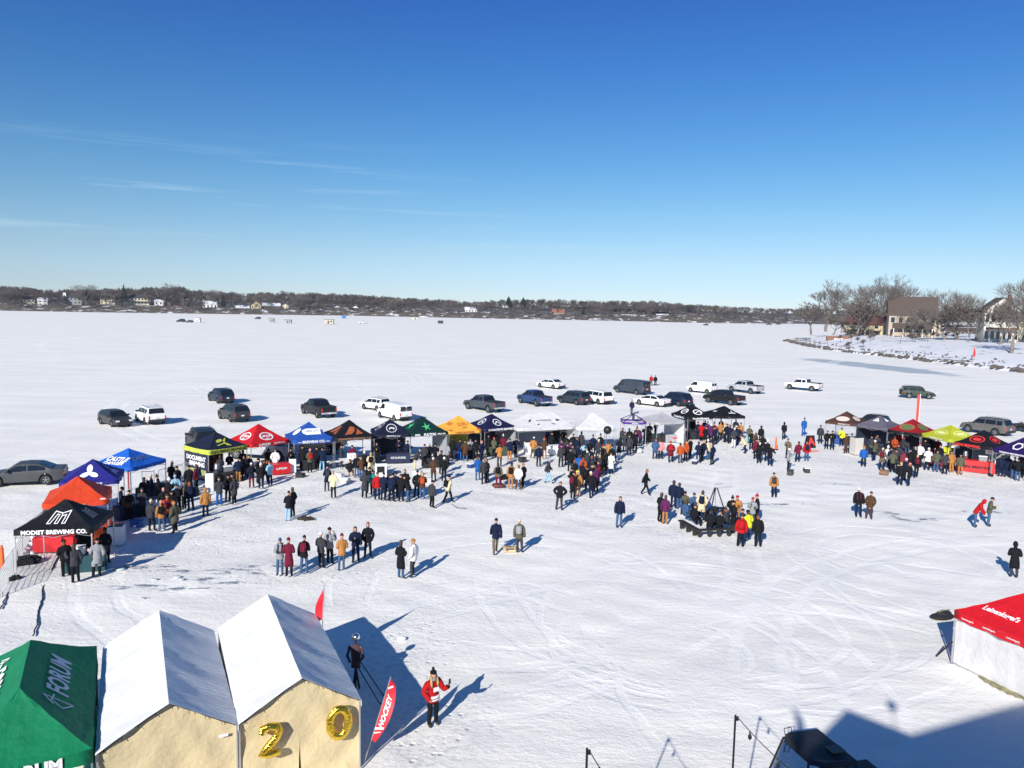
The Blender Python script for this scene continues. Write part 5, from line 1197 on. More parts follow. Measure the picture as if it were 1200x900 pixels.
def cone(x, y, label, h=1.15):
    o = thing('traffic_tube', label, 'traffic cone', at(x, y)); MB().lathe([(.24, 0), (.24, .06), (.12, .08)], 12).build('base', tyreM, o)
    MB().lathe([(.1, .08), (.075, h - .12), (.05, h - .1), (.05, h), (.03, h)], 12).build('tube', mat('cone_orange', (.85, .13, .02), .5), o)
    for z in (.55, .8): MB().lathe([(.095 - z * .02, z), (.09 - z * .02, z + .14)], 12).build('reflective_band', white_ink, o)
cone(3, 668, 'orange traffic tube by the white mesh fence at the left edge'); cone(909, 527, 'orange and white traffic tube in front of the last black canopy')
def signpost(x, y, h, label, sign=True):
    o = thing('sign_post', label, 'sign', at(x, y), R(-20)); MB().box(-.03, -.03, 0, .03, .03, h).build('post', mat('white_post', (.7, .7, .72), .5), o)
    if sign:
        MB().box(-.3, -.05, h - .55, .3, -.03, h + .1, bev=.004).build('panel', white_ink, o); V, Fc = text_mesh('ICE', .2, bold=.04); MB().add([(a, -.055, h - .12 + b) for a, b, *_ in V], Fc).build('lettering', rp, o); V, Fc = text_mesh('BEER', .17, bold=.04); MB().add([(a, -.055, h - .34 + b) for a, b, *_ in V], Fc).build('lettering', rp, o)
signpost(1158, 554, 2.05, 'white post with red and white panel before the black and red canopy'); signpost(1165, 556, 2.0, 'bare white post beside the red counter', False); signpost(1118, 545, 2.0, 'red and white panel on a post under the acid green canopy')
o = thing('feather_banner', 'tall narrow red feather banner behind the dark red canopy', 'banner', at(1075, 515) , R(0)); p1 = MB()
p1.tube([(0, 0, 0), (0, 0, 4.6)], .03, 6); p1.build('pole', white_ink, o); MB().box(-.30, -.012, 1.3, -.03, .012, 4.5, bev=.005).build('banner_cloth', mat('banner_red', (.62, .07, .05), .7), o)
# flags in the foreground
def flag(label, base, tip, fl, pattern):
    o = thing('feather_flag', label, 'flag', base); t = tip - base
    MB().tube([(0, 0, 0), t], .014, 6).build('pole', metal_leg, o)
    fl(o, t)
def fl_red(o, t):
    d = t.normalized(); V = []; n = 14; side = Vector((.86, -.2, 0))
    for i in range(n + 1):
        u = .26 + .74 * i / n; wv = math.sin(u * 9) * .04; w_ = .36 * math.sin(math.pi * min(1, (1 - u) / .74) ** .8 * .92 + .02) ** .8
        for k in range(5): V.append(t * u + side * w_ * k / 4 + Vector((0, wv * k / 4 * 2, -.10 * k / 4)))
    o2 = MB().add(V, [(i * 5 + k, i * 5 + k + 1, (i + 1) * 5 + k + 1, (i + 1) * 5 + k) for i in range(n) for k in range(4)]).build('flag_cloth', mat('flag_red', (.62, .012, .03), .6), o, True)
    sol = MB()
    def P(a, b): u = .26 + .74 * a; w_ = .36 * math.sin(math.pi * min(1, (1 - u) / .74) ** .8 * .92 + .02) ** .8; return t * u + side * w_ * b + Vector((0, math.sin(u * 9) * .08 * b, -.10 * b)) + Vector((-.0, -.014, .012))
    V, Fc = text_mesh('HOCKEY', 1.0, bold=.03, shear=.3); mx_ = max(abs(v[0]) for v in V)
    sol.add([P(.47 + .27 * x / mx_, .5 - .62 * y) for x, y, *_ in V], Fc)
    for (a0, b0, a1, b1, w_) in ((.16, .05, .24, .9, .035), (.1, .1, .17, .8, .02), (.80, .1, .86, .7, .03)):
        sol.add([P(a0, b0), P(a0 + w_, b0), P(a1 + w_, b1), P(a1, b1)], [(0, 1, 2, 3)])
    sol.build('lettering', white_ink, o)
base = at(427, 893); tip = at(464, 804, 2.3)
tip = Vector((base.x + .62, base.y + .55, 2.15)); flag('red and white flag leaning on a white pole beside the balloon shelter', base, tip, fl_red, None)
def fl_dark(o, t):
    side = Vector((-.5, .1, -.0)); V = []; n = 10
    for i in range(n + 1):
        u = .62 + .38 * i / n; w_ = .62 * math.sin(math.pi * (1 - (u - .62) / .38) * .75 + .05) * (1 - .2 * i / n)
        for k in range(4): V.append(t * u + side * w_ * k / 3 + Vector((0, .03 * math.sin(u * 20), -.15 * k / 3)))
    MB().add(V, [(i * 4 + k, i * 4 + k + 1, (i + 1) * 4 + k + 1, (i + 1) * 4 + k) for i in range(n) for k in range(3)]).build('flag_cloth', mat('flag_red', (.62, .012, .03), .6), o, True)
base = at(377, 772); base = Vector((-6.2, 24.6, 0)); flag('small red feather flag showing above the right eave of the balloon shelter', base, base + Vector((.1, .1, 3.05)), fl_dark, None)
# hockey mannequin
mp_ = at(417, 807); o = thing('hockey_mannequin', 'thin mannequin with a silver ball head and two hockey sticks', 'mannequin', mp_, R(-10))
q = MB(); q.tube([(0, 0, .0), (0, 0, 1.62)], .03, 6); q.tube([(-.2, 0, 1.4), (.2, 0, 1.4)], .04, 6); q.tube([(0, 0, .72), (-.1, .03, .02)], .035, 6); q.tube([(0, 0, .72), (.12, 0, .02)], .035, 6); q.build('stand', metal_dark, o)
MB().ball((0, 0, 1.72), .13, 14).build('silver_head', mat('silver_ball', (.85, .85, .83), .15, 1), o, True)
MB().lathe([(.16, .72), (.15, .95), (.17, 1.2), (.2, 1.38), (.08, 1.5)], 10, sy=.6).build('dark_jersey', mat('dark_plum_jersey', (.06, .03, .045), .9, noise=.4), o, True)
for s in (-1, 1): MB().tube([(s * .2, 0, 1.4), (s * .27, -.05, 1.1), (s * .12, -.18, .95)], [.055, .05, .04], 7).build('sleeve', mat('dark_plum_jersey', (.06, .03, .045)), o, True)
for k, (a, b) in enumerate((((.05, -.18, 1.2), (.95, -.45, .04)), ((.0, -.2, 1.0), (.95, -1.0, .04)))):
    a = Vector(a); b = Vector(b); d = (b - a); q = MB(); q.tube([a, b], .017, 6); q.tube([b, b + Vector((.16, .02, .0)), b + Vector((.34, .06, .03))], [.02, .035, .03], 6)
    s_ = q.build('hockey_stick', mat('stick_black', (.012, .012, .014), .4)); s_.matrix_world = Matrix.Translation(mp_); tag(s_, ('upper' if k == 0 else 'lower') + ' of two black hockey sticks held by the mannequin', 'hockey stick', 'hockey sticks held by the mannequin')
for px_, py_, l_ in ((471, 749, 'small snow lump at the edge of the shelter shadow'), (471, 851, 'tiny clump of snow in front of the jersey woman')):
    tag(MB().ball((0, 0, .04), .12 if py_ < 800 else .05, 8, sx=1.5, sz=.6).build('snow_lump', mat('snow_lump', (.8, .82, .85), .8, bump=.5), None, True, at(px_, py_)), l_, 'snow lump')
# fire ring
dk = mat('dark_timber', (.022, .02, .02), .7, noise=.3)
def bench(x0, y0, x1, y1, label, n=4):
    a, b = at(x0, y0), at(x1, y1); d = b - a; L_ = d.length; o = thing('log_bench', label, 'bench', a, math.atan2(d.y, d.x), 'dark benches round the fire')
    MB().box(0, -.17, .38, L_, .17, .45, bev=.015).build('seat', dk, o)
    for i in range(n):
        x = .15 + (L_ - .4) * i / (n - 1); MB().add([(x, -.13, .38), (x + .16, -.13, .38), (x + .13, -.11, 0), (x + .03, -.11, 0), (x, .13, .38), (x + .16, .13, .38), (x + .13, .11, 0), (x + .03, .11, 0)], [(0, 1, 2, 3), (7, 6, 5, 4), (0, 3, 7, 4), (1, 5, 6, 2), (3, 2, 6, 7)]).build('leg', dk, o)
bench(815, 630, 857, 628, 'dark bench at the front of the fire ring, two people seated'); bench(797, 618, 816, 629, 'dark bench at the front left of the fire ring', 3); bench(857, 626, 868, 615, 'dark bench at the front right of the fire ring', 3); bench(815, 604, 850, 603, 'dark bench at the back of the fire ring')
o = thing('fire_tripod', 'black metal tripod standing over the fire', 'tripod', at(837, 614)); top_ = Vector((0, 0, 2.15))
for k, (x, y) in enumerate(((-.85, -.2), (.85, -.1), (-.1, .8))): MB().tube([(x, y, 0), top_ + Vector((x * .08, y * .08, .0))], .035, 7).build('leg', metal_dark, o)
MB().tube([top_, (0, 0, 1.0)], .01, 4).build('chain', metal_dark, o); MB().lathe([(.12, .75), (.25, .8), (.28, 1.0), (.26, 1.0)], 12).build('kettle', metal_dark, o)
o = thing('fire_bowl', 'low black fire bowl with logs beneath the tripod', 'fire pit', at(837, 614)); MB().lathe([(.35, 0), (.5, .25), (.52, .3), (.44, .28), (.1, .15)], 16).build('bowl', metal_dark, o)
for k in range(4): MB().tube([(-.3 + .1 * k, -.2 + .12 * k, .28), (.25 - .12 * k, .25 - .1 * k, .36)], .05, 6).build('log', mat('charred_log', (.03, .02, .015), .9), o)
o = thing('grill', 'small black box grill ringed by four people', 'grill', at(591, 569), R(20)); MB().box(-.35, -.25, .45, .35, .25, .75, bev=.03).build('firebox', metal_dark, o)
for x in (-.3, .3):
    for y in (-.2, .2): MB().tube([(x, y, 0), (x, y, .45)], .02, 5).build('leg', metal_dark, o)
tag(MB().box(-.4, -.3, 0, .4, .3, .25, bev=.08).build('crate', mat('maroon_plastic', (.12, .03, .03), .6), None, True, at(584, 571), .3), 'low maroon crate at the foot of the camouflage jacket', 'crate')
o = thing('ash_pile', 'small heap of dark ash and logs beside the couple', 'ash pile', at(356, 610)); ab = MB()
rr = random.Random(4)
for k in range(16): a = rr.uniform(0, 6.28); r_ = rr.uniform(0, .55); ab.tube([(math.cos(a) * r_ - .15, math.sin(a) * r_ * .6, .06), (math.cos(a) * r_ + .18, math.sin(a) * r_ * .6 + rr.uniform(-.15, .15), .12 + rr.uniform(0, .12))], .05, 5)
ab.build('charred_wood', mat('charred_log', (.03, .02, .015)), o)
o = thing('wooden_sled', 'pale wooden sled with dark lettering carried low between two men', 'sled', at(597, 646), R(5)); o.scale = (.8, .8, .8); pine = mat('pale_pine', (.55, .40, .20), .6, noise=.2, nscale=4, stretch=(1, 12, 1))
for k in range(3): MB().box(-.45, -.22 + k * .155, .26, .45, -.09 + k * .155, .285).build('slat', pine, o)
for s in (-1, 1):
    MB().box(-.42, s * .2 - .02, .0, .42, s * .2 + .02, .05).build('runner', pine, o)
    for x in (-.33, .33): MB().box(x - .025, s * .2 - .02, .05, x + .025, s * .2 + .02, .26).build('strut', pine, o)
V, Fc = text_mesh('SLED', .2, bold=.06); MB().add([(x, y, .29) for x, y, *_ in V], Fc).build('lettering', metal_dark, o)
tag(MB().tube([(-.6, .1, .25), (-.3, .0, .05), (.3, -.1, .06)], .02, 5).build('hockey_stick', dk, None, False, at(541, 596)), 'lone stick lying on the snow below the row of people', 'stick')
tag(MB().ball((0, 0, 0), .34, 16).build('balloon', mat('black_balloon', (.012, .012, .014), .5), None, True, atY(712, 504, at(712, 540).y)), 'large round black balloon floating over the queue', 'balloon')
tag(MB().tube([(0, 0, 0), (0, .0, 1.75)], .008, 4).build('balloon_string', metal_dark, None, False, at(712, 540)), 'string of the large black balloon', 'string')
# mesh fence and barriers
def fence(pts, h, label, group=None):
    P = [at(*p) for p in pts]; o = thing('mesh_fence', label, 'fence', P[0], 0, group); P = [p - P[0] for p in P]
    for p in P: MB().tube([p, p + Vector((0, 0, h))], .02, 5).build('post', metal_leg, o)
    mb = MB()
    for a, b in zip(P[:-1], P[1:]):
        L_ = (b - a).length; n = max(2, int(L_ / .09)); up = Vector((0, 0, 1))
        for i in range(n + 1): q = a.lerp(b, i / n); mb.tube([q + up * .05, q + up * h], .008, 3, cap=False)
        for k in range(8): z = up * (.05 + (h - .05) * k / 7); mb.tube([a + z, b + z], .01, 3, cap=False)
    mb.build('mesh', mat('pale_mesh', (.55, .56, .58), .6), o)
fence([(0, 700), (16, 672), (27, 652), (37, 634)], 1.1, 'pale mesh fence along the left edge past the snowbank')
def barrier(x, y, ang, label, L_=2.2):
    o = thing('crowd_barrier', label, 'barrier', at(x, y), ang, 'steel crowd barriers'); q = MB(); q.tube([(0, 0, .12), (0, 0, 1.0), (.08, 0, 1.07), (L_ - .08, 0, 1.07), (L_, 0, 1.0), (L_, 0, .12), (0, 0, .14)], .02, 5); q.build('frame', metal_leg, o)
    q = MB()
    for i in range(1, 16): q.tube([(L_ * i / 16, 0, .14), (L_ * i / 16, 0, 1.07)], .008, 3, cap=False)
    q.build('bars', metal_leg, o)
    for x_ in (.25, L_ - .25): MB().box(x_ - .02, -.3, 0, x_ + .02, .3, .04).build('foot', metal_leg, o)
for i, (x, y) in enumerate(((962, 508), (978, 510))): barrier(x, y, R(-10), 'steel barrier behind the brown canopy, ' + ('left one' if i == 0 else 'right one'))
for i, (x, y) in enumerate(((186, 569), (202, 564), (218, 559))): barrier(x, y, R(60), 'steel barrier right of the azure canopy, ' + ('nearest', 'middle', 'farthest')[i] + ' of three', 1.9)
for i in range(4): barrier(640 + i * 32 + (i > 1) * 4, 519 - i * .7, R(2), 'steel barrier behind the white canopies, ' + ('first', 'second', 'third', 'fourth')[i] + ' from left', 2.0)
o = thing('equipment_rack', 'open steel rack standing behind the azure canopy people', 'rack', at(167, 580), R(20)); q = MB()
for x in (0, .7): q.tube([(x, 0, 0), (x, 0, 1.6)], .02, 5)
for z in (.4, .9, 1.5): q.tube([(0, 0, z), (.7, 0, z)], .02, 5)
q.build('frame', metal_leg, o)
# snowbank, bags, cords
rr = random.Random(9); sb = MB()
for k in range(26):
    p = at(30 + rr.uniform(-5, 9), 641 + rr.uniform(-9, 10)); sb.ball((p.x, p.y, .05), rr.uniform(.12, .32), 7, sz=rr.uniform(.6, 1.1), sx=rr.uniform(.8, 1.4))
tag(sb.build('snowbank', mat('snow_lump', (.8, .82, .85)), None, True), 'shovelled snowbank between fence and nearest black canopy', 'snowbank')
for px_, py_, l_, s_ in ((27, 662, 'large black bag at the foot of the snowbank', 1.0), (38, 659, 'mottled black bag right of the large bag', .8), (17, 680, 'small black bag lowest by the mesh fence', .55)):
    q = MB(); q.box(-.45 * s_, -.3 * s_, 0, .45 * s_, .3 * s_, .3 * s_, bev=.09 * s_); q.box(-.2 * s_, -.22 * s_, .28 * s_, .3 * s_, .15 * s_, .42 * s_, bev=.05 * s_); tag(q.build('bag', mat('bag_black', (.012, .013, .015), .8, noise=.5), None, False, at(px_, py_), rr.uniform(0, 2)), l_, 'bag')
def cord(pts, label, r_=.028):
    P = [at(*p) + Vector((0, 0, .01)) for p in pts]; Q = []
    for a, b in zip(P[:-1], P[1:]):
        n = max(2, int((b - a).length / .25))
        for i in range(n): q = a.lerp(b, i / n); Q.append(q + Vector((rr.uniform(-.035, .035), rr.uniform(-.035, .035), 0)))
    tag(MB().tube(Q, r_, 5).build('cord', mat('cord_dark', (.02, .03, .05), .7)), label, 'cord')
cord([(70, 640), (69, 652), (62, 665), (58, 676), (50, 690), (49, 703), (44, 724), (39, 748)], 'long dark cord from the black canopy to the green one'); cord([(18, 682), (12, 690), (6, 703), (0, 716)], 'short dark cord from the bag to the left edge')
for i, (x, y, s_) in enumerate(((140, 668, .2), (150, 664, .16), (181, 680, .12), (208, 677, .13), (213, 680, .1))):
    o = MB().ball((0, 0, .05), s_, 8, sz=.35, sx=1.5).build('ice_chunk', mat('ice_chunk', (.45, .52, .55), .4, bump=.4), None, True, at(x, y)); tag(o, 'grey chunk of ice on the snow, ' + ordinal(i + 1) + ' from left of five', 'ice chunk', 'ice chunks near the left stalls')
# ------------------------------------------------------------------ light poles, utility vehicle, building
bulbM = mat('bulb_dark', (.02, .02, .02), .3)
def lightpole(base, h, end, label):
    o = thing('string_light_pole', label, 'light pole', base, 0, 'string light poles'); MB().tube([(0, 0, 0), (0, 0, h)], .022, 8).build('pole', metal_dark, o)
    MB().box(-.0, -.02, h - .12, .07, .02, h - .03, bev=.008).build('bracket', metal_dark, o)
    a = Vector((0.03, 0, h - .03)); e = end - base; P = []
    for i in range(25): u = i / 24; P.append(a.lerp(e, u) + Vector((0, 0, -.45 * 4 * u * (1 - u))))
    MB().tube(P, .010, 5).build('cable', metal_dark, o)
    for i in range(2, 24, 4): MB().lathe([(.02, 0), (.02, -.06), (.04, -.1), (.04, -.14), (.01, -.18)], 7, P[i]).build('bulb', bulbM, o, True)
b1 = Vector((4.74, 15.1, 0)); b0 = Vector((1.51, 13.37, 0))
lightpole(b1, 4.05, Vector((7.2, 12.0, 3.6)), 'black pole with string lights left of the utility vehicle'); lightpole(b0, 4.3, Vector((3.6, 10.2, 3.9)), 'black pole tip with string lights at the bottom centre')
uc = Vector((8.35, 16.9, 0)); ur = math.atan2(1.25, -1.15)
uc = Vector((7.68, 17.59, 0))
o = thing('utility_vehicle', 'black side-by-side utility vehicle cut by the bottom of the photo', 'utility vehicle', uc, R(196), None); o_utv = o
MB().add([(-.38, -.72, 1.86), (.55, -.72, 1.92), (.75, -.5, 1.88), (.75, .5, 1.88), (.55, .72, 1.92), (-.38, .72, 1.86), (-.38, -.7, 1.94), (.5, -.66, 2.0), (.66, -.45, 1.97), (.66, .45, 1.97), (.5, .66, 2.0), (-.38, .7, 1.94)], [(5, 4, 3, 2, 1, 0), (6, 7, 8, 9, 10, 11), (0, 1, 7, 6), (1, 2, 8, 7), (2, 3, 9, 8), (3, 4, 10, 9), (4, 5, 11, 10), (5, 0, 6, 11)]).build('roof_canopy', mat('soft_roof_black', (.012, .013, .018), .6, bump=.3, bscale=6), o)
cg = MB()
for s in (-1, 1):
    cg.tube([(1.05, s * .68, .95), (.65, s * .66, 1.88), (-.35, s * .68, 1.86), (-.8, s * .68, .8)], .03, 7); cg.tube([(-.1, s * .67, 1.88), (-.15, s * .68, .6)], .03, 7)
cg.build('roll_cage', metal_dark, o)
wsM = mat('clear_plastic', (.8, .86, .9), .08, trans=1, spec=.5, noise=0)
MB().add([(1.04, -.62, .97), (1.04, .62, .97), (.68, .6, 1.85), (.68, -.6, 1.85), (1.05, -.62, .97), (1.05, .62, .97), (.69, .6, 1.85), (.69, -.6, 1.85)], [(0, 1, 2, 3), (7, 6, 5, 4)]).build('windscreen', wsM, o)
hb_ = MB(); hb_.add([(1.0, -.7, .9), (1.0, .7, .9), (1.65, .6, .75), (1.65, -.6, .75), (1.0, -.7, .5), (1.0, .7, .5), (1.72, .6, .45), (1.72, -.6, .45)], [(0, 3, 2, 1), (0, 4, 7, 3), (1, 2, 6, 5), (3, 7, 6, 2), (4, 5, 6, 7)]); hb_.build('hood', mat('hood_dark', (.02, .022, .028), .35), o)
MB().box(-1.3, -.7, .35, 1.0, .7, .5, bev=.03).build('chassis', metal_dark, o); MB().box(-.5, -.62, .5, .0, .62, .8, bev=.06).build('seat', mat('seat_grey', (.12, .11, .10), .8), o); MB().box(-.62, -.62, .75, -.45, .62, 1.35, bev=.06).build('seat_back', mat('seat_grey', (.12, .11, .10)), o); MB().box(-1.9, -.68, .6, -.75, .68, .95, bev=.03).build('cargo_bed', metal_dark, o)
MB().box(-.32, .1, 1.985, .05, .4, 2.02, bev=.012).build('roof_patch', mat('roof_patch', (.16, .14, .12), .8), o)
for s in (-1, 1):
    MB().tube([(.35, s * .7, 1.75), (.45, s * .86, 1.8), (.45, s * .92, 1.95), (.25, s * .92, 1.95), (.25, s * .86, 1.8)], .013, 5).build('mirror', metal_dark, o)
    for x in (1.25, -1.2): MB().tube([(x, s * .55, .32), (x, s * .82, .32)], .32, 16).build('wheel', tyreM, o)
# lakeside building behind the viewpoint, throws the gabled shadow at lower right
siding = mat('painted_siding', (.35, .33, .30), .7, noise=.08, stretch=(1, 1, 8)); shingle = mat('roof_shingle', (.06, .055, .05), .9, noise=.3, nscale=12)
bd = thing('lakeside_building', 'gabled building behind the viewpoint whose shadow reaches the snow', 'building', (0, 0, 0))
prof = [(-24, 0), (-24, 10.6), (-3.6, 10.6), (-.86, 13.44), (-.08, 14.28), (1.81, 13.52), (5.48, 14.6), (8.0, 15.35), (14, 12.9), (20, 10.6), (20, 0)]
n = len(prof); mb = MB(); mb.add([(x, -3.0, z) for x, z in prof] + [(x, -15.0, z) for x, z in prof], [tuple(range(n)), tuple(range(2 * n - 1, n - 1, -1))] + [(0, n, n + n - 1, n - 1)] + [(0, 1, n + 1, n), (n - 2, n - 1, 2 * n - 1, 2 * n - 2)]); mb.build('wall', siding, bd)
mb = MB()
for i in range(1, n - 2): mb.add([(prof[i][0], -2.97, prof[i][1] + .04), (prof[i + 1][0], -2.97, prof[i + 1][1] + .04), (prof[i + 1][0], -15.1, prof[i + 1][1] + .04), (prof[i][0], -15.1, prof[i][1] + .04)], [(0, 1, 2, 3)])
mb.build('roof', shingle, bd)
for x in range(-21, 19, 4):
    for z in (1.2, 4.4, 7.6): w_ = MB().box(x, -2.99, z, x + 1.5, -2.95, z + 1.6).build('window', glassM, bd)
dk_ = MB(); dk_.box(-9, -3.0, 10.4, 9, -.6, 10.6); dk_.build('deck', mat('deck_boards', (.2, .15, .1), .8), bd)
o = thing('unseen_shadow_ball', 'unseen ball on a thin mast above the roof valley, added for its shadow', 'shadow caster', (1.27, -3.2, 13.5)); MB().tube([(0, 0, 0), (0, 0, 1.0)], .02, 5).build('mast', metal_dark, o); MB().ball((0, 0, 1.1), .16, 10).build('ball', metal_dark, o, True)  # out of view, put on the roof to cast the round shadow blob
o = thing('unseen_shadow_horn', 'unseen curved horn left of the roof peak, added for its shadow', 'vent pipe', (-1.54, -3.2, 12.6)); MB().tube([(0, 0, 0), (0, 0, 1.1), (-.08, 0, 1.5), (-.3, 0, 1.85)], [.16, .14, .1, .03], 8).build('pipe', metal_dark, o)  # unseen stand-in, bent to throw the horn-shaped shadow on the snow

wsM.node_tree.nodes['Principled BSDF'].inputs['IOR'].default_value = 1.04
for s in (-1, 1): MB().tube([(.3, s * .72, 1.5), (.38, s * .9, 1.55), (.38, s * .98, 1.3), (.25, s * .98, 1.25), (.25, s * .88, 1.5)], .012, 5).build('door_loop', metal_dark, o_utv)
q = MB(); q.ball((0, 0, .1), .42, 12, sz=.28, sx=1.35, sy=.7); q.ball((.1, .02, .2), .28, 10, sz=.5, sx=1.3, sy=.7)
p = at(1104, 725); o = thing('sled_bag', 'black sled and bag behind the corner of the low red canopy', 'sled', p, R(15)); q.build('sled', mat('bag_black', (.012, .013, .015), .8), o); MB().tube([(-.2, 0, .31), (.4, .05, .33)], .03, 6).build('strap', mat('tan_strap', (.25, .2, .12), .8), o)
p = at(1097, 769); e = at(1116, 752, .9); tag(MB().tube([p, e], .03, 6).build('tent_stake_pole', metal_dark), 'dark slanting pole at the corner of the low red canopy', 'pole')

CL = [(140, 622, 'red crate beside the white waste box, left stalls', (.4, .02, .02)), (160, 617, 'blue cooler box at the orange canopy queue', (.02, .12, .4)), (228, 580, 'black tote box before the printed side wall', (.02, .02, .02)), (300, 553, 'silver beer keg tub under the red canopy', (.4, .4, .42)), (352, 560, 'black tote box below the cobalt canopy', (.02, .02, .025)), (398, 560, 'white cooler box at the copper-art canopy', (.6, .6, .6)),
      (405, 566, 'pale plastic crate on the snow below the copper-art canopy', (.6, .58, .5)), (489, 557, 'white bucket left of the star canopy queue', (.65, .65, .66)), (500, 566, 'round white hoop bin among the star canopy visitors', (.6, .6, .6)), (552, 548, 'blue tote box under the golden canopy', (.02, .05, .2)), (612, 541, 'dark board leaning at the white canopy corner', (.03, .03, .03)), (748, 530, 'white cooler box by the purple frame canopy', (.6, .6, .6)), (945, 553, 'black box beside the person in azure suit', (.03, .03, .03)), (926, 556, 'dark sledge box by the silver jacket', (.04, .04, .045)), (1036, 556, 'brown carton before the dark red canopy', (.2, .11, .06)), (814, 544, 'dark blue sled on the snow in the canopy queue', (.01, .02, .06))]
for i, (x, y, l_, c) in enumerate(CL):
    o = thing('supply_box', l_, 'box', at(x, y), rr.uniform(0, 3), 'boxes and coolers set down among the stalls'); m_ = mat('box_%d' % i, c, .6); MB().box(-.3, -.2, 0, .3, .2, .3, bev=.03).build('tub', m_, o); MB().box(-.32, -.22, .302, .32, .22, .36, bev=.02).build('lid', white_ink if i % 3 == 0 else m_, o)
# ------------------------------------------------------------------ banks, trees, houses
def hills(name, shore, prof, m_, step=12, noise_a=.5, jit=.0):
    """terrain strip: shore = world polyline, prof = [(inland m, height)]"""
    P = []
    for a, b in zip(shore[:-1], shore[1:]):
        n = max(1, int((b - a).length / step)); P += [a.lerp(b, i / n) for i in range(n)]
    P.append(shore[-1]); rr = random.Random(name); V = []
    for i, p in enumerate(P):
        d = (P[min(i + 1, len(P) - 1)] - P[max(0, i - 1)]); n_ = Vector((-d.y, d.x, 0)).normalized()
        if n_.y < 0 and abs(n_.y) > .3: n_ = -n_
        k = .75 + .5 * (math.sin(i * .23) * .5 + .5) * math.sin(i * .071 + 1) ** 2
        for (s, h) in prof: V.append((p.x + n_.x * s, p.y + n_.y * s, h * (k if h > 0 else 1) + rr.uniform(-noise_a, noise_a) * (h > .5)))
    m2 = len(prof); mb = MB(); mb.add(V, [(i * m2 + j, (i + 1) * m2 + j, (i + 1) * m2 + j + 1, i * m2 + j + 1) for i in range(len(P) - 1) for j in range(m2 - 1)])
    return tag(mb.build(name, m_, None, True), kind='structure'), P
def bank_material(name, brushc, snowamt, scale=1.0):
    M = mat(name, brushc, .95, noise=.55, nscale=.35 * scale, stretch=(1, 1, 2.5)); t = M.node_tree; b = t.nodes['Principled BSDF']
    src = b.inputs['Base Color'].links[0].from_socket; tcn = t.nodes.new('ShaderNodeTexCoord'); n = t.nodes.new('ShaderNodeTexNoise'); n.inputs['Scale'].default_value = .11 * scale; n.inputs['Detail'].default_value = 6; n.inputs['Roughness'].default_value = .7
    q = t.nodes.new('ShaderNodeMapping'); q.inputs['Scale'].default_value = (1, 1, 3.5); t.links.new(tcn.outputs['Object'], q.inputs[0]); t.links.new(q.outputs[0], n.inputs[0])
    r_ = t.nodes.new('ShaderNodeMapRange'); r_.inputs[1].default_value = .62 - snowamt * .3; r_.inputs[2].default_value = .70 - snowamt * .3; t.links.new(n.outputs[0], r_.inputs[0])
    mx_ = t.nodes.new('ShaderNodeMixRGB'); mx_.inputs[2].default_value = (.72, .73, .76, 1); t.links.new(r_.outputs[0], mx_.inputs[0]); t.links.new(src, mx_.inputs[1]); t.links.new(mx_.outputs[0], b.inputs['Base Color']); return M
far_pts = [(-260, 356.5), (-120, 360), (0, 364), (120, 366), (300, 368.5), (420, 370), (560, 373), (700, 375.5), (830, 378.5), (945, 379.5), (1100, 384)]
FAR = []
for x, y in far_pts: FAR.append(at(x, y))
hills('far_shore_bank', FAR, [(-2, -.3), (0, .5), (10, 4), (22, 8), (60, 9), (140, 12), (320, 17)], bank_material('far_bank', (.085, .068, .052), .22), 12, .6)
near_pts = [(921, 400), (940, 404.5), (970, 410), (1000, 414), (1040, 418), (1080, 423), (1120, 428), (1165, 433), (1230, 440), (1330, 452)]
NEARP = [at(x, y) for x, y in near_pts]
V = []; mb = MB(); n_ = len(NEARP)
SH = []
for a, b in zip(NEARP[:-1], NEARP[1:]):
    k = max(2, int((b - a).length / 3)); SH += [a.lerp(b, i / k) for i in range(k)]
SH.append(NEARP[-1]); prof = [(-.6, -.2), (0, .25), (1.6, .9), (4, 1.3), (9, 1.7), (16, 2.6), (28, 3.4), (50, 4), (110, 4.5), (260, 5)]
rr = random.Random(11); inl = Vector((.80, .60, 0)).normalized(); V = []
for i, p in enumerate(SH):
    t0 = min(1, i / 10 + .15)
    for s, h in prof: V.append((p.x + inl.x * s + rr.uniform(-.4, .4) * (s > 0), p.y + inl.y * s + rr.uniform(-.6, .6) * (s > 0), (h * t0 + rr.uniform(-.22, .22) * (h > .2))))
mm = len(prof); mb.add(V, [(i * mm + j, (i + 1) * mm + j, (i + 1) * mm + j + 1, i * mm + j + 1) for i in range(len(SH) - 1) for j in range(mm - 1)])
tag(mb.build('near_shore_bank', bank_material('near_bank', (.10, .08, .065), .95, 1.6), None, True), kind='structure')
def bank_z(p):
    # ground height on the near peninsula
    best = 1e9; s_ = 0
    for q in SH[::3]:
        d = p - q; s = d.x * inl.x + d.y * inl.y; o_ = abs(d.x * inl.y - d.y * inl.x)
        if o_ < best: best = o_; s_ = s
    return interp(s_, prof)
rocks = MB()
for i, p in enumerate(SH):
    for k in range(5):
        q = p + inl * rr.uniform(-.3, 2.2); rocks.ball((q.x + rr.uniform(-1, 1), q.y + rr.uniform(-1, 1), .25 + rr.uniform(0, .5)), rr.uniform(.25, .8), 6, sz=.6, sx=rr.uniform(.9, 1.6))
tag(rocks.build('shore_rocks', mat('shore_rock', (.10, .085, .075), .9, noise=.5, nscale=1.5)), 'band of boulders along the near shoreline at the right', 'rocks', kind='stuff')
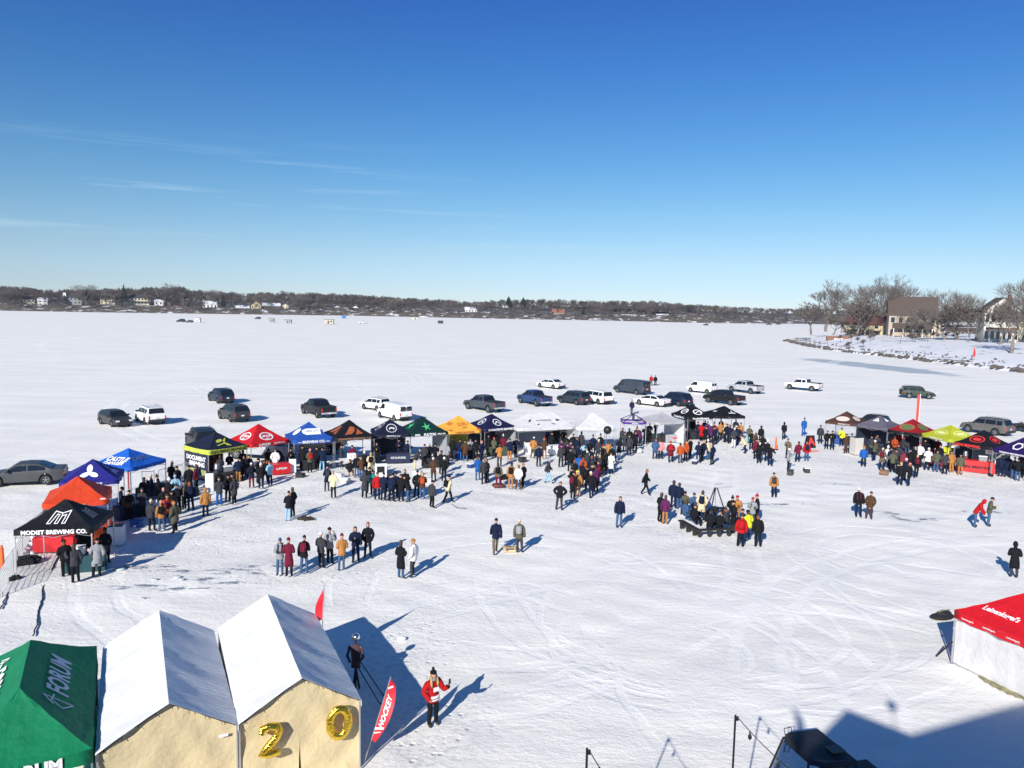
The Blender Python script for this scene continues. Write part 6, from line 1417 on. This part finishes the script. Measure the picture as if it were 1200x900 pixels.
# -- trees: arrays of thin prisms
def tree_segments(seed, H, spread=.5, depth=6, nb=3, trunk=.25, droop=.0, r0=.28, twig=.03):
    r_ = random.Random(seed); T_, Cn = [], []
    def grow(p, d, L_, rad, lv):
        n = 3 if lv < 2 else 2; q = p; dd = d.copy()
        for i in range(n):
            dd = (dd + Vector((r_.gauss(0, .13), r_.gauss(0, .13), r_.gauss(.03, .08)))).normalized(); e = q + dd * L_ / n; r1 = rad * (1 - .16 * (i + 1) / n * 1.4)
            (T_ if lv < 1 else Cn).append((q, e, rad, r1)); q = e; rad = r1
            if lv >= 1 and lv < depth - 1 and r_.random() < .36:
                a = (dd + Vector((r_.gauss(0, .7), r_.gauss(0, .7), r_.gauss(.1, .35)))).normalized(); grow(q, a, L_ * r_.uniform(.5, .8), rad * .5, lv + 1 if lv < depth - 1 else depth)
        if lv >= depth - 1: return
        k = nb if lv < 3 else 2 + (r_.random() < .5)
        for i in range(k):
            az = r_.uniform(0, 6.28) if lv else 6.28 * i / k + r_.uniform(-.5, .5); ax = Vector((math.cos(az), math.sin(az), 0)); sp = spread * r_.uniform(.6, 1.35)
            nd = (dd * math.cos(sp) + ax * math.sin(sp) + Vector((0, 0, .12 - droop * lv))).normalized(); grow(q, nd, L_ * r_.uniform(.68, .9), max(twig, rad * .6), lv + 1)
    grow(Vector((0, 0, -.3)), Vector((r_.gauss(0, .05), r_.gauss(0, .05), 1)).normalized(), H * trunk, r0, 0)
    return T_, Cn
def prisms(segs, mb, off=Vector(), s=1.0, n=3):
    V = mb.v; Fc = mb.f; Mi = mb.m
    for a, b, ra, rb in segs:
        d = (b - a).normalized(); u = d.cross(Vector((.3, .2, 1))).normalized(); w_ = d.cross(u); o = len(V)
        for p, r_ in ((a, ra), (b, rb)):
            for k in range(n): t = 2 * math.pi * k / n; q = off + (p + (u * math.cos(t) + w_ * math.sin(t)) * r_) * s; V.append((q.x, q.y, q.z))
        for k in range(n): Fc.append((o + k, o + (k + 1) % n, o + n + (k + 1) % n, o + n + k)); Mi.append(0)
bark = mat('bark', (.20, .165, .14), .95, noise=.3, nscale=2); twigs = mat('twigs', (.13, .108, .095), .95, noise=.35, nscale=.3); twig2 = mat('twigs_grey', (.125, .102, .088), .95, noise=.35, nscale=.3)
TV = []
for sd_, kw in ((21, dict(H=20, spread=.55, nb=3, trunk=.16, r0=.36, depth=7, twig=.03)), (5, dict(H=20, spread=.48, nb=4, trunk=.26, r0=.36, depth=6, twig=.032)), (33, dict(H=20, spread=.6, nb=3, trunk=.3, r0=.3, depth=7, twig=.03)), (8, dict(H=12, spread=.6, nb=4, trunk=.12, r0=.14, depth=6, twig=.028))):
    a, b = tree_segments(sd_, **kw); top_ = max(s[1].z for s in a + b); m1_ = MB(); prisms(a, m1_, n=6); m2_ = MB(); prisms([q for q in b if q[2] < .07], m2_); k2_ = len(m2_.f); prisms([q for q in b if q[2] >= .07], m2_, n=4); m2_.m = [0] * k2_ + [1] * (len(m2_.f) - k2_)
    TV.append((m1_.mesh('trunk', bark, True), m2_.mesh('crown', [twigs, bark]), top_, len(b)))
def tree(x, y, ytop, var, label, rot=0, Y=None, group='bare trees on the near shore', wide=1.0, crown=None):
    p = at(x, y) if Y is None else atY(x, y, Y)
    if Y is None:
        g = bank_z(p)
        for _ in range(4):
            p = at(x, y, g); g = bank_z(p)
        p.z = g
    h = atY(x, ytop, p.y).z - p.z; a, b, top_, _ = TV[var]; s = h / top_
    o = thing('bare_tree', label, 'tree', p, rot, group); o.scale = (s * wide, s * wide, s); link('trunk', a, o); c = link('crown', b, o)
    return o
NT = [(967, 397, 326, 0, 'pale leaning bare tree at the tip of the peninsula', 1.15), (985, 398, 340, 2, 'bare tree directly behind the pale tip tree', 1.0), (1013, 396, 330, 1, 'bare tree left of the big brown roof', 1.0), (1036, 390, 320, 0, 'tall wide bare oak rising over the big brown roof', 1.1),
      (1058, 390, 328, 1, 'bare tree behind the ridge of the big roof', 1.0), (1086, 414, 352, 2, 'slim pale bare tree before the yellow porch', .7), (1054, 414, 362, 2, 'slim bare tree at the left of the big roofed house', .7), (1098, 394, 336, 1, 'dark bare tree right of the big roof', 1.0),
      (1120, 394, 340, 2, 'thin bare tree in the gap between the two houses', 1.0), (1136, 396, 343, 1, 'bare tree left of the white gabled house', 1.0), (1184, 428, 331, 0, 'forked bare tree in front of the white gabled house', 1.0), (1196, 416, 320, 1, 'large bare tree at the right edge of the shore', 1.25),
      (950, 399, 352, 3, 'low bare tree at the very end of the peninsula', 1.3), (975, 402, 366, 3, 'brushy bare shrub below the tip tree', 1.5), (1002, 395, 345, 3, 'brown bare thicket tree by the yellow house', 1.3), (1108, 399, 352, 3, 'brown thicket tree right of the porch', 1.5), (1124, 399, 352, 3, 'brown thicket tree mid gap between houses', 1.5),
      (1143, 400, 354, 3, 'brown thicket tree beside the white gabled house', 1.4), (1068, 402, 366, 3, 'small twiggy tree before the big house wall', 1.0), (1172, 404, 350, 3, 'small twiggy tree at the white gable wall', 1.0), (1220, 420, 325, 0, 'bare tree just beyond the right photo edge', 1.1)]
for i, (x, y, yt, v_, l_, wd) in enumerate(NT): tree(x, y, yt, v_, l_, rot=i * 1.3, wide=wd)
# thickets in and behind the peninsula: brown brush as one mass
thk = MB(); small = tree_segments(50, 8, .6, 5, 4, .1, r0=.07, twig=.03); rr = random.Random(77)
for k in range(150):
    x = rr.uniform(985, 1215); y = rr.uniform(383, 399) if k % 3 else rr.uniform(380, 388); p = at(x, y, 4)
    if k % 3 == 0: p = p + inl * rr.uniform(20, 60)
    g = bank_z(p); off = Vector((p.x, p.y, g)); prisms(small[0] + small[1], thk, off, rr.uniform(.7, 1.25))
tag(thk.build('brush_thicket', twig2), 'mass of brown leafless brush between the near-shore houses', 'brush', kind='stuff')
shb = MB(); small2 = tree_segments(60, 3, .7, 4, 4, .08, r0=.04, twig=.022)
for k in range(420):
    p = SH[rr.randrange(2, len(SH) - 6)] + inl * rr.uniform(.8, 7) + Vector((rr.uniform(-2, 2), rr.uniform(-2, 2), 0)); prisms(small2[0] + small2[1], shb, Vector((p.x, p.y, bank_z(p) - .1)), rr.uniform(.5, 1.3))
tag(shb.build('shore_brush', mat('weed_brown', (.085, .062, .045), .95, noise=.4)), 'low leafless shrubs and weeds along the near shore', 'brush', kind='stuff')
dl = MB(); a = at(925, 402) ; prisms(small2[0] + small2[1], dl, Vector(), 2.2); o = tag(dl.build('fallen_branches', bark, None, False, (a.x + 1, a.y, .3)), 'tangle of fallen branches at the peninsula tip over the ice', 'branches'); o.rotation_euler = (R(20), R(-55), 0); o.scale = (1.3, 1.3, 1.5)
# ---- houses
def roof_gable(mb, x0, x1, y0, y1, z, h, axis='x', ov=.5, th=.18):
    if axis == 'x':
        ym = (y0 + y1) / 2; P = [(x0 - ov, y0 - ov, z - ov * .4), (x1 + ov, y0 - ov, z - ov * .4), (x1 + ov, ym, z + h), (x0 - ov, ym, z + h), (x0 - ov, y1 + ov, z - ov * .4), (x1 + ov, y1 + ov, z - ov * .4)]
    else:
        xm = (x0 + x1) / 2; P = [(x0 - ov, y1 + ov, z - ov * .4), (x0 - ov, y0 - ov, z - ov * .4), (xm, y0 - ov, z + h), (xm, y1 + ov, z + h), (x1 + ov, y1 + ov, z - ov * .4), (x1 + ov, y0 - ov, z - ov * .4)]
    P2 = [(a, b, c - th) for a, b, c in P]; mb.add(P + P2, [(0, 1, 2, 3), (3, 2, 5, 4), (9, 8, 7, 6), (10, 11, 8, 9), (0, 6, 7, 1), (4, 5, 11, 10), (1, 7, 8, 2), (2, 8, 11, 5), (0, 3, 9, 6), (3, 4, 10, 9)])
def house(label, p, rz, w_, d_, h, wc, rc, rh=2.5, axis='x', floors=2, nwin=4, chim=True, porch=False, tower=False, snow=False, deck=False, group=None, winc=None):
    o = thing('house', label, 'house', p, rz, group); wm = mat('wall_' + wc[0], wc[1], .8, noise=.1, nscale=.5); rm = mat('roofing_' + rc[0], rc[1], .9, noise=.2, nscale=.8)
    mb = MB(); mb.box(-w_ / 2, 0, -1.5, w_ / 2, d_, h)
    if axis == 'x': mb.add([(-w_ / 2, 0, h), (-w_ / 2, d_, h), (-w_ / 2, d_ / 2, h + rh - .1), (w_ / 2, 0, h), (w_ / 2, d_, h), (w_ / 2, d_ / 2, h + rh - .1)], [(1, 0, 2), (3, 4, 5)])
    else: mb.add([(-w_ / 2, 0, h), (w_ / 2, 0, h), (0, 0, h + rh - .1), (-w_ / 2, d_, h), (w_ / 2, d_, h), (0, d_, h + rh - .1)], [(0, 1, 2), (4, 3, 5)])
    mb.build('wall', wm, o); r_ = MB(); roof_gable(r_, -w_ / 2, w_ / 2, 0, d_, h + .05, rh, axis); ro = r_.build('roof', rm, o)
    if chim: MB().box(w_ * .22, d_ * .35, h, w_ * .22 + .9, d_ * .35 + .8, h + rh + 1.0).build('chimney', mat('brick_dark', (.2, .09, .06), .9), ro)
    fh = h / floors
    for f_ in range(floors):
        for k in range(nwin):
            x = -w_ / 2 + w_ * (k + .5) / nwin; ww = min(1.5, w_ / nwin * .6); z = f_ * fh + fh * .32
            fr = MB().box(x - ww / 2 - .08, -.07, z - .08, x + ww / 2 + .08, .02, z + fh * .45 + .08).build('window', white_ink, o); MB().box(x - ww / 2, -.1, z, x + ww / 2, -.072, z + fh * .45).build('pane', glassM, fr)
    if porch:
        q = MB(); q.add([(-w_ * .42, -3.2, h * .46), (w_ * .42, -3.2, h * .46), (w_ * .42, .1, h * .66), (-w_ * .42, .1, h * .66), (-w_ * .42, -3.2, h * .43), (w_ * .42, -3.2, h * .43), (w_ * .42, .1, h * .63), (-w_ * .42, .1, h * .63)], [(0, 1, 2, 3), (7, 6, 5, 4), (0, 4, 5, 1), (1, 5, 6, 2), (3, 7, 4, 0)]); q.build('porch_roof', rm, o)
        for k in range(5): x = -w_ * .4 + w_ * .8 * k / 4; MB().box(x - .13, -3.0, -1, x + .13, -2.75, h * .45).build('porch_post', white_ink, o)
        MB().box(-w_ * .42, -3.1, h * .18, w_ * .42, -2.95, h * .26).build('porch_rail', wm, o)
    if deck:
        MB().box(-w_ * .45, -2.5, h * .45, w_ * .45, 0, h * .5).build('deck', mat('deck_wood', (.12, .06, .04), .9), o)
        for k in range(4): x = -w_ * .43 + w_ * .86 * k / 3; MB().box(x - .1, -2.45, -1, x + .1, -2.25, h * .45).build('deck_post', mat('deck_wood', (.12, .06, .04)), o)
    if tower: MB().box(-w_ * .5 - 1.5, 1, -1, -w_ * .5 + 1.2, 4, h + 4.5).build('tower', white_ink, o)
    return o
def farhouse(x, ybase, wpx, hpx, wc, rc, label, **k):
    # stands on the far bank a little inland of the shoreline
    xs_ = [proj(p)[0] for p in FAR]; i = max(0, min(len(FAR) - 2, sum(1 for q in xs_ if q < x) - 1)); t = (x - xs_[i]) / (xs_[i + 1] - xs_[i]); base = FAR[i].lerp(FAR[i + 1], t); Y = base.y + 30
    p = atY(x, ybase, Y); sc_ = Y / F; los = math.atan2(-p.x, p.y); w_, h = wpx * sc_, hpx * sc_
    k.setdefault('rh', h * .35); rh = k['rh']
    return house(label, p, los + k.pop('turn', 0), w_, 9, h - rh, wc, rc, group='houses along the far shore', nwin=max(2, int(w_ / 3)), **k)
CR = ('cream', (.62, .56, .42)); WT = ('white_side', (.68, .68, .66)); TN = ('tan_side', (.34, .26, .17)); GRY = ('grey_side', (.3, .31, .32)); BRW = ('brown_side', (.12, .07, .05)); YL = ('yellow_side', (.50, .42, .24))
RD = ('dark', (.05, .045, .045)); RS = ('snowy', (.65, .67, .7)); RB = ('brown', (.085, .062, .052)); RR_ = ('dark_red', (.085, .038, .034)); RT = ('terracotta', (.24, .10, .06))
FH = [(34, 359, 12, 13, CR, RD, 'cream house with dark windows, leftmost on the far shore', {}), (50, 358, 10, 9, WT, RS, 'small white house with snowy roof right of the leftmost cream one', {}), (86, 357, 17, 13, GRY, RD, 'grey house with a tall white chimney tower', dict(tower=True)),
      (126, 355, 15, 9, CR, RB, 'cream house with brown roof left of the tall dark evergreen', {}), (163, 357, 25, 12, CR, RD, 'wide cream house with two long decks', dict(deck=True)), (186, 358, 9, 7, WT, RS, 'low white boathouse under the round-crowned tree', dict(floors=1)),
      (206, 357, 18, 14, BRW, RB, 'brown peaked lodge with stone chimney on the bluff', {}), (246, 362, 16, 9, WT, RS, 'snow-roofed white cottage below the round-crowned tree', dict(floors=1)), (284, 366, 15, 8, GRY, RS, 'snow-roofed grey cottage at the foot of the bluff', dict(floors=1)),
      (300, 366, 11, 13, YL, RD, 'pale yellow gable-fronted house at the foot of the bluff', dict(axis='y')), (318, 364, 20, 9, BRW, RS, 'long brown low house beside the yellow gable', dict(floors=1)), (334, 364, 8, 8, CR, RS, 'small cream gable beside the long brown house', dict(axis='y')),
      (359, 366, 6, 6, WT, RD, 'tiny white cottage left of the peaked white one', dict(axis='y')), (395, 367, 10, 9, WT, RD, 'white peaked cottage behind the blue ice shelter', dict(axis='y')), (416, 366, 8, 8, WT, RD, 'white steep-gabled cottage at the middle left', dict(axis='y')),
      (424, 368, 9, 9, ('rust_side', (.30, .10, .05)), RD, 'rust-coloured house beside the steep white gable', {}), (441, 369, 7, 9, WT, RS, 'white gable cottage right of the rust-coloured house', dict(axis='y')), (552, 369, 14, 9, WT, RS, 'snowy terraced house in the tree gap', {}),
      (568, 372, 10, 6, GRY, RS, 'low grey house right of the tree gap', dict(floors=1)), (654, 374, 14, 12, TN, RT, 'tan house with terracotta roof in the far middle', {}), (737, 376, 18, 12, WT, RD, 'wide white two-storey house on the far right shore', dict(deck=True)), (752, 376, 8, 10, GRY, RD, 'grey house joined at the right of the wide white one', {}),
      (776, 377, 14, 9, WT, RS, 'white snow-roofed house in the far right row', {}), (804, 378, 16, 10, GRY, RD, 'grey long house in the far right row', {}), (828, 379, 8, 11, CR, RD, 'cream narrow house at the end of the far right row', dict(axis='y')), (860, 379, 14, 8, TN, RS, 'tan snow-roofed house near the causeway', {})]
for x, y, a, b, wc, rc, l_, kw in FH: farhouse(x, y, a, b, wc, rc, l_, **kw)
cw = MB(); a = atY(862, 379.4, 1000); b = atY(946, 379.9, 1000); cw.box(a.x, 1000, -1, b.x + 60, 1008, 5.0); tag(cw.build('causeway_wall', mat('pale_concrete', (.62, .58, .50), .9, noise=.1, nscale=.1)), 'long pale causeway wall at the far right of the lake', 'wall')
# near-shore houses
def nearhouse(x, ybase, wpx, depthm, **k):
    g = 3.2; p = at(x, ybase, g); p.z = g; return p, p.y / F
g = 3.3
p = at(1012, 394, g); los = math.atan2(-p.x, p.y); s_ = p.y / F
house('yellow house with dark red roof left of the big brown roof', p, los - .15, 40 * s_, 10, 14 * s_, YL, RR_, 12 * s_, nwin=3, deck=True, group='houses on the near shore')
p = at(1068, 397, g); los = math.atan2(-p.x, p.y); s_ = p.y / F
house('large tan house under a big brown roof with a columned porch', p, los + .1, 50 * s_, 12, 28 * s_, ('beige_side', (.40, .33, .25)), RB, 21 * s_, nwin=6, porch=True, chim=False, group='houses on the near shore')
p = at(1094, 396, g); house('yellow annex at the right end of the tan house', p, los, 13 * s_, 8, 18 * s_, YL, RB, 5 * s_, nwin=2, group='houses on the near shore', chim=False)
p = at(1172, 404, g); los = math.atan2(-p.x, p.y); s_ = p.y / F
house('white gabled house with rows of dark windows at the right', p, los + .25, 36 * s_, 10, 40 * s_, ('offwhite_side', (.62, .62, .56)), RB, 15 * s_, axis='y', nwin=6, group='houses on the near shore', deck=True)
p = at(1197, 403, g); house('pale yellow wing with arched openings at the right edge', p, los, 26 * s_, 10, 30 * s_, ('pale_yellow_side', (.7, .66, .45)), RB, 12 * s_, nwin=2, group='houses on the near shore', chim=False)
p = at(1128, 394, g); house('low dark boathouse with a long deck between the houses', p, los, 50 * s_, 8, 9 * s_, BRW, RB, 5 * s_, floors=1, nwin=5, deck=False, group='houses on the near shore', chim=False)
o = thing('dock_crate', 'brown boarded bridge panel with pale lettering at the peninsula', 'sign', at(982, 403, 1.0), 0); pz = (at(991, 400, 1.5) - at(973, 400, 1.5)).length
MB().box(-pz / 2, 0, 0, pz / 2, 1.2, 3.0).build('panel', mat('brown_panel', (.22, .11, .07), .8), o); V, Fc = text_mesh('EAST', 1.4, bold=.04); MB().add([(x, -.05, 1.6 + y) for x, y, *_ in V], Fc).build('lettering', white_ink, o); MB().box(-pz / 2, -.8, -1.0, pz / 2, 1.0, -.02).build('stone_base', mat('shore_rock', (.10, .085, .075)), o)
p = at(1141, 423, .8); o = tag(MB().lathe([(.06, 0), (.22, .5), (.33, 1.3), (.34, 2.0), (.24, 2.8), (.06, 3.4)], 10, sy=.5).build('upright_kayak', mat('kayak_red', (.65, .03, .03), .4), None, True, (p.x, p.y, .9)), 'red kayak standing upright on the near shore', 'kayak')
p = at(1118, 424, .8); o = thing('boat_dock', 'stacked dark dock sections on the snowy bank', 'dock', (p.x, p.y, .8), R(-40)); 
for k in range(5): MB().box(-4 + k * 1.7, -.6, .3 + .12 * (k % 2), -2.5 + k * 1.7, .6, .42 + .12 * (k % 2)).build('section', dk, o)
# ---- distant things on the ice
def distcar(x, y, ty, c, cn, l_): vehicle('parked_car', x, y, ty, c, cn, 80, l_)
distcar(212, 377.5, 'bigsuv', BK, 'black', 'black SUV far out on the ice, left of the white ice tent'); distcar(222, 378, 'hatch', DG, 'charcoal', 'grey car far out on the ice next to the black SUV')
distcar(302, 374, 'suv', NVB, 'ink', 'dark car far out on the ice above the stalls'); distcar(425, 379, 'suv', WHT, 'white', 'white car far out on the ice right of the tan fish house')
distcar(827, 381.5, 'suv', BK, 'black', 'dark car on the ice before the far right houses'); distcar(901, 381, 'pickup', BK, 'black', 'dark pickup by the causeway, left one'); distcar(912, 380.5, 'bigsuv', BK, 'black', 'dark SUV by the causeway, right one')
def fishhouse(x, y, wpx, hpx, c, cn, l_):
    p = at(x, y); s = p.y / F; w_, h = wpx * s, hpx * s; o = thing('ice_fishing_house', l_, 'fishing shelter', p, 0, 'ice fishing shelters on the lake'); MB().box(-w_ / 2, 0, .3, w_ / 2, 2.4, h, bev=.1).build('cabin', mat('cabin_' + cn, c, .7), o)
    MB().box(-w_ * .1, -.05, .4, w_ * .05, -.01, h * .75).build('door', trimM, o); MB().box(w_ * .18, -.05, h * .5, w_ * .38, -.01, h * .75).build('window', glassM, o); MB().box(-w_ / 2 - .2, -.1, h, w_ / 2 + .2, 2.5, h + .15).build('roof', trimM, o)
fishhouse(231, 378, 6, 5, (.7, .7, .7), 'white', 'white ice shelter beside the far grey car'); fishhouse(317.5, 378, 6, 4.5, (.35, .33, .3), 'tan', 'tan fish house, left of the pair'); fishhouse(337, 379, 8, 4, (.3, .32, .34), 'grey', 'grey fish house, right of the pair'); fishhouse(385, 380, 11, 5.5, (.45, .4, .32), 'beige', 'large beige fish house with dark end')
fishhouse(402.5, 373.5, 4, 3.5, (.05, .2, .55), 'blue', 'small blue ice shelter before the far shore'); fishhouse(487, 374.5, 9, 2.5, (.6, .55, .5), 'pale', 'long pale low ice shelter near the far shore'); fishhouse(516, 379.5, 6, 3.5, (.03, .03, .035), 'black', 'small black ice shelter in the middle of the lake')
# ---- far trees
small3 = []
for sd_ in (1, 2, 3, 4, 5):
    a, b = tree_segments(100 + sd_, 14, .5, 5, 3, .2, r0=.22, twig=.09); top_ = max(s[1].z for s in a + b); small3.append((a + b, top_))
fm = [MB(), MB(), MB()]; rr = random.Random(5)
xsF = [proj(p)[0] for p in FAR]
def farpoint(x, inland):
    i = max(0, min(len(FAR) - 2, sum(1 for q in xsF if q < x) - 1)); t = (x - xsF[i]) / (xsF[i + 1] - xsF[i]); b = FAR[i].lerp(FAR[i + 1], t); return Vector((b.x * (1 + inland / b.y), b.y + inland, 0))
topline = [(-200, 330), (0, 335), (30, 336), (60, 339), (100, 338), (180, 336), (205, 334), (240, 341), (300, 342), (330, 341), (430, 345), (470, 348), (530, 351), (560, 353), (580, 351), (640, 350), (700, 352), (760, 352), (830, 357), (900, 361), (1000, 362), (1200, 366)]
def prof_h(s): return interp(s, [(-2, 0), (0, .5), (10, 4), (22, 8), (60, 9), (140, 12), (320, 17)])
for k in range(2300):
    x = rr.uniform(-180, 1120); row = k % 6
    inland = (14, 36, 62, 95, 150, 230)[row] + rr.uniform(-9, 12); p = farpoint(x, inland); g = prof_h(inland) * .9
    zt = atY(x, interp(x, topline), p.y).z - g; f_ = (.42, .62, .76, .88, .97, 1.0)[row] * rr.uniform(.78, 1.06); segs, tp = small3[k % 5]; s = max(.25, zt * f_ / tp)
    for (ho_x, ho_w) in [(q[0], q[2]) for q in FH]:
        if row < 1 and abs(x - ho_x) < ho_w * .7: s = 0
    if s: prisms(segs, fm[(k // 7) % 3], Vector((p.x, p.y, g)), s)
for k, (q, c) in enumerate(zip(fm, ((.082, .062, .052), (.068, .056, .05), (.098, .078, .064)))):
    tag(q.build('far_wood', mat('far_twigs_' + 'abc'[k], c, .95, noise=.4, nscale=.05)), 'leafless wood covering the far shore behind the houses, ' + ('reddish brown', 'dark grey-brown', 'pale tan')[k] + ' trees', 'wood', kind='stuff')
bb = MB(); rr = random.Random(6)
tag(hills('wooded_ridge', [farpoint(x, 120) for x in range(-180, 1130, 30)], [(0, 6), (40, 12), (90, 15), (200, 16)], mat('ridge_wood', (.07, .062, .06), .95, noise=.5, nscale=.06), 10, 2.2)[0], kind='structure')
def evergreen(x, yb, yt, wpx, label):
    p = farpoint(x, 26); p.z = atY(x, yb, p.y).z; s = p.y / F; h = (yb - yt) * s; w_ = wpx * s / 2; o = thing('evergreen_tree', label, 'tree', p, 0, 'evergreens on the far shore'); MB().tube([(0, 0, -2), (0, 0, h * .9)], [.4, .1], 6).build('trunk', bark, o)
    r_ = random.Random(label); c = MB()
    for k in range(420):
        u = r_.random() ** .8; z = h * (.1 + .88 * u); a = r_.uniform(0, 6.28); rad = w_ * (1 - u) ** .8 * r_.uniform(.5, 1.05) + .2; d = Vector((math.cos(a), math.sin(a), 0)); e = Vector((-d.y, d.x, 0)) * w_ * .16 * (1.2 - u)
        c.add([d * rad * .2 + Vector((0, 0, z + .5)), d * rad + e + Vector((0, 0, z - .6)), d * rad * 1.1 + Vector((0, 0, z - .3)), d * rad - e + Vector((0, 0, z - .6))], [(0, 1, 2, 3)])
    c.build('crown', mat('evergreen_needles', (.018, .032, .02), .9, noise=.4, nscale=.5), o)
for x, yb, yt, w_, l_ in ((144, 356, 333, 11, 'tall dark evergreen beside the wide cream house'), (102, 355, 337, 9, 'slim dark evergreen right of the grey tower house'), (259, 361, 344, 8, 'dark evergreen right of the snow-roofed cottage'), (75, 355, 345, 6, 'small evergreen by the white tower'), (175, 363, 352, 9, 'low dark evergreen below the two-decked house'),
                          (595, 358, 347, 10, 'dark pine rising from the far middle wood, left one'), (612, 358, 348, 9, 'dark pine rising from the far middle wood, right one'), (372, 368, 352, 7, 'narrow evergreen near the peaked white cottage'), (683, 373, 358, 8, 'dark evergreen right of the tan terracotta house')):
    evergreen(x, yb, yt, w_, l_)
for i, (x, yb, yt, v_, l_, wd) in enumerate(((192, 357, 331, 0, 'broad round-crowned bare tree over the bluff', 1.5), (100, 357, 332, 1, 'round bare tree left of the tall evergreen', 1.3), (128, 357, 337, 2, 'bare tree between the two evergreens', 1.3), (248, 360, 338, 1, 'bare tree standing over the snow-roofed cottage', 1.3), (18, 360, 336, 0, 'wide bare tree left of the leftmost cream house', 1.5),
                                       (10, 362, 340, 1, 'bare tree at the photo left edge on the far shore', 1.2), (312, 366, 341, 2, 'bare tree above the yellow gable', 1.0), (705, 375, 353, 2, 'pale bare tree left of the wide white house', 1.2), (760, 375, 352, 0, 'bare tree behind the wide white house', 1.2), (848, 379, 357, 1, 'pale bare tree near the causeway', 1.2), (560, 373, 352, 1, 'pale bare poplar at the tree gap', .8), (530, 371, 350, 0, 'bare tree left of the tree gap', 1.2), (466, 371, 348, 1, 'bare tree on the far middle shore', 1.4), (350, 368, 343, 0, 'bare tree behind the tiny white cottage', 1.4))):
    q = farpoint(x, 24); tree(x, yb, yt, v_, l_, rot=i, Y=q.y, group='large bare trees on the far shore', wide=wd)

hz = MB().box(-1400, -40, -1.2, 1800, 1500, 60).build('haze', None); hz.data.materials.clear()
HM_ = bpy.data.materials.new('haze_air'); HM_.use_nodes = True; t = HM_.node_tree; t.nodes.clear(); o_ = t.nodes.new('ShaderNodeOutputMaterial'); v_ = t.nodes.new('ShaderNodeVolumePrincipled'); v_.inputs['Color'].default_value = (.72, .84, 1, 1); v_.inputs['Density'].default_value = .0001; v_.inputs['Anisotropy'].default_value = 0.2
t.links.new(v_.outputs[0], o_.inputs['Volume']); hz.data.materials.append(HM_); tag(hz, 'thin pale winter haze over the whole lake', 'haze', kind='stuff'); sc.cycles.volume_bounces = 0
